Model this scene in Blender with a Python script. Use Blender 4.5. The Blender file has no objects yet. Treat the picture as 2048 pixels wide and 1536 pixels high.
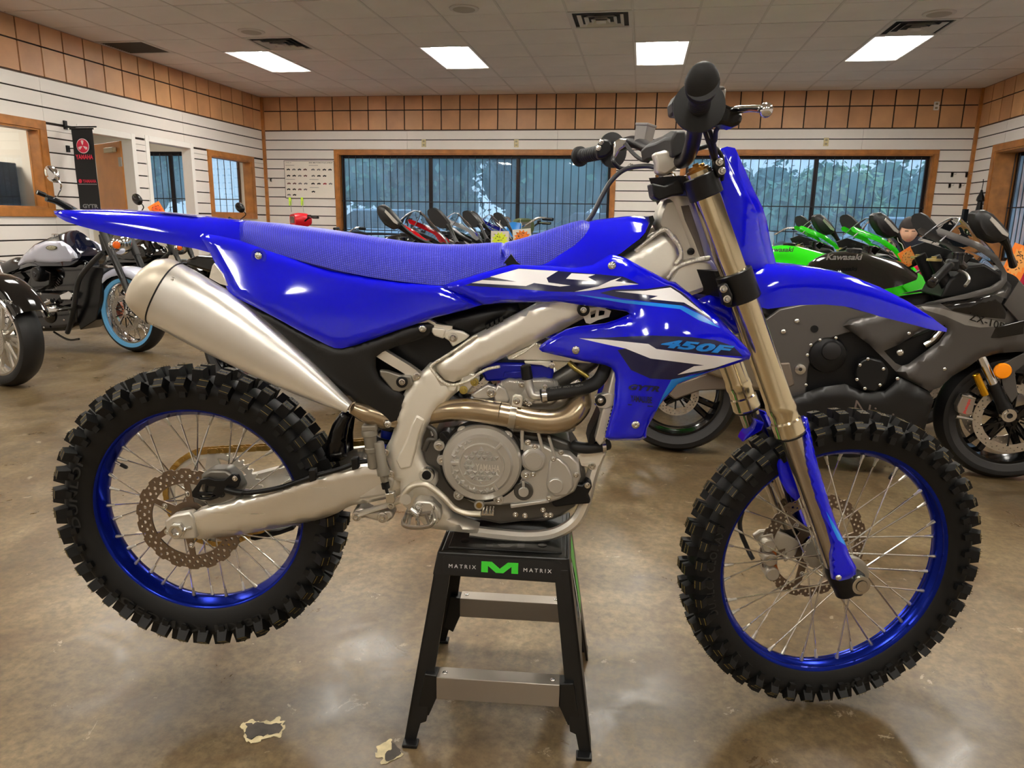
import bpy, math, random
from mathutils import Vector, Matrix, geometry, noise
PI = math.pi
SC = bpy.context.scene
COL = SC.collection
random.seed(7)

# ------------------------------------------------------------------ camera
CAM_F, CAM_YAW, CAM_PITCH, CAM_ROLL, CAM_H = 1440.07, .1703, .2228, .0169, 1.14
cd = bpy.data.cameras.new('camera')
cam = bpy.data.objects.new('camera', cd)
COL.objects.link(cam)
cd.sensor_width = 36.0
cd.lens = CAM_F / 2048 * 36.0
cd.clip_start = .05
cd.clip_end = 200
cam.matrix_world = (Matrix.Translation((0, 0, CAM_H)) @ Matrix.Rotation(CAM_YAW, 4, 'Z') @
                    Matrix.Rotation(PI/2 - CAM_PITCH, 4, 'X') @ Matrix.Rotation(CAM_ROLL, 4, 'Z'))
SC.camera = cam
# ------------------------------------------------------------------ world (overcast evening sky)
w = bpy.data.worlds.new('dusk_sky'); SC.world = w; w.use_nodes = True
wn = w.node_tree.nodes; wl = w.node_tree.links
wbg = wn['Background']
tc = wn.new('ShaderNodeTexCoord'); sx = wn.new('ShaderNodeSeparateXYZ'); rp = wn.new('ShaderNodeValToRGB')
wl.new(tc.outputs['Generated'], sx.inputs[0]); wl.new(sx.outputs['Z'], rp.inputs[0]); wl.new(rp.outputs[0], wbg.inputs[0])
rp.color_ramp.elements[0].color = (.62, .86, 1.10, 1); rp.color_ramp.elements[1].color = (.72, 1.10, 1.45, 1)
wbg.inputs[1].default_value = 1.0
SC.view_settings.view_transform = 'Standard'
SC.view_settings.look = 'None'
SC.view_settings.gamma = 1.0
SC.view_settings.exposure = 0.32
SC.view_settings.use_curve_mapping = False
LAMP = 23
LAMP_COL = (1.0, .955, .86)

# ------------------------------------------------------------------ materials
def lin(c):
    return tuple((x/12.92 if x <= .04045 else ((x+.055)/1.055)**2.4) for x in c)
def rgb(r, g, b): return lin((r/255, g/255, b/255))
_M = {}
def mat(name, col, rough=.5, metal=0.0, bump=None, spec=None, coat=0, emit=None, trans=0, ior=None, vary=None, brush=None, alpha=None):
    """bump=(scale,strength,distance)  vary=(scale,amount)  brush=(sx,sy,sz,strength)"""
    if name in _M: return _M[name]
    m = bpy.data.materials.new(name); m.use_nodes = True
    n = m.node_tree.nodes; l = m.node_tree.links; p = n['Principled BSDF']
    p.inputs['Base Color'].default_value = (*col, 1)
    p.inputs['Roughness'].default_value = rough
    p.inputs['Metallic'].default_value = metal
    if spec is not None: p.inputs['Specular IOR Level'].default_value = spec
    if coat: p.inputs['Coat Weight'].default_value = coat; p.inputs['Coat Roughness'].default_value = .04
    if trans: p.inputs['Transmission Weight'].default_value = trans
    if ior: p.inputs['IOR'].default_value = ior
    if alpha is not None: p.inputs['Alpha'].default_value = alpha
    if emit: p.inputs['Emission Color'].default_value = (*emit[0], 1); p.inputs['Emission Strength'].default_value = emit[1]
    t = None
    if bump or vary or brush:
        t = n.new('ShaderNodeTexCoord')
    if bump:
        a = n.new('ShaderNodeTexNoise'); a.inputs['Scale'].default_value = bump[0]; a.inputs['Detail'].default_value = 4
        b = n.new('ShaderNodeBump'); b.inputs['Strength'].default_value = bump[1]; b.inputs['Distance'].default_value = bump[2]
        l.new(t.outputs['Object'], a.inputs['Vector']); l.new(a.outputs[0], b.inputs['Height']); l.new(b.outputs[0], p.inputs['Normal'])
    if brush:
        mp = n.new('ShaderNodeMapping'); mp.inputs['Scale'].default_value = brush[:3]
        a = n.new('ShaderNodeTexNoise'); a.inputs['Scale'].default_value = 1; a.inputs['Detail'].default_value = 5
        l.new(t.outputs['Object'], mp.inputs[0]); l.new(mp.outputs[0], a.inputs['Vector'])
        r = n.new('ShaderNodeMapRange'); r.inputs[1].default_value = .3; r.inputs[2].default_value = .7
        r.inputs[3].default_value = max(0, rough-.05); r.inputs[4].default_value = rough+.07
        l.new(a.outputs[0], r.inputs[0]); l.new(r.outputs[0], p.inputs['Roughness'])
    if vary:
        a = n.new('ShaderNodeTexNoise'); a.inputs['Scale'].default_value = vary[0]; a.inputs['Detail'].default_value = 6
        l.new(t.outputs['Object'], a.inputs['Vector'])
        mx = n.new('ShaderNodeMix'); mx.data_type = 'RGBA'
        k = vary[1]
        mx.inputs[6].default_value = (*[c*(1-k) for c in col], 1); mx.inputs[7].default_value = (*[min(1, c*(1+k)) for c in col], 1)
        r = n.new('ShaderNodeMapRange'); r.inputs[1].default_value = .3; r.inputs[2].default_value = .7
        l.new(a.outputs[0], r.inputs[0]); l.new(r.outputs[0], mx.inputs[0]); l.new(mx.outputs[2], p.inputs['Base Color'])
    _M[name] = m
    return m

# ------------------------------------------------------------------ mesh builder
def V(*a): return Vector(a)
def perp(d):
    d = d.normalized()
    a = Vector((0, 0, 1)) if abs(d.z) < .9 else Vector((1, 0, 0))
    u = d.cross(a).normalized()
    return u, d.cross(u).normalized()
def spline(pts, sm):
    pts = [Vector(p) for p in pts]
    if sm <= 1 or len(pts) < 3: return pts, [i for i in range(len(pts))]
    out = []; ts = []
    for i in range(len(pts)-1):
        p0 = pts[i-1] if i else pts[0]*2-pts[1]; p1 = pts[i]; p2 = pts[i+1]
        p3 = pts[i+2] if i+2 < len(pts) else pts[-1]*2-pts[-2]
        for k in range(sm):
            t = k/sm
            out.append(.5*((2*p1)+(p2-p0)*t+(2*p0-5*p1+4*p2-p3)*t*t+(3*p1-p0-3*p2+p3)*t**3)); ts.append(i+t)
    out.append(pts[-1]); ts.append(len(pts)-1)
    return out, ts
def lerpl(L, t):
    if not isinstance(L, (list, tuple)): return L
    i = min(int(t), len(L)-2); f = t-i
    return L[i]*(1-f)+L[i+1]*f
class MB:
    def __init__(s): s.v = []; s.f = []; s.m = []; s.k = 0
    def mi(s, k): s.k = k; return s
    def add(s, vs, fs):
        o = len(s.v); s.v += [tuple(x) for x in vs]; s.f += [tuple(i+o for i in f) for f in fs]; s.m += [s.k]*len(fs); return s
    def box(s, c, d, R=None):
        hx, hy, hz = d[0]/2, d[1]/2, d[2]/2; c = Vector(c)
        vs = [Vector((x, y, z)) for x in (-hx, hx) for y in (-hy, hy) for z in (-hz, hz)]
        if R is not None: vs = [R @ q for q in vs]
        return s.add([c+q for q in vs], [(0, 1, 3, 2), (4, 6, 7, 5), (0, 4, 5, 1), (2, 3, 7, 6), (0, 2, 6, 4), (1, 5, 7, 3)])
    def bx(s, a, b):
        return s.box([(a[i]+b[i])/2 for i in range(3)], [abs(b[i]-a[i]) for i in range(3)])
    def cyl(s, p0, p1, r0, r1=None, n=16, caps=True):
        p0 = Vector(p0); p1 = Vector(p1); r1 = r0 if r1 is None else r1
        return s.rings([(p0, r0), (p1, r1)], p1-p0, n, caps)
    def rings(s, L, d, n=16, caps=True):
        u, w_ = perp(Vector(d)); vs = []; fs = []
        for p, r in L:
            for i in range(n):
                a = 2*PI*i/n; vs.append(Vector(p)+u*(r*math.cos(a))+w_*(r*math.sin(a)))
        for j in range(len(L)-1):
            for i in range(n):
                i2 = (i+1) % n; fs.append((j*n+i, j*n+i2, (j+1)*n+i2, (j+1)*n+i))
        if caps: fs.append(tuple(range(n-1, -1, -1))); fs.append(tuple((len(L)-1)*n+i for i in range(n)))
        return s.add(vs, fs)
    def lathe(s, p, d, prof, n=24, caps=True):
        """prof: list of (height along d, radius)"""
        p = Vector(p); d = Vector(d).normalized()
        return s.rings([(p+d*h, r) for h, r in prof], d, n, caps)
    def ring(s, p, d, prof, n=48):
        """closed profile of (height, radius) swept round the axis"""
        p = Vector(p); d = Vector(d).normalized(); u, w_ = perp(d); m = len(prof); vs = []; fs = []
        for i in range(n):
            a = 2*PI*i/n; r_ = u*math.cos(a)+w_*math.sin(a)
            vs += [p+d*h+r_*r for h, r in prof]
        for i in range(n):
            for j in range(m):
                j2 = (j+1) % m; i2 = (i+1) % n
                fs.append((i*m+j, i*m+j2, i2*m+j2, i2*m+j))
        return s.add(vs, fs)
    def tube(s, pts, r, n=10, sm=5, caps=True, flat=1.0, up=None):
        pts, ts = spline(pts, sm); vs = []; fs = []
        d0 = (pts[1]-pts[0]).normalized()
        u = (Vector(up).cross(d0)).normalized() if up else perp(d0)[0]
        for i, p in enumerate(pts):
            d = (pts[min(i+1, len(pts)-1)]-pts[max(i-1, 0)]).normalized()
            if up: u = Vector(up).cross(d).normalized()
            else: u = (u-d*u.dot(d)).normalized()
            w_ = d.cross(u); R = lerpl(r, ts[i]); F = lerpl(flat, ts[i])
            for k in range(n):
                a = 2*PI*(k+.5)/n
                ca, sa = math.cos(a), math.sin(a)
                if n == 4: ca, sa = (1 if ca > 0 else -1), (1 if sa > 0 else -1)
                vs.append(p+u*(R*ca)+w_*(R*F*sa))
        for j in range(len(pts)-1):
            for k in range(n):
                k2 = (k+1) % n; fs.append((j*n+k, j*n+k2, (j+1)*n+k2, (j+1)*n+k))
        if caps: fs.append(tuple(range(n-1, -1, -1))); fs.append(tuple((len(pts)-1)*n+i for i in range(n)))
        return s.add(vs, fs)
    def loft(s, secs, caps=True, closed=True):
        n = len(secs[0]); vs = [p for q in secs for p in q]; fs = []
        for j in range(len(secs)-1):
            for k in range(n if closed else n-1):
                k2 = (k+1) % n; fs.append((j*n+k, j*n+k2, (j+1)*n+k2, (j+1)*n+k))
        if caps: fs.append(tuple(range(n-1, -1, -1))); fs.append(tuple((len(secs)-1)*n+i for i in range(n)))
        return s.add(vs, fs)
    def prism(s, A, B):
        n = len(A)
        return s.add(list(A)+list(B), [tuple(range(n)), tuple(range(2*n-1, n-1, -1))]+[(i, i+n, (i+1) % n+n, (i+1) % n) for i in range(n)])
    def sph(s, c, r, n=12, m=8, R=None):
        c = Vector(c); r = (r, r, r) if not isinstance(r, (tuple, list)) else r
        vs = []; fs = []
        for j in range(1, m):
            t = PI*j/m
            for i in range(n):
                a = 2*PI*i/n; q = Vector((r[0]*math.sin(t)*math.cos(a), r[1]*math.sin(t)*math.sin(a), r[2]*math.cos(t)))
                vs.append(c+(R @ q if R is not None else q))
        for j in range(m-2):
            for i in range(n): fs.append((j*n+i, (j+1)*n+i, (j+1)*n+(i+1) % n, j*n+(i+1) % n))
        q0 = Vector((0, 0, r[2])); q1 = Vector((0, 0, -r[2]))
        if R is not None: q0 = R @ q0; q1 = R @ q1
        vs += [c+q0, c+q1]; L = len(vs)
        for i in range(n): fs.append((i, (i+1) % n, L-2)); fs.append(((m-2)*n+(i+1) % n, (m-2)*n+i, L-1))
        return s.add(vs, fs)
    def mirror(s, f=lambda p: (p[0], -p[1], p[2])):
        o = len(s.v); vs = [f(p) for p in s.v]; fs = list(s.f); ms = list(s.m)
        s.v += vs; s.f += [tuple(i+o for i in reversed(q)) for q in fs]; s.m += ms; return s
    def mesh(s, name, mats, smooth=35):
        me = bpy.data.meshes.new(name); me.from_pydata(s.v, [], s.f)
        if not isinstance(mats, (list, tuple)): mats = [mats]
        for m in mats: me.materials.append(m)
        me.polygons.foreach_set('material_index', s.m)
        if smooth:
            me.polygons.foreach_set('use_smooth', [True]*len(s.f))
            me.set_sharp_from_angle(angle=math.radians(smooth))
        me.update(); return me
    def build(s, name, mats, parent=None, smooth=35, bevel=0, kind=None, label=None):
        return put(name, s.mesh(name, mats, smooth), parent, bevel=bevel, kind=kind, label=label)
def put(name, me, parent=None, M=None, bevel=0, kind=None, label=None):
    o = bpy.data.objects.new(name, me); COL.objects.link(o)
    if parent is not None: o.parent = parent
    if M is not None: o.matrix_basis = M
    if bevel:
        b = o.modifiers.new('bevel', 'BEVEL'); b.width = bevel; b.segments = 2; b.limit_method = 'ANGLE'; b.angle_limit = math.radians(40)
        b.harden_normals = False
    if kind: o['kind'] = kind
    if label: o['label'] = label
    return o
def thing(name, label, cat, loc=(0, 0, 0), rz=0, group=None):
    o = bpy.data.objects.new(name, None); COL.objects.link(o); o.empty_display_size = .1
    o.location = loc; o.rotation_euler = (0, 0, rz); return tag(o, label, cat, group)
def tag(o, label, cat, group=None):
    o['label'] = label; o['category'] = cat
    if group: o['group'] = group
    return o
def struct(o): o['kind'] = 'structure'; return o

# ------------------------------------------------------------------ frames: measuring points of the photograph onto real planes
def px_ray(px, py):
    X = px-1024; Y = py-768; cr, sr = math.cos(CAM_ROLL), math.sin(CAM_ROLL)
    a = cr*X+sr*Y; b = -sr*X+cr*Y; r = a/CAM_F; u = -b/CAM_F
    cp, sp = math.cos(CAM_PITCH), math.sin(CAM_PITCH)
    d = cp+u*sp; z = -sp+u*cp; cy, sy = math.cos(CAM_YAW), math.sin(CAM_YAW)
    return Vector((r*cy-d*sy, r*sy+d*cy, z))
class Frame:
    def __init__(s, loc, rz, tilt=None):
        s.M = Matrix.Translation(loc) @ Matrix.Rotation(rz, 4, 'Z'); s.I = s.M.inverted(); s.loc = loc; s.rz = rz
        s.o = s.I @ Vector((0, 0, CAM_H)); s.R = s.I.to_3x3()
    def P(s, px, py, y):
        d = s.R @ px_ray(px, py); return s.o+d*((y-s.o.y)/d.y)
    def X(s, px, py, x):
        d = s.R @ px_ray(px, py); return s.o+d*((x-s.o.x)/d.x)
    def Z(s, px, py, z):
        d = s.R @ px_ray(px, py); return s.o+d*((z-s.o.z)/d.z)
    def L(s, pts, y): return [s.P(a, b, y) for a, b in pts]
    def poly(s, pts, y0, y1, mb=None):
        A = s.L(pts, y0); B = [Vector((p.x, p.x*0+y1, p.z)) for p in A]
        mb = mb or MB(); return mb.prism(A, B)

# ------------------------------------------------------------------ planar shapes with holes and decals (constrained Delaunay)
def inside(x, y, poly):
    c = False; n = len(poly); j = n-1
    for i in range(n):
        xi, yi = poly[i]; xj, yj = poly[j]
        if (yi > y) != (yj > y) and x < (xj-xi)*(y-yi)/(yj-yi)+xi: c = not c
        j = i
    return c
def resample(poly, step):
    out = []; n = len(poly)
    for i in range(n):
        a = poly[i]; b = poly[(i+1) % n]; d = math.hypot(b[0]-a[0], b[1]-a[1]); k = max(1, int(d/step+.5))
        for j in range(k): out.append((a[0]+(b[0]-a[0])*j/k, a[1]+(b[1]-a[1])*j/k))
    return out
def smooth_poly(poly, k=3, keep=()):
    """closed Catmull-Rom through the points"""
    n = len(poly); out = []
    for i in range(n):
        p0, p1, p2, p3 = poly[i-1], poly[i], poly[(i+1) % n], poly[(i+2) % n]
        for j in range(k):
            t = j/k
            out.append(tuple(.5*((2*p1[c])+(p2[c]-p0[c])*t+(2*p0[c]-5*p1[c]+4*p2[c]-p3[c])*t*t+(3*p1[c]-p0[c]-3*p2[c]+p3[c])*t**3) for c in (0, 1)))
    return out
def cdt(loops, extra=()):
    vs = []; es = []
    for L in loops:
        o = len(vs); n = len(L); vs += [Vector(p) for p in L]; es += [(o+i, o+(i+1) % n) for i in range(n)]
    vs += [Vector(p) for p in extra]
    r = geometry.delaunay_2d_cdt(vs, es, [], 0, 1e-6)
    return [tuple(v) for v in r[0]], [tuple(f) for f in r[2]]
def plate(outer, holes, t, fn, mb=None):
    """outer/holes 2-D loops -> solid plate; fn(x,y,h)->Vector with h in (0,t)"""
    vs, fs = cdt([outer]+list(holes)); keep = []
    for f in fs:
        x = sum(vs[i][0] for i in f)/len(f); y = sum(vs[i][1] for i in f)/len(f)
        if inside(x, y, outer) and not any(inside(x, y, h) for h in holes): keep.append(f)
    return extrude_faces(vs, keep, lambda p: fn(p[0], p[1], 0), lambda p: fn(p[0], p[1], t), mb=mb)
def extrude_faces(vs, faces, f0, f1, mids=None, mb=None, back=True):
    mb = mb or MB(); cnt = {}
    for f in faces:
        for i in range(len(f)):
            a, b = f[i], f[(i+1) % len(f)]; cnt[(a, b)] = cnt.get((a, b), 0)+1
    bd = [e for e in cnt if (e[1], e[0]) not in cnt]
    o = len(mb.v); n = len(vs)
    mb.v += [tuple(f0(p)) for p in vs]+[tuple(f1(p)) for p in vs]
    k0 = mb.k
    for j, f in enumerate(faces):
        mb.f.append(tuple(i+o for i in f)); mb.m.append(mids[j] if mids else k0)
        if back: mb.f.append(tuple(i+o+n for i in reversed(f))); mb.m.append(k0)
    for a, b in bd: mb.f.append((b+o, a+o, a+o+n, b+o+n)); mb.m.append(k0)
    used = sorted({i for f in mb.f[-1:] for i in f})
    return mb
def compact(mb):
    """drop vertices no face uses"""
    used = {}; nv = []
    nf = []
    for f in mb.f:
        g = []
        for i in f:
            if i not in used: used[i] = len(nv); nv.append(mb.v[i])
            g.append(used[i])
        nf.append(tuple(g))
    mb.v = nv; mb.f = nf; return mb
def idw(ctrl, p=2.0, lam=60.0):
    """smooth thin-plate surface through (px, py, depth) measurements"""
    import numpy as np
    n = len(ctrl); A = np.zeros((n+3, n+3)); b = np.zeros(n+3); S = 100.0
    for i in range(n):
        for j in range(n):
            r2 = ((ctrl[i][0]-ctrl[j][0])**2+(ctrl[i][1]-ctrl[j][1])**2)/S**2
            A[i, j] = .5*r2*math.log(r2) if r2 > 0 else 0
        A[i, i] += lam/1e3
        A[i, n:] = A[n:, i] = (1, ctrl[i][0]/S, ctrl[i][1]/S); b[i] = ctrl[i][2]
    w_ = np.linalg.solve(A, b); C_ = [(c[0], c[1]) for c in ctrl]; W = [float(q) for q in w_]
    def g(x, y):
        s = W[n]+W[n+1]*x/S+W[n+2]*y/S
        for k, (cx, cy) in enumerate(C_):
            r2 = ((x-cx)**2+(y-cy)**2)/S**2
            if r2 > 0: s += W[k]*.5*r2*math.log(r2)
        return s
    return g
def idw_old(ctrl, p=2.0):
    def f(x, y):
        s = w_ = 0
        for cx, cy, v in ctrl:
            k = 1/(((x-cx)**2+(y-cy)**2)+25)**(p/2); s += k*v; w_ += k
        return s/w_
    return f
def segd(x, y, a, b):
    dx, dy = b[0]-a[0], b[1]-a[1]; L = dx*dx+dy*dy
    t = max(0, min(1, ((x-a[0])*dx+(y-a[1])*dy)/L)) if L else 0
    return math.hypot(x-a[0]-t*dx, y-a[1]-t*dy)
def pdist(x, y, poly): return min(segd(x, y, poly[i-1], poly[i]) for i in range(len(poly)))
def panel(name, fr, poly, dfn, mats, parent, decals=(), holes=(), step=11, drop=.012, rpx=14, thick=.004, mirror=True, smooth=50, crease=None, kind=None, label=None):
    """moulded sheet: outline measured on the photograph, its depth given by dfn (bike-local y), edges rolled back by drop"""
    if not callable(dfn): c = dfn; dfn = (lambda x, y: c)
    B = resample(poly, step); H = [resample(h, step) for h in holes]
    D = [resample(d, step) for d, _ in decals]
    xs = [p[0] for p in poly]; ys = [p[1] for p in poly]; ex = []
    loops = [poly]+list(holes)
    y = min(ys)+step*.5; row = 0
    while y < max(ys):
        x = min(xs)+(step*.5 if row % 2 else 0)
        while x < max(xs):
            if inside(x, y, poly) and not any(inside(x, y, h) for h in holes) and min(pdist(x, y, L) for L in loops) > step*.45: ex.append((x, y))
            x += step
        y += step*.87; row += 1
    vs, fs = cdt([B]+H+D, ex); keep = []; mids = []
    for f in fs:
        cx = sum(vs[i][0] for i in f)/3; cy = sum(vs[i][1] for i in f)/3
        if not inside(cx, cy, poly) or any(inside(cx, cy, h) for h in holes): continue
        k = 0
        for (d, mi) in decals:
            if inside(cx, cy, d): k = mi
        keep.append(f); mids.append(k)
    def f0(p):
        d = min(pdist(p[0], p[1], L) for L in loops) if drop else 0
        return fr.P(p[0], p[1], dfn(p[0], p[1])+(drop*(1-min(1, d/rpx))**2 if drop else 0))
    cache = [f0(p) for p in vs]; idx = {id(p): i for i, p in enumerate(vs)}
    mb = MB()
    extrude_faces(vs, keep, lambda p: cache[idx[id(p)]], lambda p: cache[idx[id(p)]]+Vector((0, thick, 0)), mids, mb)
    compact(mb)
    o = mb.build(name, mats, parent, smooth=smooth, kind=kind, label=label)
    if mirror:
        mm = MB(); mm.v = [(p[0], -p[1], p[2]) for p in mb.v]; mm.f = [tuple(reversed(f)) for f in mb.f]; mm.m = [0 if (m and mirror != 'full') else m for m in mb.m]
        mm.build(name, mats, parent, smooth=smooth)
    return o
_txt = {}
def text_mesh(s, bold=0.0, sp=1.0):
    key = (s, bold, sp)
    if key not in _txt:
        c = bpy.data.curves.new('t', 'FONT'); c.body = s; c.offset = bold; c.space_character = sp; c.resolution_u = 3
        o = bpy.data.objects.new('t', c); COL.objects.link(o); bpy.context.view_layer.update()
        me = bpy.data.meshes.new_from_object(o.evaluated_get(bpy.context.evaluated_depsgraph_get()))
        vs = [tuple(v.co) for v in me.vertices]; fs = [tuple(p.vertices) for p in me.polygons]
        bpy.data.objects.remove(o); bpy.data.curves.remove(c); bpy.data.meshes.remove(me)
        x0 = min(v[0] for v in vs); x1 = max(v[0] for v in vs); y0 = min(v[1] for v in vs); y1 = max(v[1] for v in vs)
        _txt[key] = ([((v[0]-x0)/(x1-x0), (v[1]-y0)/(y1-y0)) for v in vs], fs)
    return _txt[key]
def text(name, s, fn, mats, parent, bold=0.0, sp=1.0, flip=False):
    """letters mapped through fn(u,v) with u,v in 0..1"""
    vs, fs = text_mesh(s, bold, sp); mb = MB(); mb.add([fn(*p) for p in vs], fs)
    return mb.build(name, mats, parent, smooth=0)
def quad_px(fr, bl, br, tl, yfn, lift=.0012):
    if not callable(yfn): c = yfn; yfn = (lambda x, y: c)
    def fn(u, v):
        x = bl[0]+(br[0]-bl[0])*u+(tl[0]-bl[0])*v; y = bl[1]+(br[1]-bl[1])*u+(tl[1]-bl[1])*v
        return fr.P(x, y, yfn(x, y)-lift)
    return fn
def quad_w(o, u, v):
    o = Vector(o); u = Vector(u); v = Vector(v)
    return lambda a, b: o+u*a+v*b
def copy_tree(o, parent=None):
    c = o.copy(); COL.objects.link(c)
    if parent is not None: c.parent = parent
    for ch in list(o.children): copy_tree(ch, c)
    return c
# ================================================================== ROOM
XL, XR, YB, YF, ZC = -6.31, 4.625, 11.73, -5.0, 3.06
ZT = 2.535           # bottom of the tile band
SL = .1524
m_slat = mat('slat_white', rgb(226, 219, 212), .45, vary=(1.3, .04))
m_groove = mat('groove_shadow_brown', rgb(44, 32, 26), .9)  # dark brown wall base, stands for the shadow in the slat grooves
m_wood = mat('oak_trim', rgb(166, 106, 46), .42, vary=(9, .25), brush=(3, 3, 60, .1))
m_wood2 = mat('oak_trim_side', rgb(160, 100, 44), .42, vary=(12, .3))
m_tile = mat('tan_tile', rgb(196, 144, 100), .45, vary=(3.2, .16))
m_tile2 = mat('tan_tile_b', rgb(204, 154, 108), .45, vary=(2.1, .18))
m_alu = mat('dark_aluminium', rgb(38, 32, 34), .4, .6)
m_bar = mat('black_bar', rgb(24, 26, 30), .5)
m_wwall = mat('plaster_white', rgb(222, 214, 200), .7)
m_glass = mat('window_glass', (.86, .95, 1.0), .0, trans=1, ior=1.45)
def fog(m, k):   # rain-fogged panes: part of the light is scattered by the damp film on the glass
    n = m.node_tree.nodes; l = m.node_tree.links; p = n['Principled BSDF']; out = n['Material Output']
    t = n.new('ShaderNodeBsdfTranslucent'); t.inputs[0].default_value = (.80, .92, 1, 1); mx = n.new('ShaderNodeMixShader')
    tc_ = n.new('ShaderNodeTexCoord'); mp = n.new('ShaderNodeMapping'); mp.inputs['Scale'].default_value = (3.5, 1, .8); nz = n.new('ShaderNodeTexNoise'); nz.inputs['Scale'].default_value = 2.2; nz.inputs['Detail'].default_value = 8
    r = n.new('ShaderNodeMapRange'); r.inputs[1].default_value = .3; r.inputs[2].default_value = .7; r.inputs[3].default_value = k*.55; r.inputs[4].default_value = k*1.35
    l.new(tc_.outputs['Object'], mp.inputs[0]); l.new(mp.outputs[0], nz.inputs['Vector']); l.new(nz.outputs[0], r.inputs[0]); l.new(r.outputs[0], mx.inputs[0])
    l.new(p.outputs[0], mx.inputs[1]); l.new(t.outputs[0], mx.inputs[2]); l.new(mx.outputs[0], out.inputs[0])
m_glass_in = mat('clear_window_glass', (.97, .98, .98), .0, trans=1, ior=1.45)
fog(m_glass, .20)
m_ceil = mat('ceiling_tile_white', rgb(224, 216, 208), .85, bump=(160, .25, .002), vary=(2, .05))
m_grid = mat('ceiling_grid_white', rgb(205, 196, 186), .5)
m_white = mat('white_paint', rgb(232, 228, 222), .4)
m_blackp = mat('black_plastic', rgb(16, 16, 17), .45)
m_cream = mat('cream_plastic', rgb(206, 190, 140), .4)

# floor : polished stained concrete
def floor_mat():
    m = bpy.data.materials.new('stained_concrete'); m.use_nodes = True
    n = m.node_tree.nodes; l = m.node_tree.links; p = n['Principled BSDF']
    t = n.new('ShaderNodeTexCoord')
    def nz(scale, det=8, dist=0., rough=.6):
        a = n.new('ShaderNodeTexNoise'); a.inputs['Scale'].default_value = scale; a.inputs['Detail'].default_value = det
        a.inputs['Distortion'].default_value = dist; a.inputs['Roughness'].default_value = rough
        l.new(t.outputs['Object'], a.inputs['Vector']); return a
    def ramp(src, stops):
        r = n.new('ShaderNodeValToRGB'); l.new(src, r.inputs[0]); e = r.color_ramp.elements
        e[0].position, e[0].color = stops[0][0], (*stops[0][1], 1); e[1].position, e[1].color = stops[-1][0], (*stops[-1][1], 1)
        for s_ in stops[1:-1]:
            q = e.new(s_[0]); q.color = (*s_[1], 1)
        return r
    def mix(a, b, f, mode='MIX'):
        x = n.new('ShaderNodeMix'); x.data_type = 'RGBA'; x.blend_type = mode
        for s_, v in ((0, f), (6, a), (7, b)):
            if hasattr(v, 'links') or hasattr(v, 'is_linked'): l.new(v, x.inputs[s_])
            elif isinstance(v, tuple): x.inputs[s_].default_value = (*v, 1)
            else: x.inputs[s_].default_value = v
        return x.outputs[2]
    big = nz(1.1, 9, .8, .62); mid = nz(5.5, 10, .6, .7); fine = nz(38, 8, 0, .7); stain = nz(2.4, 12, 1.6, .6); fl = nz(9, 12, .4, .75)
    base = ramp(big.outputs[0], [(.38, rgb(66, 50, 31)), (.5, rgb(106, 87, 60)), (.62, rgb(146, 127, 98))])
    c2 = ramp(mid.outputs[0], [(.3, rgb(78, 62, 40)), (.55, rgb(112, 96, 70)), (.75, rgb(146, 131, 104))])
    c = mix(base.outputs[0], c2.outputs[0], .5)
    fr_ = ramp(fine.outputs[0], [(.38, (.66, .66, .65)), (.6, (1.14, 1.13, 1.10))])
    c = mix(c, fr_.outputs[0], 1.0, 'MULTIPLY')
    st = ramp(stain.outputs[0], [(.53, (0, 0, 0)), (.60, (1, 1, 1))])
    c = mix(c, rgb(78, 56, 34), mulv(n, l, st.outputs[0], .38))
    fk = ramp(fl.outputs[0], [(.625, (0, 0, 0)), (.645, (1, 1, 1))])
    c = mix(c, rgb(160, 146, 124), mulv(n, l, fk.outputs[0], .75))
    dk = ramp(fl.outputs[0], [(.345, (1, 1, 1)), (.365, (0, 0, 0))])
    c = mix(c, rgb(58, 48, 40), mulv(n, l, dk.outputs[0], .7))
    l.new(c, p.inputs['Base Color'])
    rr = n.new('ShaderNodeMapRange'); rr.inputs[1].default_value = .3; rr.inputs[2].default_value = .7; rr.inputs[3].default_value = .25; rr.inputs[4].default_value = .46
    l.new(mid.outputs[0], rr.inputs[0]); l.new(rr.outputs[0], p.inputs['Roughness'])
    b = n.new('ShaderNodeBump'); b.inputs['Strength'].default_value = .12; b.inputs['Distance'].default_value = .004
    l.new(mid.outputs[0], b.inputs['Height']); l.new(b.outputs[0], p.inputs['Normal'])
    return m
def mulv(n, l, sock, k):
    x = n.new('ShaderNodeMath'); x.operation = 'MULTIPLY'; l.new(sock, x.inputs[0]); x.inputs[1].default_value = k; return x.outputs[0]
m_floor = floor_mat()
floor = struct(MB().bx((XL-3.6, YF, -.1), (XR+.5, YB+.2, 0)).build('floor', m_floor, smooth=0))
# chipped patches of the coating near the stand
m_chipb = mat('bare_concrete', rgb(74, 68, 62), .85, vary=(30, .3)); m_chipw = mat('white_chip_edge', rgb(205, 190, 150), .8, vary=(40, .25))
def chip(cx, cy, pts, pts2, lab):
    def at(q, z): return [Vector((cx+a, cy+b, z)) for a, b in resample(smooth_poly(q, 3), .004)]
    def jit(L, s): return [p+Vector((noise.noise(p*90)*s, noise.noise(p*90+Vector((9, 9, 9)))*s, 0)) for p in L]
    A = jit(at(pts, 0), .012); mb = MB(); mb.add([p+Vector((0, 0, .0012)) for p in A], [tuple(range(len(A)))])
    B = jit(at(pts2, 0), .010); mb.mi(1).add([p+Vector((0, 0, .002)) for p in B], [tuple(range(len(B)))])
    mb.build('floor_chip', [m_chipw, m_chipb], floor, smooth=0, label=lab)
def fz(px, py):
    d = px_ray(px, py); k = -CAM_H/d.z; return (d.x*k, d.y*k)
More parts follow.
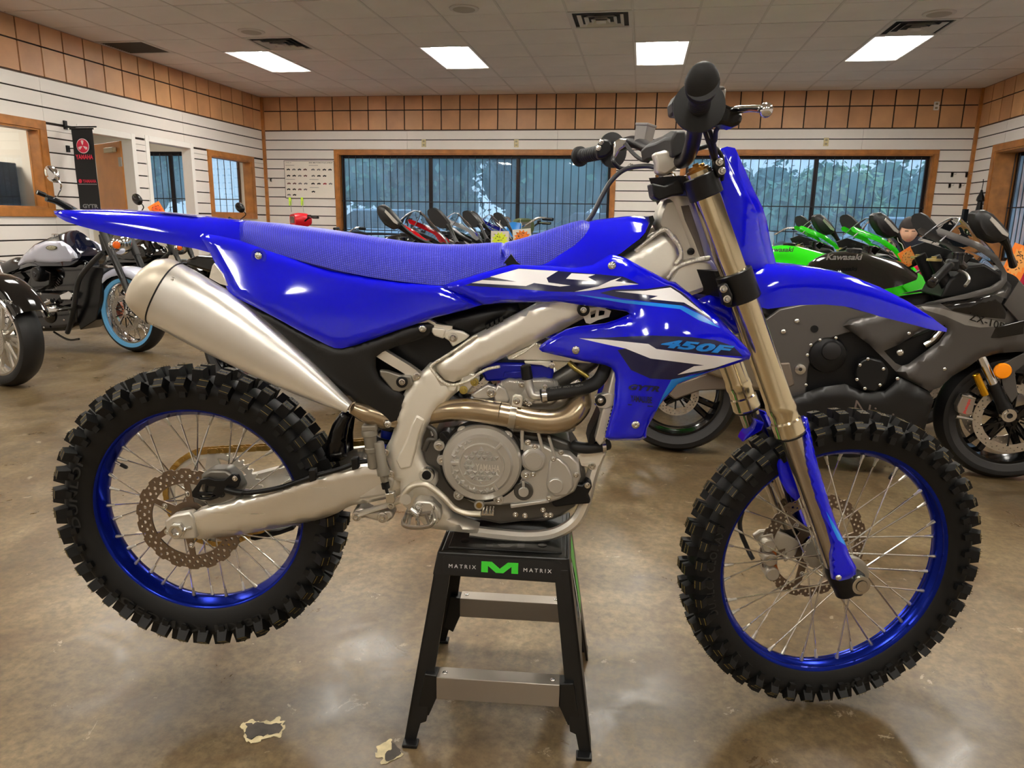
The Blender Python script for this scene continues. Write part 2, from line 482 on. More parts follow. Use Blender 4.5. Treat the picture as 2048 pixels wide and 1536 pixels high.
def chip_px(P1, P2, lab):
    q = [fz(*p) for p in P1]; cx = sum(a for a, b in q)/len(q); cy = sum(b for a, b in q)/len(q)
    chip(cx, cy, [(a-cx, b-cy) for a, b in q], [(fz(*p)[0]-cx, fz(*p)[1]-cy) for p in P2], lab)
chip_px([(485, 1465), (488, 1445), (505, 1440), (530, 1445), (562, 1437), (570, 1450), (564, 1472), (535, 1478), (505, 1487), (490, 1480)],
        [(490, 1463), (494, 1449), (515, 1447), (545, 1449), (563, 1446), (564, 1462), (545, 1470), (520, 1474), (500, 1480), (492, 1475)], 'pale edged chip in the floor coating')
chip_px([(752, 1503), (765, 1485), (785, 1480), (800, 1502), (803, 1512), (775, 1527), (758, 1520)],
        [(770, 1520), (778, 1500), (786, 1484), (799, 1503), (801, 1511), (780, 1524)], 'half white chip in the floor coating')

# ceiling
ceil = struct(MB().bx((XL-.1, YF, ZC+.014), (XR+.1, YB+.1, ZC+.1)).build('ceiling', m_ceil, smooth=0))
GX0 = -.80
cols = [GX0+.61*k for k in range(-10, 10)]
lightcols = (-5.07, -2.63, -.19, 2.25)
YL = [9.16, 5.50, 1.84, -1.82]
tm = MB()
tm.bx((.012, .012, 0), (.598, .603, .012)); tm.bx((.012, .611, 0), (.598, 1.208, .012)); tile_me = tm.mesh('ceiling_tile', m_ceil, 0)
vents = [(-4.46, 7.94), (-.80, 7.33), (2.25, 7.94), (-6.29, 7.94)]
for cx in cols:
    x0 = cx; x1 = cx+.61
    if x1 > XR+.3 or x0 < XL-.3: continue
    isl = any(abs(cx-q) < .05 for q in lightcols)
    y = 8.55+1.22*2 if isl else 7.94+1.22*3
    while y > 3.0:
        yy0 = y; yy1 = min(y+1.22, YB)
        if not (isl and any(abs((yy0+.61)-q) < .3 for q in YL)):
            v = [q for q in vents if abs(q[0]-cx) < .05 and yy0-.05 < q[1] < yy1-.2]
            if not v:
                s = Matrix.Translation((x0, yy0, ZC)) @ Matrix.Diagonal((min(1, (XR-x0)/.61), (yy1-yy0)/1.22, 1, 1))
                put('ceiling_tile', tile_me, ceil, s)
            else:
                vy = v[0][1]
                for a, b in ((yy0, vy), (vy+.61, yy1)):
                    if b-a > .1: put('ceiling_tile', tile_me, ceil, Matrix.Translation((x0, a, ZC)) @ Matrix.Diagonal((1, (b-a)/1.22, 1, 1)))
        y -= 1.22
bar_me = MB().bx((-.011, YF, 0), (.011, YB, .004)).mesh('grid_bar', m_grid, 0)
for cx in cols:
    if XL < cx < XR: put('grid_bar', bar_me, ceil, Matrix.Translation((cx, 0, ZC-.003)))
# lamps
m_lamp = mat('lamp_diffuser', (1, 1, 1), .4, emit=(LAMP_COL, LAMP*1.62))
m_wing = mat('glowing_wing', (.9, .9, .88), .3, emit=((1, .95, .92), 1.1))  # weak glow put into the wings in place of reflected lamp light
m_lampin = mat('lamp_tray_white', rgb(240, 238, 230), .4)
LN = {(-5.07, 9.16): 'ceiling troffer light nearest the left wall, in the far row', (-2.63, 9.16): 'far row ceiling troffer light above the whiteboard side window',
      (-.19, 9.16): 'far row ceiling troffer light directly over the handlebar', (2.25, 9.16): 'rightmost far row ceiling troffer light beside a square air vent'}
row_names = {5.50: 'second row', 1.84: 'third row', -1.82: 'fourth row behind the camera'}
col_names = {-5.07: 'leftmost', -2.63: 'second from left', -.19: 'second from right', 2.25: 'rightmost'}
for cx in lightcols:
    for cy in YL:
        lab = LN.get((cx, cy)) or '%s ceiling troffer light of the %s' % (col_names[cx], row_names[cy])
        t = thing('ceiling_light', lab, 'ceiling light', (cx+.305, cy, ZC), 0, 'fluorescent troffers in the ceiling')
        f = MB()
        for sx_ in (-1, 1): f.box((sx_*.293, 0, .004), (.022, 1.2, .018))
        for sy_ in (-1, 1): f.box((0, sy_*.598, .004), (.6, .022, .018))
        f.build('frame', m_white, t, 0)
        d = MB(); d.bx((-.17, -.56, .006), (.17, .56, .012)); d.build('diffuser', m_lamp, t, 0)
        for k in (-1, 1): MB().prism([Vector((k*.17, -.586, .008)), Vector((k*.283, -.586, .002)), Vector((k*.283, .586, .002)), Vector((k*.17, .586, .008))], [Vector((k*.17, -.586, .014)), Vector((k*.283, -.586, .014)), Vector((k*.283, .586, .014)), Vector((k*.17, .586, .014))]).build('side_reflector', m_wing, t, 0)
        for k in (-1, 1): MB().bx((-.17, min(k*.56, k*.586), .006), (.17, max(k*.56, k*.586), .013)).build('end_reflector', m_wing, t, 0)
# vents, speakers
m_vent = mat('vent_white', rgb(205, 198, 188), .5); m_dark = mat('vent_dark', rgb(30, 28, 27), .8)
def vent(x, y, lab, flat=False):
    t = thing('air_vent', lab, 'vent', (x+.305, y+.305, ZC), 0)
    MB().box((0, 0, .012), (.56, .56, .004)).build('backing', m_dark, t, 0)
    f = MB()
    for k in (-1, 1): f.box((k*.285, 0, .0), (.04, .61, .012)); f.box((0, k*.285, .0), (.53, .04, .012))
    f.build('frame', m_vent, t, 0)
    if flat:
        for k in range(14): MB().box((0, -.25+k*.038, .002), (.53, .010, .012), Matrix.Rotation(.6, 3, 'X')).build('blade', mat('grille_grey', rgb(84, 76, 70), .6), t, 0)
    else:
        for k, r in enumerate((.22, .155, .09)):
            g = MB(); z0, z1 = .008, -.012-.004*k
            A = [(-r, -r), (r, -r), (r, r), (-r, r)]; q = r-.035
            B = [(-q, -q), (q, -q), (q, q), (-q, q)]
            vs = [Vector((a, b, z1)) for a, b in A]+[Vector((a, b, z0)) for a, b in B]
            g.add(vs, [(i, (i+1) % 4, 4+(i+1) % 4, 4+i) for i in range(4)]); g.build('louvre', m_vent, t, 0)
        MB().box((0, 0, -.022), (.09, .09, .004)).build('louvre', m_vent, t, 0)
vent(-4.46, 7.94, 'square louvred ceiling air vent at the leftmost troffer light')
vent(-.80, 7.33, 'square louvred ceiling air vent near the top middle of the view')
vent(2.25, 7.94, 'square louvred ceiling air vent touching the right troffer light')
vent(-6.29, 7.94, 'flat dark return grille in the ceiling beside the left wall', True)
for x, y, lab in ((-4.2, 7.69, 'round ceiling speaker next to the left louvred vent'), (-1.737, 7.115, 'round ceiling speaker at the top edge, left of the middle vent'), (2.58, 7.75, 'round ceiling speaker in front of the right vent')):
    t = thing('ceiling_speaker', lab, 'speaker', (x, y, ZC), 0, 'round speakers in the ceiling')
    MB().lathe((0, 0, 0), (0, 0, -1), [(0, .14), (.008, .138), (.012, .12)], 32).build('rim', m_grid, t)
    MB().lathe((0, 0, -.008), (0, 0, -1), [(0, .115), (.006, .10), (.009, .03), (.009, .0)], 32).build('grille', mat('speaker_mesh', rgb(172, 160, 146), .7), t)

# walls.  each wall: s = distance along it, depth outward
def wall(name, fn, s0, s1, openings, thick, cols_from, tilefrom, seams):
    """fn(s, out, z) -> world; out >0 is behind the face"""
    base = MB()
    sb = sorted({s0, s1}|{o[i] for o in openings for i in (0, 1)}); zb = sorted({0, ZC}|{o[i] for o in openings for i in (2, 3)})
    for i in range(len(sb)-1):
        for j in range(len(zb)-1):
            a, b, c, d = sb[i], sb[i+1], zb[j], zb[j+1]; ms, mz = (a+b)/2, (c+d)/2
            if any(o[0] < ms < o[1] and o[2] < mz < o[3] for o in openings): continue
            p = [fn(a, .006, c), fn(b, .006, c), fn(b, .006, d), fn(a, .006, d)]; q = [fn(a, thick, c), fn(b, thick, c), fn(b, thick, d), fn(a, thick, d)]
            base.prism(p, q)
    w_ = struct(base.build(name, m_groove, smooth=0))
    # slats
    k = 0; top = ZT-.008
    rows = []
    z1 = ZT-.012
    z = 2.23+2*SL
    while z > 0:
        rows.append((max(z-SL+.010, .0), min(z-.005, z1))); z -= SL
    seg_edges = [s0]+[x for x in seams if s0 < x < s1]+[s1]
    for (a, b) in rows:
        zbs = sorted({a, b}|{v for o in openings for v in (o[2], o[3]) if a < v < b})
        for j in range(len(zbs)-1):
            c, d = zbs[j], zbs[j+1]
            if d-c < .01: continue
            for i in range(len(seg_edges)-1):
                cuts = [(seg_edges[i]+.0015, seg_edges[i+1]-.0015)]
                for o in openings:
                    if o[2] < (c+d)/2 < o[3]:
                        new = []
                        for u, v in cuts:
                            if o[1] <= u or o[0] >= v: new.append((u, v)); continue
                            if o[0] > u: new.append((u, o[0]))
                            if o[1] < v: new.append((o[1], v))
                        cuts = new
                for u, v in cuts:
                    if v-u < .02: continue
                    mb = MB(); mb.prism([fn(u, -.010, c), fn(v, -.010, c), fn(v, -.010, d), fn(u, -.010, d)], [fn(u, .008, c), fn(v, .008, c), fn(v, .008, d), fn(u, .008, d)])
                    mb.build('slat', m_slat, w_, 0)
    # tiles
    s = cols_from
    me1 = {}
    while s < s1:
        a, b = max(s+.010, s0), min(s+.296, s1)
        if b-a > .03 and b > tilefrom:
            for c, d in ((ZT+.008, ZT+.296), (ZT+.312, ZC-.002)):
                mb = MB(); mb.prism([fn(a, -.012, c), fn(b, -.012, c), fn(b, -.012, d), fn(a, -.012, d)], [fn(a, .008, c), fn(b, .008, c), fn(b, .008, d), fn(a, .008, d)])
                mb.build('wall_tile', random.choice((m_tile, m_tile2)), w_, 0)
        s += .305
    return w_
W1 = (-4.99, -.50, .70, 2.170); W2 = (.60, 4.09, .70, 2.170)
fB = lambda s, o, z: Vector((s, YB+o, z))
wall_back = wall('wall_back', fB, XL, XR, [W1, W2], .16, XL+.03, -99, (-3.8, -1.36, 1.08, 3.1))
LW0 = (4.6, 6.99, 1.19, 2.0); LW2 = (10.13, 11.27, 1.18, 2.005); LD1 = (7.60, 8.44, 0, 2.06); LD2 = (8.75, 9.66, 0, 2.07)
fL = lambda s, o, z: Vector((XL-o, s, z))
wall_left = wall('wall_left', fL, YF, YB, [LW0, LW2, LD1, LD2], .13, 4.105, 4.1, (2.2, 4.64, 7.08, 9.52))
RW = (5.5, 11.03, .70, 2.15)
fR = lambda s, o, z: Vector((XR+o, s, z))
wall_right = wall('wall_right', fR, YF, YB, [RW], .30, 4.39, 5.8, (2.2, 4.64, 10.85))
wall_front = struct(MB().bx((XL-.1, YF-.1, 0), (XR+.3, YF, ZC)).build('wall_front', m_slat, smooth=0))
def trim(n_, a, b, m=m_wood): return struct(MB().bx(a, b).build(n_, m, smooth=0, bevel=.004))
trim('trim_1', (XL-.002, YB-.055, 0), (XL+.05, YB-.002, ZC-.001)); trim('trim_2', (XR-.05, YB-.055, 0), (XR+.002, YB-.002, ZC-.001))
m_edge = mat('dark_edge_strip', rgb(74, 50, 34), .6)
trim('trim_3', (XL+.05, YB-.013, ZT-.012), (XR-.05, YB+.004, ZT+.004), m_edge); trim('trim_4', (XL-.004, YF, ZT-.012), (XL+.013, YB-.055, ZT+.004), m_edge)
trim('trim_5', (XR-.013, YF, ZT-.012), (XR+.004, YB-.055, ZT+.004), m_edge)
# ceiling edge angle
m_angle = mat('ceiling_edge', rgb(150, 120, 98), .6)
trim('trim_6', (XL, YB-.02, ZC-.006), (XR, YB, ZC+.012), m_angle); trim('trim_7', (XL, YF, ZC-.006), (XL+.02, YB, ZC+.012), m_angle); trim('trim_8', (XR-.02, YF, ZC-.006), (XR, YB, ZC+.012), m_angle)

def win(name, fn, o, casing, mull, depth, jamb_m=m_wood, bars=True, dark=m_alu, bar_step=.119, barz=(1.44,), setback=.08, glass=True, gm=None):
    a, b, c, d = o; w_ = struct(bpy.data.objects.new(name, None)); COL.objects.link(w_)
    def q(n_, s0, s1, z0, z1, o0, o1, m, bev=.003):
        mb = MB(); mb.prism([fn(s0, o0, z0), fn(s1, o0, z0), fn(s1, o0, z1), fn(s0, o0, z1)], [fn(s0, o1, z0), fn(s1, o1, z0), fn(s1, o1, z1), fn(s0, o1, z1)]); return mb.build(n_, m, w_, 0, bevel=bev)
    k = casing
    q('casing', a-k, b+k, d, d+k, -.03, .004, m_wood); q('casing', a-k, b+k, c-k, c, -.03, .004, m_wood)
    q('casing', a-k, a, c, d, -.03, .004, m_wood); q('casing', b, b+k, c, d, -.03, .004, m_wood)
    t = .018
    q('jamb', a, a+t, c, d, -.02, depth, jamb_m); q('jamb', b-t, b, c, d, -.02, depth, jamb_m); q('jamb', a+t, b-t, d-t, d, -.02, depth, jamb_m); q('sill', a+t, b-t, c, c+t, -.02, depth, jamb_m)
    a, b, c, d = a+t, b-t, c+t, d-t; e = setback; fw = .045
    if dark:
        q('window_frame', a, b, d-fw, d, e, e+.05, dark); q('window_frame', a, b, c, c+fw, e, e+.05, dark); q('window_frame', a, a+fw, c+fw, d-fw, e, e+.05, dark); q('window_frame', b-fw, b, c+fw, d-fw, e, e+.05, dark)
        for s in mull: q('mullion', s-.03, s+.03, c+fw, d-fw, e, e+.05, dark)
    if glass:
        ed = [a+fw if dark else a]+[x for s in mull for x in (s-.03, s+.03)]+[b-fw if dark else b]
        for i in range(0, len(ed), 2): q('pane', ed[i], ed[i+1], c+(fw if dark else 0), d-(fw if dark else 0), e+.02, e+.026, gm or m_glass, 0)
    if bars:
        bo = e-.03
        n_ = int((b-a)/bar_step); sx0 = a+((b-a)-n_*bar_step)/2
        mb = MB().cyl((0, 0, 0), (0, 0, 1), .006, n=6); me = mb.mesh('security_bar', m_bar)
        for i in range(n_+1):
            p = fn(sx0+i*bar_step, bo, c+.01); put('security_bar', me, w_, Matrix.Translation(p) @ Matrix.Diagonal((1, 1, d-c-.02, 1)))
        for z in barz: q('crossbar', a, b, z-.008, z+.008, bo-.004, bo+.004, m_bar, 0)
    return w_
win('window_1', fB, W1, .066, (-3.44, -1.99), .16, barz=(1.42, .95))
win('window_2', fB, W2, .066, (2.52,), .16, barz=(1.42, 1.05))
win('window_3', fL, LW2, .08, (), .13, bars=False, dark=None, gm=m_glass_in)
win('window_4', fL, LW0, .09, (), .13, bars=False, dark=None, gm=m_glass_in)
win('window_5', fR, RW, .09, (9.5, 8.0), .30, barz=(1.42,), setback=.25)
# door casings (white) on the left wall
for i, (o, dep) in enumerate(((LD1, .13), (LD2, .13))):
    w_ = struct(bpy.data.objects.new('door_%d' % (i+1), None)); COL.objects.link(w_)
    a, b, c, d = o
    for (s0, s1, z0, z1) in ((a-.06, a+.012, 0, d+.06), (b-.012, b+.06, 0, d+.06), (a+.012, b-.012, d-.012, d+.06)):
        mb = MB(); mb.prism([fL(s0, -.016, z0), fL(s1, -.016, z0), fL(s1, -.016, z1), fL(s0, -.016, z1)], [fL(s0, dep+.004-dep+dep, z0), fL(s1, dep, z0), fL(s1, dep, z1), fL(s0, dep, z1)]); mb.build('door_frame', m_white, w_, 0, bevel=.004)
    if i == 0:
        m_door = mat('veneer_door', rgb(206, 134, 56), .4, vary=(4, .12))
        # open door leaf swung into the side room, hinged on the far jamb
        hx, hy = XL-.13, b-.01
        leaf = MB(); leaf.bx((-.86, -.022, .01), (0, .022, 2.03)); L_ = leaf.build('door_leaf', m_door, w_, 0, bevel=.003)
        L_.location = (hx, hy, 0); L_.rotation_euler = (0, 0, math.radians(-32))
        for z in (1.78, 1.0, .22): MB().box((-.02, -.03, z), (.09, .012, .11)).cyl((0, -.032, z-.055), (0, -.032, z+.055), .008, n=8).build('hinge', mat('satin_steel', rgb(170, 165, 155), .35, 1), L_, 20)
        MB().box((-.26, -.05, 1.93), (.30, .05, .06)).build('door_closer', mat('closer_grey', rgb(190, 180, 150), .4, .4), L_, 0, bevel=.006)
        MB().cyl((-.80, -.03, 1.0), (-.80, -.08, 1.0), .012).sph((-.80, -.09, 1.0), .028).build('door_handle', mat('satin_steel', rgb(170, 165, 155), .35, 1), L_)
# side rooms behind the left wall
r1 = MB()
def slab(mb, a, b): return mb.bx(a, b)
SX = -9.6
side = MB()
side.bx((SX, YB, 0), (-9.0, YB+.16, 2.7)); side.bx((-6.78, YB, 0), (XL-.13, YB+.16, 2.7)); side.bx((-9.0, YB, 0), (-6.78, YB+.16, .75)); side.bx((-9.0, YB, 2.2), (-6.78, YB+.16, 2.7))
side.bx((SX, 7.1, 0), (XL-.13, 7.2, 2.7)); side.bx((SX-.1, 3.4, 2.6), (XL-.13, YB, 2.7)); side.bx((SX, 3.4, 0), (XL-.13, 3.5, 2.7))
side.bx((SX-.1, 3.5, 0), (SX, YB, 2.7)); side.bx((-8.2, 3.5, 0), (-8.1, 7.1, 2.7))
struct(side.build('wall_side_room', m_wwall, smooth=0))
win('window_6', fB, (-9.0, -6.78, .75, 2.2), .0, (-8.08,), .16, jamb_m=m_alu, barz=(1.42,), setback=.03)
for nm, x, y, lab in (('added_room_light', -7.9, 9.6, 'added unseen light in the side room ceiling behind the open doorway'), ('added_room_light', -7.3, 5.6, 'added unseen light in the office behind the left interior window')):  # lights added out of view so the side rooms look lit
    t = thing(nm, lab, 'ceiling light', (x, y, 2.6)); MB().bx((-.32, -.62, -.02), (.32, .62, 0)).build('frame', m_white, t, 0, bevel=.004); MB().bx((-.28, -.58, -.026), (.28, .58, -.019)).build('diffuser', mat('added_lamp_diffuser', (1, 1, 1), .4, emit=(LAMP_COL, 26.0)), t, 0)
t = thing('office_cabinet', 'dark grey cabinet seen through the left interior window', 'cabinet', (-6.99, 6.76, 0), -PI/2)
MB().bx((-.3, -.30, .05), (.3, .30, 1.66)).build('body', mat('cabinet_grey', rgb(52, 50, 54), .5), t, 0, bevel=.01)
MB().bx((-.3, -.30, 0), (.3, .30, .05)).build('plinth', m_blackp, t, 0)
for k in (-1, 1): d_ = MB().bx((.3, .01 if k > 0 else -.29, .08), (.318, .29 if k > 0 else -.01, 1.63)).build('door', mat('cabinet_grey', (0, 0, 0)), t, 0, bevel=.003); MB().cyl((.33, k*.04, .8), (.33, k*.04, .95), .006, n=8).build('handle', m_alu, d_)

# outlets on the wall
def outlet(name, fn, s, z, m, lab, wd=.07, h=.115):
    t = thing(name, lab, 'outlet', fn(s, -.012, z)); o_ = Vector(fn(s, -.012, z))
    mb = MB(); A = [fn(s+a, -.022, z+b)-o_ for a, b in ((-wd/2, -h/2), (wd/2, -h/2), (wd/2, h/2), (-wd/2, h/2))]; B = [fn(s+a, -.010, z+b)-o_ for a, b in ((-wd/2, -h/2), (wd/2, -h/2), (wd/2, h/2), (-wd/2, h/2))]
    mb.prism(A, B).build('cover_plate', m, t, 0, bevel=.003)
    for k in (-1, 1):
        A = [fn(s+a, -.025, z+k*.028+b)-o_ for a, b in ((-.017, -.014), (.017, -.014), (.017, .014), (-.017, .014))]; B = [p+(Vector(fn(s, 0, z))-Vector(fn(s, -.02, z)))*.2 for p in A]
        MB().prism(A, B).build('socket', mat('socket_shade', rgb(150, 138, 110), .4), t, 0)
outlet('wall_outlet', fB, -3.52, 2.335, m_cream, 'cream wall outlet above the left end of the far window'); outlet('wall_outlet', fB, -2.01, 2.33, m_cream, 'cream wall outlet above the middle of the left far window')
outlet('wall_outlet', fB, 2.60, 2.345, m_cream, 'cream wall outlet above the right far window'); outlet('wall_outlet', fB, 4.03, 2.83, m_white, 'white outlet on the tan tiles near the right corner')
# ================================================================== THE BLUE OFF-ROAD BIKE
BK = Frame((-1.5748*math.sin(.1703), 1.5748*math.cos(.1703), 0), .1398)
bike = thing('dirt_bike', 'blue off-road racing motorcycle raised on a black stand in the foreground', 'motorcycle', BK.loc, BK.rz)
m_blue = mat('blue_plastic', (.003, .004, .66), .09, spec=.5, coat=.35)
m_blued = mat('blue_anodised', (.003, .016, .30), .22, .8)
m_navy = mat('navy_graphic', (.008, .010, .055), .2, coat=.3)
m_wgr = mat('white_graphic', (.86, .84, .86), .22, coat=.3)
m_sky = mat('sky_blue_graphic', (.01, .24, .80), .2, coat=.3)
m_alum = mat('cast_aluminium', rgb(214, 209, 198), .38, .7, bump=(260, .12, .001))
m_brush = mat('brushed_aluminium', rgb(240, 235, 224), .36, .8, brush=(25, 25, 420, .12))
m_swing = mat('brushed_swingarm', rgb(240, 235, 224), .32, .85, brush=(6, 30, 420, .14))
m_frame = mat('satin_frame_aluminium', rgb(236, 230, 216), .42, .65, brush=(40, 40, 160, .10))
m_mag = mat('grey_engine_casting', rgb(200, 197, 190), .36, .75, bump=(300, .10, .001))
m_magd = mat('shade_dark_casting', rgb(92, 90, 86), .38, .75, bump=(200, .15, .001))  # darkened for depth: shade of the set-back castings put into the colour
m_steel = mat('bright_steel', rgb(215, 213, 208), .18, 1)
m_gold = mat('gold_chain', rgb(176, 144, 78), .3, .9)
m_brass = mat('brass_bolt', rgb(190, 172, 96), .3, .9)
m_ti = mat('titanium_pipe', rgb(178, 160, 132), .24, .9, vary=(5, .12))
m_disc = mat('brake_disc_steel', rgb(124, 108, 92), .38, .85)
m_rub = mat('tyre_rubber', rgb(12, 12, 12), .55, spec=.35, bump=(120, .2, .001))
m_blk = mat('matt_black_plastic', rgb(9, 9, 10), .42, spec=.35)
m_blk2 = mat('gloss_black', rgb(6, 6, 7), .18)
m_grey = mat('dark_grey_plastic', rgb(26, 25, 24), .45, spec=.35, bump=(300, .12, .001))
m_fork = mat('fork_tube_champagne', rgb(214, 200, 168), .15, .95)
m_chr = mat('chrome', rgb(225, 225, 225), .07, 1)
m_inner = mat('fork_slider', rgb(172, 160, 142), .14, .9)
m_hair = m_rub
m_yel = mat('yellow_paint_mark', rgb(150, 128, 60), .6)

# ---- bolts
bolt_mb = MB().lathe((0, 0, 0), (0, -1, 0), [(-.002, 1.0), (.0, 1.0), (.16, .98), (.22, .72), (.2201, .62)], 20, False)
bolt_mb.lathe((0, 0, 0), (0, -1, 0), [(.22, .62), (.62, .60), (.72, .50), (.72, .30), (.45, .26), (.45, 0.001)], 6, True)
dome_mb = MB().lathe((0, 0, 0), (0, -1, 0), [(-.05, 1.0), (.12, 1.0), (.34, .88), (.5, .62), (.56, .36), (.34, .30), (.34, .001)], 20, True)
_bm = {}
def bolt(parent, p, r, kind='hex', m=None, rot=0):
    m = m or m_steel; key = (kind, m.name)
    if key not in _bm: _bm[key] = (bolt_mb if kind == 'hex' else dome_mb).mesh('bolt', m, 30)
    M = Matrix.Translation(p) @ Matrix.Rotation(rot, 4, 'X') @ Matrix.Scale(r, 4)
    return put('bolt', _bm[key], parent, M)
def pb(px, py, y, r, parent=None, kind='hex', m=None): return bolt(parent or bike, BK.P(px, py, y), r, kind, m)

# ---- wheels
def knob_mesh(name, bx, by, h, tx=.86, ty=.86, hairs=3, seed=1):
    rnd = random.Random(seed); mb = MB()
    A = [(-bx, -by, -.004), (bx, -by, -.004), (bx, by, -.004), (-bx, by, -.004)]; B = [(x*tx, y*ty, h) for x, y, _ in A]
    mb.add(A+B, [(0, 1, 2, 3)[::-1], (4, 5, 6, 7)]+[(i, (i+1) % 4, (i+1) % 4+4, i+4) for i in range(4)])
    for k in range(hairs):
        x = rnd.uniform(-.8, .8)*bx; y = rnd.uniform(-.8, .8)*by; q = .0006; L = rnd.uniform(.003, .0065)
        mb.add([(x-q, y-q, h), (x+q, y-q, h), (x, y+q, h), (x+rnd.uniform(-.001, .001), y, h+L)], [(0, 1, 3), (1, 2, 3), (2, 0, 3)])
    mb.mi(1)
    for s in (-.25, .25):   # mould paint line across the side
        mb.box((0, s*by*2, h+.0002), (bx*1.7, .0008, .0004))
    return mb.mesh(name, [m_rub, m_yel], 0)
def mx_wheel(name, parent, M, Rk, Rc, hw, Rrim, Rin, rimw, N, front, side_label):
    """M places the wheel (axis = local y)"""
    root = parent
    # tyre carcass
    prof = []
    K = 18
    for i in range(K+1):
        a = PI*(i/K)
        yy = -math.cos(a)*hw*(1.0 if .2 < i/K < .8 else 1.0)
        rr = Rrim+(Rc-Rrim)*math.sin(a)**.62
        prof.append((yy*(.62+.38*min(1, math.sin(a)*1.7)), rr))
    prof += [(hw*.55, Rrim-.004), (-hw*.55, Rrim-.004)]
    t = MB().ring((0, 0, 0), (0, 1, 0), prof, 96).build('tire', m_rub, None, 40); t.parent = root; t.matrix_basis = M
    # raised sidewall line
    def place(me, ang, y, r, tilt, name='knob', sc=1.0):
        Mk = Matrix.Rotation(-ang, 4, 'Y') @ Matrix.Translation((r*0, y, r)) @ Matrix.Rotation(tilt, 4, 'X') @ Matrix.Scale(sc, 4)
        put(name, me, t, Mk)
    h = Rk-Rc
    bx = PI*Rk/N*.52
    km = [knob_mesh('knob_centre', bx*.95, hw*.26, h+.001, hairs=4, seed=s) for s in (1, 2, 3)]
    ks = [knob_mesh('knob_side', bx*.88, hw*.26, h*.98, .84, .8, 3, s) for s in (4, 5, 6)]
    kt = [knob_mesh('knob_mid', bx*.8, hw*.20, h*.9, .84, .8, 3, s) for s in (7, 8)]
    for i in range(N):
        a = 2*PI*i/N; a2 = a+PI/N
        for sg in (-1, 1):
            place(km[i % 3], a2, sg*hw*.30, Rc-.002, -sg*.12)
            # side knobs sit on the shoulder
            place(ks[(i+1) % 3], a, sg*hw*.80, Rc-.017, -sg*.78)
    # shoulder lug pads on the sidewall
    pads = MB()
    for i in range(N):
        a = 2*PI*i/N
        for sg in (-1, 1):
            for (r0, r1, y0, y1) in ((Rc-.040, Rc-.022, .965, .99),):
                R = Matrix.Rotation(-a, 3, 'Y')
                pads.box(R @ Vector((0, sg*hw*.90, (r0+r1)/2)), (.014, .010, r1-r0), R)
    pads.build('sidewall_lug', m_rub, t, 0, kind='stuff')
    # rim
    rw = rimw
    rp_ = [(-rw, Rrim), (-rw, Rrim-.004), (-rw*.86, Rrim-.010), (-rw*.62, Rin+.010), (-rw*.30, Rin+.001), (0, Rin), (rw*.30, Rin+.001), (rw*.62, Rin+.010), (rw*.86, Rrim-.010), (rw, Rrim-.004), (rw, Rrim), (rw*.9, Rrim+.001), (rw*.55, Rin+.014), (-rw*.55, Rin+.014), (-rw*.9, Rrim+.001)]
    rim = MB().ring((0, 0, 0), (0, 1, 0), rp_, 128).build('rim', m_blued, None, 40); rim.parent = root; rim.matrix_basis = M
    # hub
    hub = MB()
    f1, f2, hr = (.034, .034, .030) if not front else (.036, .030, .022)
    hub.lathe((0, -.050, 0), (0, 1, 0), [(0, .022), (.004, .040), (.012, .040), (.018, hr*.8), (.05, hr*.72), (.082, hr*.8), (.088, .044), (.096, .044), (.100, .022)], 32)
    hb = hub.build('hub', mat('hub_grey', rgb(168, 164, 154), .35, .8), None, 30); hb.parent = root; hb.matrix_basis = M
    # spokes
    sp = MB(); m_n = mat('nipple_alloy', rgb(200, 196, 186), .3, .9)
    n_ = 36
    for i in range(n_):
        side = -1 if i % 2 else 1; lead = 1 if (i//2) % 2 else -1
        ar = 2*PI*i/n_; ah = ar+lead*math.radians(62 if not front else 66)
        ph = Vector((.038*math.sin(ah), side*.040, .038*math.cos(ah))); pr = Vector(((Rin+.001)*math.sin(ar), side*.006, (Rin+.001)*math.cos(ar)))
        d = (pr-ph).normalized()
        s = MB().cyl(ph, pr-d*.018, .0019, n=7); s.mi(1).lathe(pr-d*.022, d, [(0, .0020), (.002, .0028), (.012, .0031), (.016, .0044), (.022, .0044)], 8)
        o = s.build('spoke', [m_steel, m_n], rim, 40)
    # valve
    vm = Matrix.Rotation(math.radians(-62 if not front else 32), 4, 'Y')
    va = MB().cyl((0, 0, Rin+.002), (0, 0, Rin-.020), .0032, n=8); va.mi(1).lathe((0, 0, Rin-.014), (0, 0, -1), [(0, .0048), (.013, .0048), (.017, .003)], 10)
    put('valve_stem', va.mesh('valve', [m_steel, m_blk]), rim, vm)
    return t, rim, hb
REAR_C = Vector((-.725, 0, .4662)); FRONT_C = Vector((.7495, 0, .3815)); STEER = .154
MR = Matrix.Translation(REAR_C); MF = Matrix.Translation(FRONT_C) @ Matrix.Rotation(STEER, 4, 'Z')
rt, rrim, rhub = mx_wheel('rear', bike, MR, .3435, .3215, .058, .2510, .2290, .032, 40, False, '')
ft, frim, fhub = mx_wheel('front', bike, MF, .3620, .3440, .046, .2800, .2600, .026, 46, True, '')
for o, l_ in ((rt, 'knobbly rear tyre with yellow paint marks'), (ft, 'knobbly front tyre'), (rrim, 'blue rear wheel rim'), (frim, 'blue front wheel rim')): o['label'] = l_
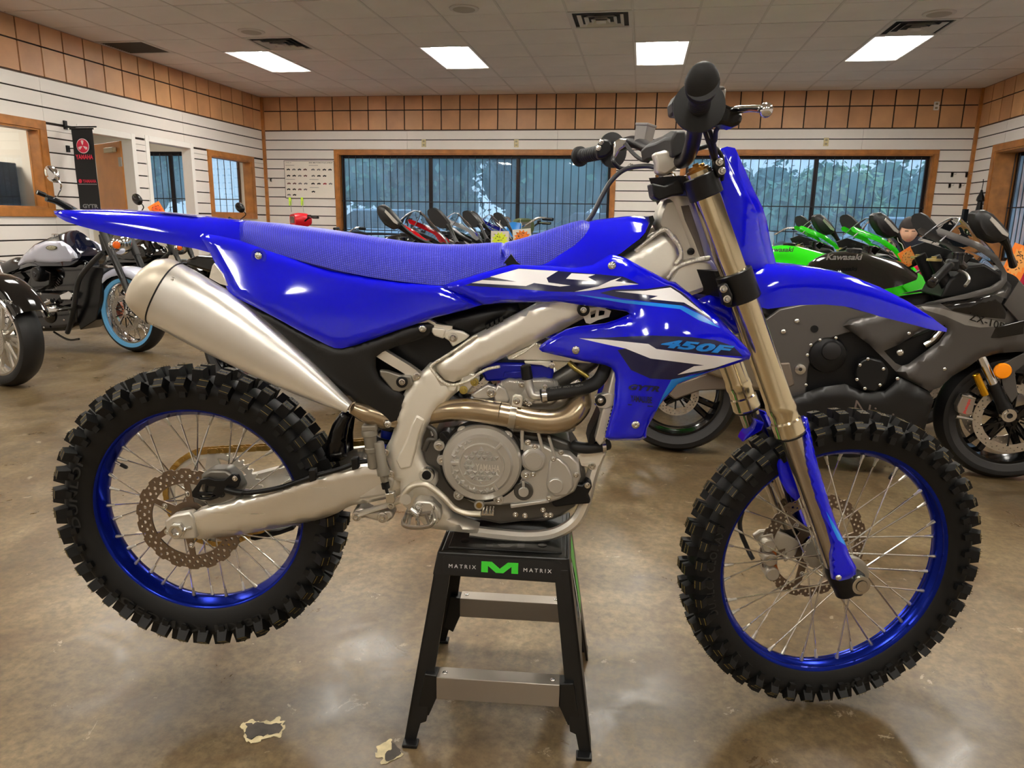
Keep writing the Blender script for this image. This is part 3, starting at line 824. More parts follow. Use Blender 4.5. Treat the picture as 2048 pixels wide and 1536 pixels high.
# arch lettering on the sidewalls
def arc_text(s, root, M, r, h, a0, a1, y, m, inward=False):
    def fn(u, v):
        a = a0+(a1-a0)*u; rr = r+h*(v if not inward else -v)
        return M @ Vector((rr*math.sin(a), y, rr*math.cos(a)))
    return text('sidewall_lettering', s, fn, m, root, .02, 1.1)
m_let = mat('raised_rubber_letters', rgb(26, 26, 26), .6)
arc_text('DUNLOP', bike, MR, .272, .020, math.radians(-98), math.radians(-62), -.0505, m_let)
arc_text('GEOMAX MX33', bike, MR, .298, .020, math.radians(222), math.radians(150), -.0525, m_let, True)
arc_text('DUNLOP GEOMAX', bike, MF, .298, .018, math.radians(-110), math.radians(-70), -.0425, m_let)
arc_text('80/100-21', bike, MF, .322, .018, math.radians(172), math.radians(138), -.0425, m_let, True)

# brake discs
def brake_disc(name, M, R, Ri, t, y, nsc, arms, m, parent, rows):
    O = []
    for i in range(nsc*12):
        a = 2*PI*i/(nsc*12); O.append(((R-.004*(math.cos(nsc*a) < -.35))*math.sin(a), (R-.004*(math.cos(nsc*a) < -.35))*math.cos(a)))
    holes = []
    for (rr, n_, hr, ph) in rows:
        for i in range(n_):
            a = 2*PI*(i+ph)/n_; c = (rr*math.sin(a), rr*math.cos(a)); holes.append([(c[0]+hr*math.sin(q*PI/4), c[1]+hr*math.cos(q*PI/4)) for q in range(8)])
    # window openings between arms
    for i in range(arms):
        a0 = 2*PI*(i+.07)/arms; a1 = 2*PI*(i+.93)/arms; L = []
        for k in range(13): a = a0+(a1-a0)*k/12; rr = Ri-.002*0; L.append((rr*math.sin(a), rr*math.cos(a)))
        for k in range(9): a = a1-.12-(a1-a0-.24)*k/8; rr = Ri*.50; L.append((rr*math.sin(a+.12), rr*math.cos(a+.12)))
        holes.append(L)
    holes.append([(.030*math.sin(q*PI/16), .030*math.cos(q*PI/16)) for q in range(32)])
    mb = plate(O, holes, t, lambda x, z, h: Vector((x, y+h, z))); compact(mb)
    d = mb.build(name, m, None, 30); d.parent = parent; d.matrix_basis = M
    for i in range(arms):
        a = 2*PI*i/arms; bolt(d, Vector((Ri*.72*math.sin(a), y, Ri*.72*math.cos(a))), .007)
    return d
rows_r = [(.114, 36, .0030, 0), (.104, 36, .0040, .5), (.094, 36, .0030, 0)]
brake_disc('brake_disc', MR, .1225, .087, .004, -.073, 18, 6, m_disc, bike, rows_r)
brake_disc('brake_disc', MF @ Matrix.Rotation(.3, 4, 'Y'), .135, .106, .0035, .072, 20, 6, m_disc, bike, [(.128, 40, .0028, 0), (.120, 40, .0034, .5), (.112, 40, .0028, 0)])
# sprocket + chain (far side)
NT = 49; SR = .1235
O = []
for i in range(NT):
    for k, q in ((0, 1.0), (.25, 1.0), (.5, .935), (.75, .935)): a = 2*PI*(i+k)/NT; O.append((SR*q*math.sin(a), SR*q*math.cos(a)))
H = []
for i in range(6):
    a0 = 2*PI*(i+.12)/6; a1 = 2*PI*(i+.88)/6; L = [(.102*math.sin(a0+(a1-a0)*k/8), .102*math.cos(a0+(a1-a0)*k/8)) for k in range(9)]+[(.075*math.sin(a1-.15-(a1-a0-.3)*k/5), .075*math.cos(a1-.15-(a1-a0-.3)*k/5)) for k in range(6)]
    H.append(L)
H.append([(.04*math.sin(q*PI/16), .04*math.cos(q*PI/16)) for q in range(32)])
mb = plate(O, H, .006, lambda x, z, h: REAR_C+Vector((x, .060+h, z))); compact(mb); mb.build('sprocket', m_alum, bike, 30)
# chain path : round the sprocket, forward to the gearbox sprocket, in local x-z
CS = BK.P(835, 905, .06); cs = Vector((CS.x-.02, CS.z+.0)); rc = Vector((REAR_C.x, REAR_C.z)); RS, rs = .121, .030
dv = cs-rc; base = math.atan2(dv.y, dv.x); off = math.acos((RS-rs)/dv.length)
path = []
t1, t2 = base+off, base-off
for k in range(40): a = t1+(2*PI-2*off)*k/39; path.append(rc+Vector((math.cos(a), math.sin(a)))*RS)
for k in range(12): a = t2+(2*off)*k/11; path.append(cs+Vector((math.cos(a), math.sin(a)))*rs)
path.append(path[0])
cum = [0]
for i in range(1, len(path)): cum.append(cum[-1]+(path[i]-path[i-1]).length)
pitch = .0159; nl = int(cum[-1]/pitch)
lk = MB()
for s in (-1, 1):
    O = [(.0065*math.cos(q*PI/5+PI/2)-.0079*(1), .0065*math.sin(q*PI/5+PI/2)) for q in range(6)]+[(.0065*math.cos(q*PI/5-PI/2)+.0079, .0065*math.sin(q*PI/5-PI/2)) for q in range(6)]
    lk.prism([Vector((x, s*.0085-.0008, z)) for x, z in O], [Vector((x, s*.0085+.0008, z)) for x, z in O])
for x in (-.0079, .0079): lk.cyl((x, -.0105, 0), (x, .0105, 0), .0032, n=8)
lkm = lk.mesh('chain_link', m_gold, 30)
chain = MB().cyl(Vector((rc.x, .068, rc.y)), Vector((rc.x, .069, rc.y)), .001, n=4).build('chain', m_gold, bike)
chain.hide_render = False
def at_len(s):
    s %= cum[-1]
    for i in range(1, len(cum)):
        if cum[i] >= s:
            f = (s-cum[i-1])/max(1e-9, cum[i]-cum[i-1]); return path[i-1]+(path[i]-path[i-1])*f
    return path[-1]
for i in range(nl):
    a = at_len(i*pitch); b = at_len((i+1)*pitch); c = (a+b)/2; d = b-a
    put('chain_link', lkm, chain, Matrix.Translation((c.x, .063+(.0022 if i % 2 else 0), c.y)) @ Matrix.Rotation(-math.atan2(d.y, d.x), 4, 'Y'))
# ---------------------------------------------------------------- body panels
m_seat = mat('seat_cover_blue', (.010, .012, .50), .42)
def seat_tex(m):
    n = m.node_tree.nodes; l = m.node_tree.links; p = n['Principled BSDF']; t = n.new('ShaderNodeTexCoord')
    sp_ = n.new('ShaderNodeSeparateXYZ'); l.new(t.outputs['UV'], sp_.inputs[0])
    def mth(op, a, b=None):
        x = n.new('ShaderNodeMath'); x.operation = op
        for i, v in enumerate((a, b)):
            if v is None: continue
            if isinstance(v, (int, float)): x.inputs[i].default_value = v
            else: l.new(v, x.inputs[i])
        return x.outputs[0]
    u = mth('MULTIPLY', sp_.outputs['X'], 2*PI/.0095); v = mth('MULTIPLY', sp_.outputs['Y'], 2*PI/.0080)
    h = mth('MULTIPLY', mth('SINE', mth('ADD', u, v)), mth('SINE', mth('SUBTRACT', u, v)))
    h = mth('POWER', mth('MAXIMUM', h, 0.0), .7)
    b = n.new('ShaderNodeBump'); b.inputs['Strength'].default_value = .55; b.inputs['Distance'].default_value = .0014
    l.new(h, b.inputs['Height']); l.new(b.outputs[0], p.inputs['Normal'])
    mx = n.new('ShaderNodeMix'); mx.data_type = 'RGBA'; mx.inputs[6].default_value = (.003, .004, .34, 1); mx.inputs[7].default_value = (.016, .022, .80, 1)
    l.new(h, mx.inputs[0]); l.new(mx.outputs[2], p.inputs['Base Color'])
seat_tex(m_seat)
def profile_loft(name, top, bot, hw, mats, parent, n=28, k=2.4, uv=False, sec=None, step=26, base_in=.0, cap=True):
    """top/bot silhouettes in photo px (x sorted) -> closed loft symmetric about the bike's centre plane; hw(x px)->(half width at top, half width at bottom)"""
    def yat(L, x):
        for (a, b), (c, d) in zip(L, L[1:]):
            if a <= x <= c: return b+(d-b)*(x-a)/(c-a)
        return L[0][1] if x < L[0][0] else L[-1][1]
    x0 = max(top[0][0], bot[0][0]); x1 = min(top[-1][0], bot[-1][0]); secs = []; uvs = []; m = max(3, int((x1-x0)/step)); u = 0; prev = None
    for i in range(m+1):
        f = i/m; f = .5-.5*math.cos(PI*f) if uv else f
        x = x0+(x1-x0)*f; wt, wb = hw(x)
        T = BK.P(x, yat(top, x), -wt*.25); Bm = BK.P(x, yat(bot, x), -wb)
        cx = (T.x+Bm.x)/2; H_ = max(T.z-Bm.z, .002); q = []; uq = []
        if prev is not None: u += abs(cx-prev)
        prev = cx; s = 0; last = None
        for j in range(n):
            a = PI*j/(n-1)              # 0 near bottom .. pi far bottom, over the top
            ca, sa = math.cos(a), math.sin(a)
            yy = -math.copysign(abs(ca)**(2/k), ca); zz = abs(sa)**(2/k)
            w_ = wb+(wt-wb)*zz
            p = Vector((cx+(T.x-cx)*zz+(Bm.x-cx)*(1-zz), yy*w_, Bm.z+H_*zz)); q.append(p)
            if last is not None: s += (p-last).length
            last = p; uq.append((u, s))
        secs.append(q); uvs.append(uq)
    mb = MB(); nn = n; vs = [p for q in secs for p in q]; fs = []
    for j in range(m):
        for i in range(nn-1): fs.append((j*nn+i, (j+1)*nn+i, (j+1)*nn+i+1, j*nn+i+1))
    for j in range(m): fs.append((j*nn+nn-1, (j+1)*nn+nn-1, (j+1)*nn, j*nn))
    if cap: fs.append(tuple(range(nn))); fs.append(tuple(m*nn+i for i in range(nn-1, -1, -1)))
    mb.add(vs, fs); me = mb.mesh(name, mats, 50)
    if uv:
        fl = [c for r_ in uvs for c in r_]; L_ = me.uv_layers.new(name='UVMap')
        for lp in me.loops: L_.data[lp.index].uv = fl[lp.vertex_index]
    return put(name, me, parent)
def lin1(pts):
    def f(x):
        if x <= pts[0][0]: return pts[0][1]
        for (a, b), (c, d) in zip(pts, pts[1:]):
            if x <= c:
                t = (x-a)/(c-a); t = t*t*(3-2*t) if isinstance(b, float) else t
                return b+(d-b)*t if not isinstance(b, tuple) else tuple(b[i]+(d[i]-b[i])*t for i in range(len(b)))
        return pts[-1][1]
    return f
# seat
seat_top = [(455, 447), (458, 444), (465, 442), (478, 441), (500, 442), (560, 447), (640, 457), (700, 466), (760, 476), (820, 485), (880, 489), (930, 489), (975, 486), (1003, 485), (1012, 491)]
seat_bot = [(455, 460), (458, 466), (466, 473), (490, 486), (540, 503), (600, 521), (680, 542), (740, 554), (800, 563), (860, 569), (884, 571), (930, 558), (980, 541), (1003, 533), (1012, 530)]
profile_loft('seat', seat_top, seat_bot, lin1([(455, (.035, .045)), (470, (.055, .066)), (520, (.066, .080)), (640, (.072, .092)), (860, (.066, .088)), (1012, (.052, .074))]), m_seat, bike, n=40, k=2.6, uv=True, step=12)
s2t = [(1004, 493), (1008, 486), (1040, 478), (1080, 466), (1120, 452), (1150, 443), (1166, 440), (1180, 444)]
s2b = [(1004, 500), (1010, 520), (1030, 529), (1060, 531), (1085, 529), (1120, 520), (1150, 512), (1180, 505)]
profile_loft('seat', s2t, s2b, lin1([(1004, (.046, .068)), (1080, (.048, .066)), (1180, (.045, .06))]), m_seat, bike, n=40, k=2.6, uv=True, step=10)
MB().prism(BK.L([(1006, 528), (1022, 508), (1034, 524), (1050, 534), (1030, 536)], -.072), [Vector((p.x, .072, p.z)) for p in BK.L([(1006, 528), (1022, 508), (1034, 524), (1050, 534), (1030, 536)], -.072)]).build('seat_base', m_blk, bike, 0)
# tank cover
tank_top = [(1085, 527), (1100, 508), (1120, 485), (1140, 468), (1166, 449), (1185, 440), (1220, 436), (1262, 431), (1297, 434), (1303, 438)]
tank_bot = [(1085, 531), (1100, 533), (1150, 540), (1190, 533), (1215, 520), (1240, 508), (1260, 492), (1285, 474), (1297, 455), (1303, 445)]
profile_loft('fuel_tank_cover', tank_top, tank_bot, lin1([(1085, (.068, .070)), (1120, (.062, .078)), (1200, (.060, .086)), (1270, (.055, .080)), (1303, (.045, .06))]), m_blue, bike, n=24, k=2.2, step=12)
MB().prism(BK.L([(1297, 433), (1306, 431), (1309, 440), (1292, 478), (1240, 514), (1190, 545), (1180, 540), (1238, 508), (1284, 476), (1300, 446)], -.066), [Vector((p.x, .066, p.z)) for p in BK.L([(1297, 433), (1306, 431), (1309, 440), (1292, 478), (1240, 514), (1190, 545), (1180, 540), (1238, 508), (1284, 476), (1300, 446)], -.066)]).build('tank_seal', m_blk, bike, 0)
# rear fender: three facets per side
fen = []
rf = [  # px x, top ridge y, crease y (where side facet starts), lower edge y, half width ridge, crease, edge
    (109, 424, 425.5, 428, .030, .040, .044), (116, 422.5, 426, 434, .040, .056, .060), (132, 421, 425.5, 443, .046, .068, .072), (160, 420, 428, 452, .05, .074, .080), (227, 421, 436, 470, .05, .078, .084), (318, 427, 450, 485, .05, .080, .086),
    (389, 434, 462, 497, .05, .080, .086), (412, 437, 470, 503, .05, .078, .084), (440, 440, 476, 512, .05, .074, .080), (480, 444, 480, 516, .05, .072, .078)]
mbf = MB(); secs = []
for x, t, c, b, wt, wc, we in rf:
    T = BK.P(x, t, -wt); Cc = BK.P(x, c, -wc); E_ = BK.P(x, b, -we); E2 = E_+Vector((0, .004, 0)); C2 = Cc+Vector((0, .006, -.004)); T2 = T+Vector((0, .01, -.006))
    near = [E_, E_.lerp(Cc, .5)+Vector((0, -.002, 0)), Cc, Cc.lerp(T, .5)+Vector((0, -.003, .003)), T, Vector((T.x, 0, T.z+.003))]
    full = near+[Vector((p.x, -p.y, p.z)) for p in reversed(near[:-1])]
    ins = [E2, C2, T2, Vector((T.x, 0, T.z-.006))]; insf = ins+[Vector((p.x, -p.y, p.z)) for p in reversed(ins[:-1])]
    secs.append(full+list(reversed(insf)))
MB().loft(secs).build('rear_fender', m_blue, bike, 40)
# warning label strip on the fender
MB().prism([BK.P(318, 425.5, -.052)+Vector((0, -.004, .0025)), BK.P(395, 434, -.052)+Vector((0, -.004, .0035)), BK.P(395, 434, -.052)+Vector((0, .04, .002)), BK.P(318, 425.5, -.052)+Vector((0, .04, .002))],
           [BK.P(318, 425.5, -.052), BK.P(395, 434, -.052), BK.P(395, 434, -.052)+Vector((0, .04, 0)), BK.P(318, 425.5, -.052)+Vector((0, .04, 0))]).build('warning_sticker', m_wgr, bike, 0)

# side number panel
side_poly = [(400, 472), (406, 467), (440, 472), (476, 480), (540, 503), (600, 523), (660, 541), (740, 556), (800, 565), (884, 572), (920, 588), (965, 609), (930, 620), (869, 635), (830, 649), (803, 658), (735, 682), (710, 691), (683, 697), (669, 696), (656, 691), (601, 663), (560, 640), (510, 614), (461, 590), (455, 580), (444, 555), (432, 530), (421, 507), (410, 488)]
side_d = idw([(405, 470, -.090), (440, 560, -.118), (600, 530, -.100), (700, 560, -.100), (884, 572, -.100), (965, 609, -.104), (600, 620, -.128), (700, 650, -.124), (680, 697, -.126), (780, 620, -.110), (560, 590, -.130), (460, 590, -.132), (880, 600, -.104)], 3)
panel('side_cover', BK, side_poly, side_d, [m_blue], bike, drop=.010, rpx=12, thick=.004)
# recessed bolt
MB().lathe(BK.P(518, 513, side_d(518, 513)-.001), (0, -1, 0), [(0, .016), (.002, .016), (.0021, .011), (-.006, .008)], 24, False).build('bolt_recess', m_blue, bike)
pb(517, 512, side_d(518, 513)-.002, .008, kind='dome')

# radiator shroud
SH = [(884, 571), (960, 547), (1025, 529), (1085, 531), (1150, 536), (1185, 530), (1222, 508), (1247, 514), (1338, 562), (1351, 564), (1435, 632), (1466, 667), (1496, 698), (1502, 708), (1499, 718), (1470, 728), (1419, 745), (1354, 770), (1319, 811), (1294, 857), (1293, 875), (1279, 881), (1218, 881), (1210, 875), (1227, 811), (1231, 760), (1229, 745), (1222, 735), (1210, 730), (1169, 723), (1085, 704), (1078, 698), (1082, 690), (1101, 676), (1132, 659), (1154, 653), (1210, 647), (1235, 639), (1260, 628), (1254, 623), (1216, 617), (1169, 611), (1122, 604), (1060, 604), (1000, 606), (965, 609), (920, 588)]
sh_d = idw([(884, 571, -.102), (1025, 530, -.092), (965, 609, -.110), (1085, 535, -.092), (1060, 600, -.118), (1222, 510, -.094), (1150, 570, -.125), (1250, 560, -.135), (1351, 564, -.120), (1340, 620, -.165), (1260, 625, -.140), (1435, 632, -.140), (1500, 708, -.150), (1400, 690, -.185), (1280, 690, -.175), (1154, 655, -.118), (1080, 695, -.112), (1170, 700, -.130), (1230, 740, -.140), (1300, 760, -.175), (1354, 770, -.150), (1419, 745, -.150), (1260, 820, -.165), (1215, 878, -.150), (1290, 870, -.140), (1220, 810, -.148)], 3.2)
DEC = [
 ([(929, 571), (960, 560), (1000, 549), (1037, 537), (1090, 540), (1190, 548), (1245, 553), (1262, 560), (1279, 568), (1240, 572), (1196, 580), (1150, 584), (1100, 583), (1040, 578)], 1),
 ([(943, 566), (965, 560), (1033, 563.5), (980, 553.5), (1037, 537.6), (1116, 542), (1093, 556), (1097, 565), (1141, 571), (1120, 573), (1068, 566), (1052, 572)], 2),
 ([(1143, 546.5), (1190, 549), (1176, 554), (1192, 563), (1132, 557.5)], 2),
 ([(1149, 583.5), (1172, 578), (1196, 573), (1222, 561), (1243, 554.5), (1230, 562), (1277, 568.5), (1222, 573.5), (1180, 581)], 2),
 ([(1200, 586), (1228, 579), (1292, 578), (1341, 571), (1364, 584), (1424, 640), (1370, 612), (1300, 604), (1240, 596)], 1),
 ([(1230, 582.5), (1290, 581.5), (1341, 575), (1360, 587), (1418, 634), (1368, 605), (1299, 598), (1316, 592)], 2),
 ([(1151, 589), (1180, 592), (1247, 600), (1363, 611), (1407, 632), (1441, 656), (1397, 640), (1360, 618), (1247, 606)], 3),
 ([(1156, 676), (1216, 675), (1304, 671), (1380, 674), (1430, 680), (1466, 692), (1486, 713), (1400, 708), (1313, 698), (1297, 688), (1210, 679)], 1),
 ([(1235, 700), (1251, 697), (1301, 717), (1408, 730), (1450, 730), (1420, 742), (1380, 750), (1350, 760), (1300, 757), (1262, 740)], 1),
 ([(1158, 676.5), (1210, 679), (1297, 688), (1313, 698), (1400, 708.5), (1485, 717.5), (1429, 736), (1355, 749.5), (1388, 732.5), (1408, 730.5), (1301, 717), (1251, 697), (1200, 686)], 2),
 ([(1413, 745), (1357, 766), (1326, 798), (1312, 823), (1326, 790), (1343, 759), (1376, 753)], 3),
]
panel('radiator_shroud', BK, SH, sh_d, [m_blue, m_navy, m_wgr, m_sky], bike, decals=DEC, drop=.009, rpx=9, step=9, thick=.004)
text('shroud_lettering', '450F', quad_px(BK, (1316, 694), (1452, 708), (1334, 678), sh_d, .0022), m_sky, bike, .05, 1.05)
text('shroud_lettering', 'GYTR', quad_px(BK, (1254, 779), (1318, 784), (1261, 768), sh_d, .0022), m_navy, bike, .05, 1.05)
text('shroud_lettering', 'YAMALUBE', quad_px(BK, (1261, 803), (1304, 807), (1261, 790), sh_d, .0022), m_navy, bike, .03)
MB().prism([BK.P(x, y, sh_d(x, y)-.0022) for x, y in ((1256, 808), (1306, 812), (1306, 814), (1256, 810))], [BK.P(x, y, sh_d(x, y)-.0012) for x, y in ((1256, 808), (1306, 812), (1306, 814), (1256, 810))]).build('shroud_lettering', m_navy, bike, 0)
for x, y in ((1224, 532), (1152, 700), (1271, 849)): pb(x, y, sh_d(x, y)-.001, .0088, kind='dome')

# black side duct / lower cover
DUCT = [(456, 586), (461, 590), (510, 614), (560, 640), (601, 663), (656, 691), (669, 696), (683, 697), (710, 691), (735, 682), (803, 658), (830, 649), (855, 645), (868, 651), (866, 662), (857, 674), (835, 680), (796, 692), (765, 704), (749, 716), (750, 738), (757, 756), (775, 772), (800, 786), (809, 794), (805, 812), (797, 838), (788, 858), (779, 863), (768, 860), (745, 838), (700, 792), (628, 745), (549, 691), (500, 655), (484, 640), (470, 618)]
duct_d = idw([(456, 586, -.125), (560, 640, -.122), (680, 700, -.118), (803, 658, -.100), (868, 655, -.090), (860, 670, -.088), (760, 710, -.108), (760, 760, -.110), (800, 790, -.100), (780, 860, -.095), (700, 790, -.112), (550, 690, -.118)], 3)
panel('side_duct', BK, DUCT, duct_d, [m_grey], bike, drop=.006, rpx=8, step=10, thick=.012)
pb(845, 657, -.098, .0085, kind='dome'); pb(775, 848, -.105, .0085, kind='dome')
# airbox cover behind the frame spar
AB = [(869, 637), (930, 621), (1000, 608), (1060, 605), (1085, 606), (1010, 640), (960, 668), (920, 678), (895, 668), (872, 645)]
panel('airbox_cover', BK, AB, -.070, [m_blk], bike, drop=.014, rpx=18, step=12)
AB2 = [(800, 655), (870, 632), (1090, 603), (1180, 610), (1100, 660), (900, 760), (820, 800), (745, 760), (745, 700)]
BK.poly(AB2, -.045, .045).build('airbox', m_blk, bike, 0)
for k in range(4): BK.poly([(972+k*9, 651-k*5), (978+k*9, 648-k*5), (979+k*9, 658-k*5), (973+k*9, 661-k*5)], -.082, -.06).build('airbox_rib', m_grey, bike, 0)

# front number plate
NP = [(1436, 305), (1442, 297), (1454, 293), (1470, 296), (1474, 304), (1477, 345), (1492, 378), (1510, 415), (1518, 441), (1525, 480), (1537, 530), (1533, 541), (1500, 538), (1470, 528), (1452, 470), (1436, 400)]
def np_d(x, y): return -.055-.03*min(1, max(0, (y-300)/200))+.0006*max(0, x-1490)
panel('number_plate', BK, NP, np_d, [m_blue], bike, drop=.005, rpx=10, step=12, thick=.004, mirror=False)
# front of the plate: wide curved shield across the fork
rowsn = [(300, 1456, 1462), (345, 1477, 1484), (378, 1492, 1500), (415, 1510, 1519), (441, 1518, 1527), (480, 1525, 1533), (530, 1537, 1541)]
secs = []
for py, pe, pc in rowsn:
    E_ = BK.P(pe-6, py, np_d(pe, py)); w_ = abs(E_.y)
    L_ = [E_+Vector((.0, 0, 0)), E_+Vector((.012, .012, 0)), Vector((E_.x+.030, -w_*.55, E_.z)), Vector((E_.x+.040, 0, E_.z)), Vector((E_.x+.030, w_*.55, E_.z)), Vector((E_.x+.012, w_-.012, E_.z)), Vector((E_.x, w_, E_.z))]
    secs.append(L_+[p+Vector((-.006, 0, 0)) for p in reversed(L_)])
MB().loft(secs).build('number_plate_face', m_blue, bike, 50)
# front fender
ff = [ # px x, top y, crease y, edge y, wt, wc, we
    (1462, 560, 590, 640, .05, .085, .09), (1510, 530, 560, 612, .052, .085, .092), (1536, 528, 552, 618, .055, .085, .095), (1565, 531, 552, 614, .055, .082, .088), (1600, 534, 556, 610, .055, .078, .082), (1650, 541, 566, 609, .055, .072, .076), (1700, 551, 578, 614, .052, .066, .070), (1760, 574, 598, 633, .046, .060, .064), (1820, 605, 622, 648, .036, .050, .053), (1865, 635, 645, 660, .022, .034, .036), (1893, 659, 661, 664, .008, .012, .014)]
secs = []
for x, t, c, b, wt, wc, we in ff:
    T = BK.P(x, t, -wt); Cc = BK.P(x, c, -wc); E_ = BK.P(x, b, -we)
    near = [E_, E_.lerp(Cc, .5)+Vector((0, -.001, 0)), Cc, Cc.lerp(T, .5)+Vector((0, -.002, .003)), T, Vector((T.x, 0, T.z+.004))]
    full = near+[Vector((p.x, -p.y, p.z)) for p in reversed(near[:-1])]; q = .0035 if x < 1880 else .001
    ins = [E_+Vector((0, q, 0)), Cc+Vector((0, q, -q)), T+Vector((0, q, -q)), Vector((T.x, 0, T.z-q))]; insf = ins+[Vector((p.x, -p.y, p.z)) for p in reversed(ins[:-1])]
    secs.append(full+list(reversed(insf)))
o = MB().loft(secs).build('front_fender', m_blue, bike, 40)
# the fender turns with the fork
def steer_about(o, ang=STEER, pivot=Vector((.60, 0, .9))):
    o.matrix_basis = Matrix.Translation(pivot) @ Matrix.Rotation(ang, 4, 'Z') @ Matrix.Translation(-pivot)
panel('fender_mount', BK, [(1392, 600), (1420, 590), (1450, 600), (1500, 600), (1520, 625), (1500, 660), (1470, 668), (1440, 640), (1405, 628)], -.07, [m_blue], bike, drop=.01, step=14)
# ---------------------------------------------------------------- frame, swingarm, engine, exhaust
P = BK.P
def mirrored(mb):
    m2 = MB(); m2.v = [(p[0], -p[1], p[2]) for p in mb.v]; m2.f = [tuple(reversed(f)) for f in mb.f]; m2.m = list(mb.m); return m2
def slabp(name, poly, y0, y1, m, parent=None, bevel=.003, mirror=False, sm=30, label=None):
    mb = MB(); A = BK.L(poly, y0); mb.prism(A, [Vector((p.x, y1, p.z)) for p in A])
    if mirror: mirrored(mb).build(name, m, parent or bike, sm, bevel=bevel)
    return mb.build(name, m, parent or bike, sm, bevel=bevel, label=label)
def cylp(name, px, py, r, y0, y1, m, parent=None, prof=None, n=32):
    p = P(px, py, y0); mb = MB()
    mb.lathe(p, (0, 1, 0), prof or [(0, r*.92), (r*.06, r), (y1-y0, r)], n); return mb.build(name, m, parent or bike, 30)
def tubep(name, pts, r, m, parent=None, n=12, sm=6, flat=1.0, up=None, mirror=False, label=None):
    mb = MB().tube([P(*p) for p in pts], r, n, sm, True, flat, up)
    if mirror: mirrored(mb).build(name, m, parent or bike, 40)
    return mb.build(name, m, parent or bike, 40, label=label)
def weld(pts, y, r=.0042, mirror=True):
    L_, _ = spline([P(a, b, y) for a, b in pts], 10); mb = MB(); u = .0036; out = []
    tot = 0; acc = 0
    mb.tube(L_, r*.8, 8, 1)
    for a, b in zip(L_, L_[1:]):
        d = (b-a).length; acc += d
        while acc > u: acc -= u; mb.sph(b-(b-a)*(acc/d if d else 0), (r*.95, r*1.05, r*.95), 7, 5)
    if mirror: mirrored(mb).build('weld_bead', m_frame, bike, 60, kind='stuff')
    mb.build('weld_bead', m_frame, bike, 60, kind='stuff')
# main spar
SPAR = [(872, 727), (905, 702), (946, 673), (1009, 641), (1083, 602), (1180, 548), (1248, 512), (1300, 478), (1330, 460), (1352, 470), (1366, 500), (1368, 535), (1340, 562), (1300, 580), (1240, 604), (1165, 638), (1120, 662), (1069, 686), (1014, 712), (973, 733), (960, 738), (940, 752), (908, 764), (890, 760), (873, 742)]
spd = idw([(872, 740, -.098), (940, 700, -.096), (1083, 620, -.088), (1200, 570, -.078), (1300, 520, -.060), (1350, 500, -.045), (1014, 700, -.094)], 2)
panel('frame_spar', BK, SPAR, spd, [m_brush], bike, drop=.012, rpx=9, step=12, thick=.035)
weld([(1000, 733), (976, 738), (958, 747), (935, 762), (905, 770), (888, 765), (874, 752), (862, 736), (866, 728), (885, 716), (915, 697), (945, 676), (955, 671)], -.094, .0036)
weld([(1024, 717), (1050, 703), (1070, 688), (1075, 692)], -.090, .0032)
# gusset below the spar to the engine mount
slabp('engine_hanger', [(1014, 713), (1069, 688), (1085, 690), (1100, 700), (1150, 712), (1190, 722), (1180, 728), (1100, 722), (1016, 720)], -.078, -.058, m_frame, mirror=True)
# pivot casting
PIV = [(856, 730), (866, 728), (874, 748), (888, 765), (905, 771), (935, 762), (945, 757), (925, 775), (905, 792), (885, 812), (868, 830), (853, 855), (843, 880), (841, 905), (848, 925), (862, 939), (874, 950), (875, 965), (866, 980), (885, 1000), (905, 1035), (940, 1048), (958, 1056), (956, 1068), (920, 1064), (870, 1058), (850, 1050), (830, 1030), (806, 1010), (800, 985), (801, 963), (786, 958), (780, 935), (771, 913), (772, 894), (781, 878), (789, 855), (793, 822), (806, 790), (820, 765), (842, 745)]
pvd = idw([(856, 730, -.092), (900, 790, -.096), (820, 800, -.096), (843, 880, -.100), (780, 910, -.094), (800, 960, -.096), (870, 960, -.098), (850, 1040, -.095), (950, 1060, -.080)], 2)
panel('pivot_casting', BK, PIV, pvd, [m_frame], bike, drop=.010, rpx=9, step=11, thick=.030)
slabp('casting_pad', [(812, 880), (822, 850), (832, 830), (850, 840), (838, 870), (832, 900), (822, 935), (800, 940), (790, 920), (802, 900)], -.102, -.09, m_frame, bevel=.004)
# swingarm pivot
MB().lathe(P(853, 951, -.104), (0, 1, 0), [(0, .0155), (.003, .017), (.010, .017), (.0101, .008), (.03, .008)], 32, False).build('swingarm_pivot', m_steel, bike)
MB().lathe(P(853, 951, -.100), (0, 1, 0), [(0, .0001), (.0, .010), (.01, .010)], 24).build('swingarm_pivot_bore', m_blk, bike)
for x, y in ((770, 905), (781, 948), (834, 752)): pb(x, y, -.103, .0085)
# head tube and front gusset castings
slabp('head_casting', [(1316, 425), (1328, 398), (1352, 392), (1385, 388), (1395, 410), (1412, 470), (1425, 520), (1432, 556), (1400, 560), (1366, 556), (1352, 520), (1340, 500), (1322, 470), (1312, 450)], -.030, .030, m_alum, bevel=.010)
slabp('head_rib', [(1362, 412), (1378, 410), (1398, 470), (1412, 520), (1404, 523), (1388, 480), (1370, 440)], -.036, -.030, mat('data_plate_grey', rgb(120, 112, 104), .5, .4), bevel=.001)
weld([(1270, 502), (1296, 480), (1320, 462), (1333, 460), (1345, 475), (1358, 492), (1362, 512), (1352, 528)], -.055, .005)
slabp('lower_gusset', [(1352, 525), (1390, 515), (1425, 518), (1440, 545), (1440, 572), (1418, 580), (1372, 596), (1345, 586), (1330, 562), (1345, 545)], -.045, .045, m_brush, bevel=.010)
weld([(1335, 556), (1345, 542), (1362, 530), (1395, 520), (1420, 516)], -.048, .006)
pb(1382, 503, -.034, .0075, m=m_blk)
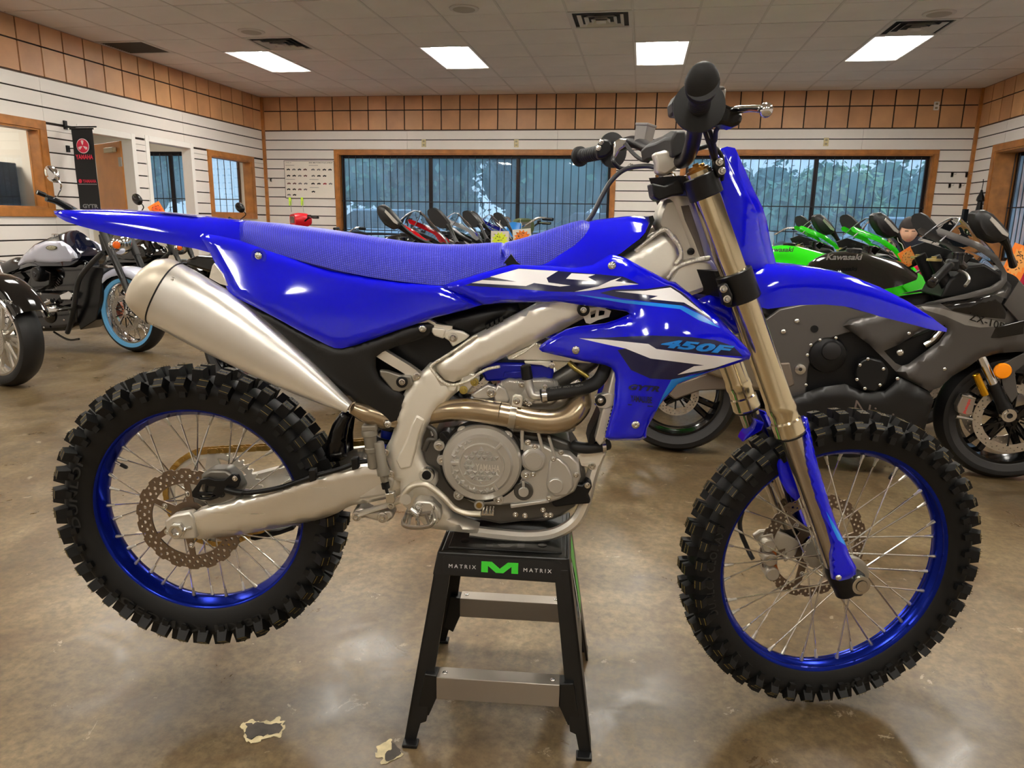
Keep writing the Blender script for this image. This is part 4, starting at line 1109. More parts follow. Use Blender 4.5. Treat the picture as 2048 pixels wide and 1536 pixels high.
MB().cyl(P(1345, 392, 0)+Vector((-.004, 0, .03)), P(1345, 392, 0)+Vector((.085, 0, -.17)), .034, n=32).build('head_tube', m_alum, bike)
# lower cradle rail
tubep('cradle_rail', [(940, 1062, -.058), (1000, 1069, -.058), (1060, 1073, -.058), (1110, 1066, -.058), (1150, 1042, -.058), (1170, 1005, -.058), (1181, 960, -.055), (1192, 925, -.05), (1207, 885, -.046), (1225, 830, -.04), (1250, 770, -.03), (1290, 690, -.02), (1340, 600, -.01)], .0135, m_brush, n=8, sm=5, mirror=True)
slabp('front_engine_bracket', [(1143, 919), (1165, 903), (1206, 905), (1210, 908), (1200, 930), (1190, 941), (1180, 938), (1150, 928)], -.070, -.062, m_frame, bevel=.002)
for x, y in ((1152, 921), (1184, 932)): pb(x, y, -.071, .0085)
slabp('cable_guard', [(1104, 1005), (1110, 985), (1143, 966), (1164, 970), (1172, 962), (1183, 964), (1184, 975), (1176, 990), (1181, 1000), (1180, 1008), (1150, 1010), (1112, 1015), (1105, 1012)], -.088, -.055, m_blk, bevel=.004)
pb(1175, 971, -.090, .0065)
# swingarm
SW = [(379, 1033), (391, 1024), (420, 1015), (455, 1006), (514, 991), (572, 973), (631, 953), (689, 941), (730, 933), (760, 936), (790, 950), (808, 970), (806, 985), (792, 994), (748, 1003), (704, 1011), (690, 1017), (675, 1026), (655, 1034), (631, 1041), (572, 1053), (514, 1064), (455, 1073), (396, 1079), (387, 1070), (380, 1050)]
swd = idw([(380, 1050, -.112), (500, 1030, -.108), (631, 1000, -.100), (730, 970, -.090), (800, 975, -.075)], 2)
panel('swingarm', BK, SW, swd, [m_swing], bike, drop=.010, rpx=10, step=12, thick=.030)
slabp('swingarm_bridge', [(700, 950), (760, 940), (790, 960), (780, 990), (720, 1000), (700, 985)], -.085, .085, m_alum, bevel=.006)
slabp('axle_block', [(328, 1043), (345, 1031), (380, 1025), (388, 1036), (392, 1078), (347, 1080), (335, 1069), (331, 1056)], -.117, -.092, m_alum, mirror=True, bevel=.004)
ax = P(349, 1065, -.125)
MB().cyl(Vector((REAR_C.x, -.118, REAR_C.z)), Vector((REAR_C.x, .118, REAR_C.z)), .011, n=20).build('rear_axle', m_steel, bike)
MB().lathe(Vector((REAR_C.x-.004, -.118, REAR_C.z-.003)), (0, -1, 0), [(0, .019), (.004, .019), (.0041, .0165), (.014, .016), (.0141, .010), (.004, .009), (.004, .0)], 6).build('axle_nut', m_steel, bike, 20)
MB().cyl(P(366, 1058, -.118), P(384, 1055, -.118), .004, n=8).lathe(P(368, 1058, -.118), (1, 0, 0), [(0, .006), (.005, .006)], 6).build('chain_adjuster', m_steel, bike)
# inner mudguard flap in front of the rear tyre
panel('mud_flap', BK, [(684, 822), (700, 822), (705, 832), (697, 850), (693, 880), (694, 915), (680, 922), (655, 925), (650, 905), (654, 880), (664, 850), (674, 834)], -.045, [m_blk2], bike, drop=.014, rpx=10, step=9)
slabp('shock_reservoir', [(745, 700), (760, 690), (800, 745), (790, 800), (770, 790), (750, 745)], -.03, .03, m_blk, bevel=.01)
MB().cyl(P(800, 700, 0), P(768, 980, 0), .022, n=20).build('shock_body', mat('shock_blue', (.005, .02, .3), .3, .5), bike)
mb = MB(); a = P(795, 730, 0); b = P(775, 930, 0); L_ = []
for k in range(110):
    t = k/109; q = a.lerp(b, t); th = t*2*PI*8; L_.append(q+Vector((.034*math.cos(th), .034*math.sin(th), 0)))
MB().tube(L_, .0055, 8, 1).build('shock_spring', m_blk, bike)
# subframe rails
tubep('subframe_rail', [(836, 752, -.080), (815, 737, -.080), (790, 722, -.080), (764, 706, -.080), (740, 690, -.080)], .0105, m_brush, n=4, sm=2, mirror=True)
tubep('subframe_rail', [(905, 660, -.07), (870, 655, -.07), (840, 640, -.07), (600, 560, -.06), (450, 520, -.05)], .0095, m_brush, n=4, sm=2, mirror=True)
slabp('subframe_lug', [(864, 655), (887, 657), (892, 662), (887, 678), (868, 672), (863, 664)], -.088, -.070, m_frame, bevel=.003)
slabp('seat_bracket', [(888, 664), (902, 659), (925, 663), (940, 672), (930, 680), (905, 694), (898, 682), (888, 676)], -.086, -.074, m_frame, bevel=.003)
pb(906, 675, -.088, .0095)
slabp('exhaust_hanger', [(758, 740), (775, 742), (800, 750), (822, 752), (826, 768), (815, 778), (798, 785), (785, 782), (760, 752)], -.100, -.085, mat('hanger_grey', rgb(150, 146, 136), .35, .8), bevel=.003)
MB().lathe(P(804, 764, -.103), (0, -1, 0), [(-.01, .012), (.003, .012), (.004, .008)], 24).build('rubber_grommet', m_blk, bike); pb(804, 764, -.106, .007)
# master cylinder + reservoir for the rear brake
mc = MB().lathe(P(738, 858, -.105), (P(748, 938, -.105)-P(738, 858, -.105)), [(-.004, .013), (.003, .017), (.014, .017), (.016, .0135), (.040, .0135), (.042, .015), (.05, .015), (.052, .0125), (.085, .0125), (.088, .010)], 20)
mc.build('rear_master_reservoir', mat('cast_grey', rgb(138, 132, 120), .45, .6), bike)
mc2 = MB().lathe(P(757, 884, -.108), (P(770, 965, -.108)-P(757, 884, -.108)), [(0, .010), (.003, .0115), (.055, .0115), (.06, .0135), (.074, .0135), (.076, .009), (.09, .008)], 20).build('rear_master_cylinder', mat('cast_grey', (0, 0, 0)), bike)
slabp('master_cap', [(722, 853), (751, 852), (752, 862), (723, 864)], -.122, -.088, mat('cast_grey', (0, 0, 0)), bevel=.002)
MB().lathe(P(770, 966, -.108), (.2, 0, -1), [(0, .009), (.012, .009), (.013, .004), (.03, .003)], 14).build('pushrod_boot', m_blk, bike)
slabp('pushrod_clevis', [(770, 988), (788, 985), (790, 1003), (786, 1008), (772, 1006)], -.116, -.098, m_steel, bevel=.002)
# linkage
tubep('linkage_arm', [(712, 1030, -.07), (750, 1018, -.07), (782, 1008, -.07), (800, 1000, -.07)], [.012, .009, .010, .011], m_alum, n=8, sm=3, flat=.6)
slabp('linkage_rocker', [(706, 1022), (720, 1015), (740, 1025), (782, 1020), (788, 1034), (775, 1045), (755, 1043), (730, 1036), (712, 1040), (704, 1034)], -.055, -.01, m_alum, bevel=.005)
for x, y, r in ((713, 1033, .011), (765, 1035, .0125), (782, 1011, .008)): pb(x, y, -.078, r)
# brake hose and caliper guard on the swingarm
tubep('brake_hose', [(482, 985, -.125), (505, 985, -.123), (560, 975, -.116), (620, 955, -.112), (680, 938, -.11), (715, 925, -.11), (735, 922, -.105)], .0055, m_blk, n=10)
for x, y in ((624, 953), (709, 930)): slabp('hose_clip', [(x-8, y-12), (x+6, y-14), (x+8, y+8), (x-5, y+12)], -.121, -.104, m_blk, bevel=.002)
cg = [(383, 984), (392, 972), (400, 960), (416, 956), (430, 960), (448, 960), (463, 948), (476, 950), (480, 962), (476, 974), (462, 982), (446, 988), (436, 996), (420, 1002), (400, 1000), (384, 994)]
mb = plate(cg, [[(396, 985), (402, 970), (410, 968), (408, 985)], [(412, 985), (415, 972), (430, 974), (424, 986)], [(400, 992), (425, 990), (418, 996), (402, 996)]], 1, lambda x, y, h: P(x, y, -.118)+Vector((0, h*.008, 0))); compact(mb)
mb.build('caliper_guard', m_blk, bike, 30, bevel=.0015)
slabp('rear_caliper', [(400, 950), (420, 940), (452, 940), (470, 955), (482, 980), (470, 1000), (440, 1012), (415, 1015), (405, 990)], -.104, -.060, mat('caliper_grey', rgb(120, 116, 108), .4, .7), bevel=.006)
pb(470, 957, -.122, .006); pb(443, 988, -.108, .008, m=m_blk)
tubep('caliper_hose', [(452, 979, -.12), (470, 984, -.123), (486, 986, -.124)], .008, m_blk, n=10)
# chain guide on the far side
slabp('chain_guide', [(500, 1072), (560, 1062), (585, 1052), (588, 1060), (560, 1070), (510, 1082), (500, 1080)], .05, .075, m_blk, bevel=.003)

# muffler
ax0 = P(302, 588, -.128); ax1 = P(704, 815, -.118)
d = (ax1-ax0); dn = d.normalized(); up_ = Vector((-dn.z, 0, dn.x)); up_ = up_ if up_.z > 0 else -up_
def msec(px, py, hpx, wy, y=-.125, k=2.3, n=36):
    c = P(px, py, y); sc = (c-P(px+1, py, y)).length; h = hpx*sc; q = []
    for i in range(n):
        a = 2*PI*i/n; ca, sa = math.cos(a), math.sin(a)
        q.append(c+up_*(h*math.copysign(abs(ca)**(2/k), ca))+Vector((0, 1, 0))*(wy*math.copysign(abs(sa)**(2/k), sa)))
    return q
body = [msec(331, 587.5, 68, .050), msec(360, 602, 67.5, .051), msec(420, 636, 66, .050), msec(480, 672, 60, .046), msec(540, 712, 50, .040), msec(600, 751, 38, .032), msec(650, 784, 25, .024), msec(698, 815, 11, .017)]
MB().loft(body).build('muffler', mat('muffler_aluminium', rgb(238, 235, 229), .33, .82, brush=(60, 60, 300, .10), vary=(4, .10)), bike, 60)
cap = [msec(331, 587.5, 68, .050), msec(322, 582, 68, .050), msec(308, 574.5, 65, .048), msec(291, 569, 57, .042), msec(276, 570, 42, .033), msec(270, 572, 30, .025), msec(276, 575, 26, .022), msec(285, 578, 24, .02)]
MB().loft(cap).build('muffler_end_cap', mat('end_cap_titanium', rgb(206, 196, 178), .42, .7), bike, 60)
MB().loft([msec(330, 587, 69, .0508), msec(332.5, 588.5, 69, .0508)]).build('muffler_band', m_blk, bike, 60)
def surf_bolt(px, py, off):
    c = P(px, py, -.125-.048+off); bolt(bike, c, .0055, 'hex', m_steel)
surf_bolt(346, 559, .010); surf_bolt(323, 605, .002); surf_bolt(309, 646, .020)
slabp('heat_shield', [(418, 556), (424, 532), (428, 526), (446, 548), (455, 572), (440, 568)], -.14, -.135, m_brush, bevel=.001)
tubep('mid_pipe', [(704, 815, -.118), (730, 826, -.105), (770, 838, -.08), (820, 838, -.055)], [.013, .020, .022, .024], m_ti, n=24)
# header
tubep('header_pipe', [(800, 836, -.060), (860, 828, -.068), (905, 821, -.090), (946, 820, -.104), (1000, 827, -.110)], [.021, .022, .0235, .0245, .0255], m_ti, n=32, sm=8)
tubep('header_pipe', [(1000, 827, -.110), (1030, 833, -.112), (1062, 840, -.114), (1104, 843, -.112), (1135, 834, -.105), (1156, 812, -.092), (1158, 792, -.075), (1150, 780, -.055)], [.0255, .0255, .0255, .0262, .0270, .0270, .025, .022], m_ti, n=32, sm=8)
c = P(1024, 831, -.112); d_ = (P(1036, 833, -.112)-c).normalized()
MB().lathe(c, d_, [(-.006, .0275), (.008, .0275), (.0081, .0265)], 32).build('pipe_clamp', mat('clamp_steel', rgb(190, 182, 165), .3, .95), bike)
slabp('pipe_bracket', [(1025, 793), (1030, 790), (1042, 791), (1046, 797), (1043, 816), (1023, 812)], -.128, -.118, m_frame, bevel=.002); pb(1033, 802, -.130, .0075)
c = P(1148, 786, -.06); MB().tube([c, c+Vector((.004, .01, .02)), c+Vector((.006, .02, .035))], .025, 20, 3).build('exhaust_flange', m_steel, bike)

# engine
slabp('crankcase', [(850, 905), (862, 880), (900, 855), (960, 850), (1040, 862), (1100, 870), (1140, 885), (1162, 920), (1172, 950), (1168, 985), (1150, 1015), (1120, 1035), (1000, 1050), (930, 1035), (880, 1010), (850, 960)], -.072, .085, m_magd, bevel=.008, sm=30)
slabp('clutch_case', [(885, 925), (895, 895), (915, 870), (945, 856), (990, 853), (1020, 868), (1040, 885), (1090, 890), (1115, 905), (1140, 908), (1158, 925), (1162, 955), (1150, 985), (1120, 1000), (1095, 1008), (1060, 1006), (1000, 1012), (950, 1010), (915, 990), (893, 960)], -.100, -.070, m_mag, bevel=.006)
# clutch cover with facets
cc = P(963, 929, -.118); CR = .0865
cov = MB().lathe(Vector((cc.x, -.098, cc.z)), (0, -1, 0), [(0, CR), (.012, CR*.985), (.019, CR*.93), (.0205, CR*.80), (.0207, CR*.78), (.026, CR*.72), (.026, .047*1.06), (.0305, .047*1.03), (.0305, .0455), (.0285, .0445), (.0285, .0)], 72)
cov.build('clutch_cover', m_mag, bike, 25)
fac = MB(); S_ = .0128; yb = -.1265; 
def pyr(a, b, c, h):
    g = (a+b+c)/3; g = Vector((g.x, g.y-h, g.z)); A = [g+(q-g)*.0+ (q-g)*.94 for q in (a, b, c)]
    A = [Vector((q.x, a.y, q.z)) for q in A]
    fac.add(A+[g], [(0, 1, 3), (1, 2, 3), (2, 0, 3)])
hgt = S_*math.sqrt(3)/2
for j in range(-9, 9):
    for i in range(-9, 10):
        x0 = cc.x+i*S_+(j % 2)*S_/2; z0 = cc.z+j*hgt
        for T_ in (((x0, z0), (x0+S_, z0), (x0+S_/2, z0+hgt)), ((x0+S_, z0), (x0+S_*1.5, z0+hgt), (x0+S_/2, z0+hgt))):
            gx = sum(q[0] for q in T_)/3-cc.x; gz = sum(q[1] for q in T_)/3-cc.z; r = math.hypot(gx, gz); an = math.degrees(math.atan2(gz, gx))
            if r < .0385 and not (gx > -.016 and -.012 < gz < .0085): y = -.1265
            elif .0525 < r < .0615 and (an > 115 or an < -60): y = -.1240
            else: continue
            pyr(*[Vector((a, y, b)) for a, b in T_], .0044)
fac.build('facet_relief', m_mag, bike, 0, kind='stuff')
text('embossed_lettering', 'YAMAHA', lambda u, v: Vector((cc.x-.012+.052*u, -.1295, cc.z-.009+.0150*v-.003*u)), mat('emboss', rgb(236, 232, 224), .3, .7), bike, .02)
MB().lathe(Vector((cc.x, -.1005, cc.z)), (0, 1, 0), [(0, CR+.006), (.004, CR+.007)], 72).build('cover_shadow_ring', m_blk, bike, 25)  # black disc stands for the shadow gap round the clutch cover
for an in (50, 176, -58):
    R = Matrix.Rotation(-math.radians(an), 3, 'Y'); MB().box(Vector((cc.x, -.1255, cc.z))+R @ Vector((.0555, 0, 0)), (.019, .006, .007), R).build('cover_rib', m_mag, bike, 0, bevel=.001)
for x, y in ((925, 863), (1014, 872), (884, 921), (917, 991), (997, 1000), (1052, 950), (878, 892)): MB().lathe(P(x, y, -.104), (0, 1, 0), [(0, .0105), (.001, .0115), (.03, .0125)], 20).build('bolt_boss', m_mag, bike); pb(x, y, -.105, .007)
cylp('water_pump_cover', 1067, 922, .0275, -.112, -.08, m_mag, prof=[(0, .018), (.001, .019), (.0012, .022), (.005, .0265), (.035, .0285)])
for x, y in ((1056, 885), (1070, 894), (1066, 948)): pb(x, y, -.104, .0065)
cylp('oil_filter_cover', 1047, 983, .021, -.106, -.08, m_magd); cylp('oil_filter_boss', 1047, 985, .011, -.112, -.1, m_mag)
slabp('filter_rib', [(1044, 962), (1049, 962), (1050, 978), (1044, 978)], -.111, -.104, m_mag, bevel=.001)
slabp('ignition_cover', [(1092, 970), (1096, 945), (1098, 925), (1105, 915), (1118, 915), (1135, 930), (1145, 950), (1148, 975), (1135, 992), (1110, 995), (1096, 985)], -.107, -.09, m_mag, bevel=.005)
cylp('ignition_boss', 1111, 973, .0165, -.114, -.1, m_mag)
for x, y in ((1107, 918), (1122, 905), (1152, 950), (1098, 996), (1086, 1020), (1031, 1029), (1050, 1031), (1092, 1030), (1101, 1030)): pb(x, y, -.108, .006)
for i, q in enumerate(([(1095, 875), (1100, 875), (1120, 935), (1112, 935)], [(1040, 858), (1048, 858), (1048, 900), (1041, 900)], [(1072, 860), (1078, 860), (1090, 905), (1083, 905)], [(1020, 1010), (1095, 1000), (1098, 1006), (1022, 1017)])): slabp('case_rib', q, -.106, -.09, m_mag, bevel=.0015)
MB().lathe(P(958, 1011, -.112), (0, 1, 0), [(0, .010), (.003, .0115), (.03, .0115)], 24).build('drain_boss', m_mag, bike); MB().lathe(P(958, 1011, -.1135), (0, 1, 0), [(0, .0065), (.003, .0065)], 20).build('drain_plug', m_gold, bike)
cylp('oil_cap', 890, 873, .0125, -.1, -.07, m_blk); slabp('oil_cap_grip', [(883, 868), (886, 865), (897, 878), (894, 881)], -.105, -.1, m_blk, bevel=.001)
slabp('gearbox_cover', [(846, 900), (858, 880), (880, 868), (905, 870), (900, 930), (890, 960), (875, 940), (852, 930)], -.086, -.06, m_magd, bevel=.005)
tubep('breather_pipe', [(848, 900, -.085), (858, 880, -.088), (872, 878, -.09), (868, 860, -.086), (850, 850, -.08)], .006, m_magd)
# cylinder, head, valve cover
slabp('cylinder_block', [(1010, 772), (1150, 772), (1160, 800), (1150, 865), (1020, 868), (990, 850), (985, 800)], -.072, .07, m_mag, bevel=.006)
slabp('cylinder_head', [(1000, 765), (1018, 758), (1030, 760), (1090, 757), (1112, 762), (1122, 775), (1118, 800), (1105, 812), (1005, 812), (988, 800), (990, 780)], -.084, .07, m_mag, bevel=.006)
for k in range(26):
    x = 1003+k*4.4; slabp('cooling_rib', [(x, 762), (x+2, 762), (x+2, 782), (x, 782)], -.087, -.08, m_mag, bevel=0)
slabp('head_boss', [(985, 790), (996, 768), (1012, 778), (1020, 800), (1012, 815), (992, 812)], -.090, -.07, m_mag, bevel=.004)
slabp('valve_cover', [(966, 726), (1100, 726), (1108, 744), (1104, 762), (1088, 758), (1040, 764), (1008, 762), (972, 764), (962, 745)], -.070, .06, mat('valve_cover_blue', (.006, .01, .34), .25, .2), bevel=.006)
slabp('valve_cover_step', [(1008, 744), (1040, 742), (1050, 748), (1050, 756), (1006, 756)], -.074, -.065, mat('valve_cover_blue', (0, 0, 0)), bevel=.002)
slabp('head_bracket', [(1048, 722), (1100, 722), (1104, 728), (1096, 736), (1084, 731), (1050, 728)], -.078, -.07, m_frame, bevel=.002)
MB().lathe(P(1051, 730, -.092), (P(1055, 758, -.092)-P(1051, 730, -.092)), [(0, .008), (.002, .011), (.030, .012), (.031, .009)], 20).build('sensor_cap', m_blk, bike)
tubep('coolant_elbow', [(1056, 760, -.092), (1060, 778, -.095), (1066, 790, -.098), (1082, 792, -.098)], .0095, m_mag, n=16)
MB().lathe(P(1061, 788, -.088), (0, -1, 0), [(-.01, .017), (.004, .017), (.005, .012)], 24).build('coolant_flange', m_mag, bike)
for x, y in ((1043, 769), (1058, 809), (1104, 731), (1052, 803)): pb(x, y, -.092, .0065)
tubep('coolant_hose', [(1082, 792, -.100), (1105, 788, -.102), (1140, 782, -.100), (1170, 775, -.094), (1192, 765, -.086), (1205, 748, -.078), (1213, 725, -.07), (1216, 700, -.06)], .0145, mat('rubber_hose', rgb(18, 18, 18), .6), n=20, sm=8, label='thick black coolant hose')
c = P(1090, 791, -.1005); MB().lathe(c, (1, 0, .1), [(-.006, .0158), (.004, .0158)], 24).build('hose_clamp', m_steel, bike); pb(1090, 773, -.102, .005)
for u0, u1 in ((1100, 1122), (1127, 1146), (1150, 1166)):
    text('hose_lettering', 'MADE IN', quad_px(BK, (u0, 779-(u0-1100)*.1), (u1, 779-(u1-1100)*.12), (u0, 775-(u0-1100)*.1), -.1150, .0), mat('hose_print', rgb(120, 120, 116), .6), bike)
tubep('lower_hose', [(1147, 890, -.075), (1155, 894, -.082), (1175, 896, -.084), (1200, 893, -.08), (1216, 888, -.07)], .0125, mat('rubber_hose', (0, 0, 0)), n=20)
c = P(1207, 892, -.078); MB().lathe(c, (1, .1, .15), [(-.004, .0138), (.004, .0138)], 24).build('hose_clamp', m_steel, bike); pb(1205, 876, -.08, .005)
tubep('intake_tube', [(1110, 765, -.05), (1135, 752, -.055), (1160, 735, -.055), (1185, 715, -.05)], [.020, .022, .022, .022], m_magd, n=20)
tubep('air_screw', [(1138, 724, -.075), (1150, 736, -.08), (1168, 748, -.085), (1176, 754, -.085)], [.006, .006, .005, .005], m_brass, n=12)
slabp('motor_mount', [(925, 748), (938, 744), (960, 752), (958, 764), (945, 775), (935, 788), (922, 782), (918, 770)], -.088, -.075, m_alum, bevel=.004)
for x, y in ((949, 764), (927, 780)): pb(x, y, -.091, .009, m=m_brass)
slabp('motor_mount', [(940, 790), (975, 768), (995, 775), (995, 795), (975, 800), (950, 800)], -.085, -.07, m_mag, bevel=.004); pb(983, 785, -.089, .0105)
# radiator edge seen behind the shroud
slabp('radiator', [(1226, 745), (1234, 745), (1232, 800), (1222, 850), (1212, 880), (1200, 892), (1190, 880), (1200, 840), (1215, 790)], -.125, -.04, m_alum, bevel=.003)
slabp('radiator_bracket', [(1190, 793), (1218, 786), (1230, 790), (1226, 812), (1212, 818), (1196, 815), (1190, 806)], -.130, -.11, m_alum, bevel=.002)
MB().lathe(P(1201, 801, -.131), (0, -1, 0), [(-.004, .0115), (.003, .0115), (.004, .008)], 24).build('rubber_grommet', m_blk, bike); pb(1201, 801, -.134, .006)
slabp('radiator_guard', [(1180, 870), (1192, 845), (1205, 815), (1214, 820), (1200, 860), (1188, 890), (1176, 890)], -.10, -.02, m_blk, bevel=.003)
for k in range(10): slabp('radiator_fin', [(1224-k*1.8, 812+k*7), (1229-k*1.8, 812+k*7), (1228-k*1.8, 816+k*7), (1223-k*1.8, 816+k*7)], -.128, -.125, m_steel, bevel=0)
# rubber frame mount and bracket near the shroud notch
MB().lathe(P(1167, 620, -.100), (0, -1, 0), [(-.02, .0125), (.003, .0125), (.004, .009)], 24).build('rubber_grommet', m_blk, bike); pb(1167, 620, -.104, .0065)
mb = plate([(1166, 632), (1178, 616), (1200, 614), (1222, 622), (1218, 634), (1196, 640), (1180, 648), (1172, 646)], [[(1180, 624), (1192, 620), (1190, 634), (1182, 636)], [(1198, 620), (1210, 622), (1208, 630), (1197, 632)]], 1, lambda x, y, h: P(x, y, -.092)+Vector((0, h*.004, 0))); compact(mb); mb.build('tank_bracket', m_alum, bike, 30)
slabp('gap_shade_slab', [(1100, 700), (1230, 640), (1262, 628), (1240, 610), (1190, 608), (1150, 640)], -.05, .05, m_blk, bevel=0)  # black slab put in for the shade in the gap

# brake pedal and footpeg
tubep('brake_pedal', [(803, 1002, -.128), (811, 984, -.130), (828, 970, -.132), (850, 968, -.133), (868, 978, -.134), (888, 995, -.136), (908, 1016, -.138), (932, 1026, -.140), (962, 1028, -.142)], [.011, .0105, .010, .0095, .009, .0085, .008, .008, .008], mat('pedal_cast', rgb(208, 200, 182), .4, .8), n=12, sm=8, flat=.7)
MB().lathe(P(811, 999, -.140), (0, 1, 0), [(0, .0118), (.001, .0125), (.03, .0125)], 28).build('pedal_pivot', m_alum, bike)
tip = MB(); a = P(964, 1028, -.150); tip.box(a+Vector((.012, .008, 0)), (.026, .022, .005))
for i in range(4):
    for s in (0, 1): tip.box(a+Vector((.002+i*.007, -.002+s*.02, .006)), (.003, .003, .009), Matrix.Rotation(.2, 3, 'Y'))
tip.build('pedal_tip', m_steel, bike, 0, bevel=.0008)
fp = P(842, 1030, -.15)
peg = MB(); cx, cz = fp.x, fp.z
a0 = P(806, 1045, -.215); a1 = P(868, 1050, -.215)
base = [P(806, 1050, -.215), P(812, 1058, -.215), P(835, 1061, -.215), P(860, 1056, -.215), P(868, 1047, -.215)]
L_ = [P(812, 1032, -.19), P(806, 1046, -.213), P(815, 1053, -.218), P(838, 1055, -.218), P(860, 1051, -.216), P(868, 1040, -.21), P(866, 1026, -.19)]
peg.tube(L_, .0045, 8, 4)
peg.tube([P(838, 1055, -.218), P(833, 1030, -.16)], .004, 8, 1); peg.tube([P(815, 1053, -.218), P(822, 1025, -.16)], .004, 8, 1); peg.tube([P(860, 1051, -.218), P(850, 1025, -.16)], .004, 8, 1); peg.tube([P(812, 1030, -.17), P(866, 1026, -.17)], .005, 8, 1)
peg.build('footpeg', mat('peg_steel', rgb(160, 152, 140), .3, .95), bike)
tm_ = MB()
for (u, v) in ((( 808, 1046, -.215), (815, 1026, -.175)), ((833, 1048, -.220), (843, 1024, -.165)), ((860, 1046, -.216), (868, 1020, -.175))):
    p, q = P(*u), P(*v)
    for k in range(7): c = p.lerp(q, k/6)+Vector((0, 0, .006)); tm_.box(c, (.0025, .005, .010), Matrix.Rotation(.35, 3, 'X'))
tm_.build('footpeg_teeth', m_steel, bike, 0)
slabp('peg_bracket', [(822, 1010), (835, 1000), (862, 1002), (880, 1020), (882, 1040), (870, 1050), (850, 1040), (830, 1028)], -.130, -.095, m_alum, bevel=.006)
MB().cyl(P(820, 1018, -.17), P(838, 1032, -.17), .008, n=14).build('peg_spring', m_steel, bike); pb(838, 1013, -.155, .009); pb(872, 1041, -.14, .007)
# ---------------------------------------------------------------- fork, clamps, bars (they turn with the wheel)
F0 = P(1400, 355, -.104); F1 = Vector((.7495+.105*math.sin(STEER), -.104, .3815))
fu = (P(1686, 1168, -.104)-F0).normalized()
off = Vector((-2*.104*math.sin(STEER)*.98, 2*.104*math.cos(STEER), 0))
def along(px, py): return (P(px, py, -.104)-F0).dot(fu)
t_clampT, t_low0, t_low1, t_ring, t_bot = along(1405, 369), along(1463, 545), along(1490, 600), along(1572, 850), along(1686, 1168)
for k, o_ in enumerate((Vector((0, 0, 0)), off)):
    c = F0+o_
    MB().lathe(c, fu, [(-.012, .018), (-.012, .026), (0, .0262), (t_low0, .0272), (t_low0+.001, .0285), (t_low1-.01, .0285), (t_low1+.03, .0285), (t_ring-.055, .0285), (t_ring-.050, .0300), (t_ring-.036, .0310), (t_ring-.030, .0290), (t_ring-.014, .0290), (t_ring-.010, .0312), (t_ring+.006, .0318), (t_ring+.018, .0325), (t_ring+.022, .0300), (t_ring+.024, .024)], 40, False).build('fork_outer_tube', m_fork, bike, 25)
    MB().lathe(c+fu*(t_ring+.020), fu, [(0, .030), (.004, .0305), (.008, .026)], 32, False).build('fork_dust_seal', m_blk, bike)
    MB().cyl(c+fu*(t_ring-.01), c+fu*(t_bot-.03), .0235, n=36).build('fork_slider', m_inner, bike)
    MB().lathe(c+fu*(t_bot-.052), fu, [(0, .024), (.01, .027), (.045, .027), (.052, .024), (.075, .023), (.078, .018)], 32).build('fork_foot', m_blk, bike)
    # preload cap
    MB().lathe(c-fu*.012, -fu, [(0, .022), (.005, .022), (.006, .017), (.012, .016), (.012, .006), (.016, .006)], 24).build('fork_cap', mat('cap_bronze', rgb(150, 104, 46), .3, .9), bike, 25)
# axle and lugs
axd = off.normalized()
A_ = Vector((FRONT_C.x, 0, FRONT_C.z)); near = F1
lug = MB(); ctr = near+Vector((0, 0, 0))
lug.box(ctr+Vector((-.012, 0, -.004)), (.052, .034, .054), Matrix.Rotation(STEER, 3, 'Z')); lug.build('axle_lug', m_blk, bike, 0, bevel=.008)
MB().cyl(ctr-axd*.022, ctr+off+axd*.02, .012, n=20).build('front_axle', m_steel, bike)
MB().lathe(ctr-axd*.012, -axd, [(0, .021), (.008, .021), (.0085, .017), (.0085, .0135), (.004, .0125), (.004, .0)], 24).build('axle_nut', m_steel, bike, 20)
MB().lathe(ctr-axd*.0165, -axd, [(0, .0115), (.0, .0001)], 6, False).build('axle_hex', m_blk, bike, 20)
# front hub ring
MB().lathe(near+axd*.020, axd, [(0, .038), (.002, .044), (.018, .044), (.02, .036)], 40).build('hub_cap', mat('hub_grey', (0, 0, 0)), bike)
# triple clamps
def clamp(name, t0, t1, r, pts, fwd):
    mb = MB()
    for o_ in (Vector((0, 0, 0)), off): mb.lathe(F0+o_+fu*t0, fu, [(0, r-.002), (.002, r), (t1-t0-.002, r), (t1-t0, r-.002)], 36)
    b0 = F0+fu*t0+Vector((-.012, .02, .004)); b1 = F0+off+fu*t0+Vector((-.012, -.02, .004)); bk = Vector((fwd, 0, 0))
    A0 = [F0+fu*t0+axd*.01, F0+fu*t0+bk*.8+axd*.045, F0+fu*t0+bk+axd*.10, F0+fu*t0+bk*.8+off-axd*.045, F0+fu*t0+off-axd*.01, F0+off+fu*t0+Vector((.02, 0, 0)), F0+fu*t0+axd*.10+Vector((.03, 0, 0)), F0+fu*t0+Vector((.02, 0, 0))]
    mb2 = MB(); n_ = F0+fu*t0+axd*.012; q_ = F0+off+fu*t0-axd*.012; A = [n_+Vector((-.034, 0, 0)), n_+Vector((.026, 0, 0)), q_+Vector((.026, 0, 0)), q_+Vector((-.034, 0, 0)), (n_+q_)*.5+Vector((fwd-.012, 0, 0))]
    mb.prism(A, [a+fu*(t1-t0)*.92 for a in A]); return mb.build(name, mat('clamp_black', rgb(16, 15, 15), .36, .3), bike, 35)
clamp('upper_triple_clamp', -.004, .040, .0335, None, -.055); clamp('lower_triple_clamp', t_low0, t_low1, .0365, None, -.055)
for px, py, y in ((1439, 324, -.118), (1444, 342, -.118), (1447, 578, -.134), (1454, 598, -.134)): pb(px, py, y-.014, .0075)
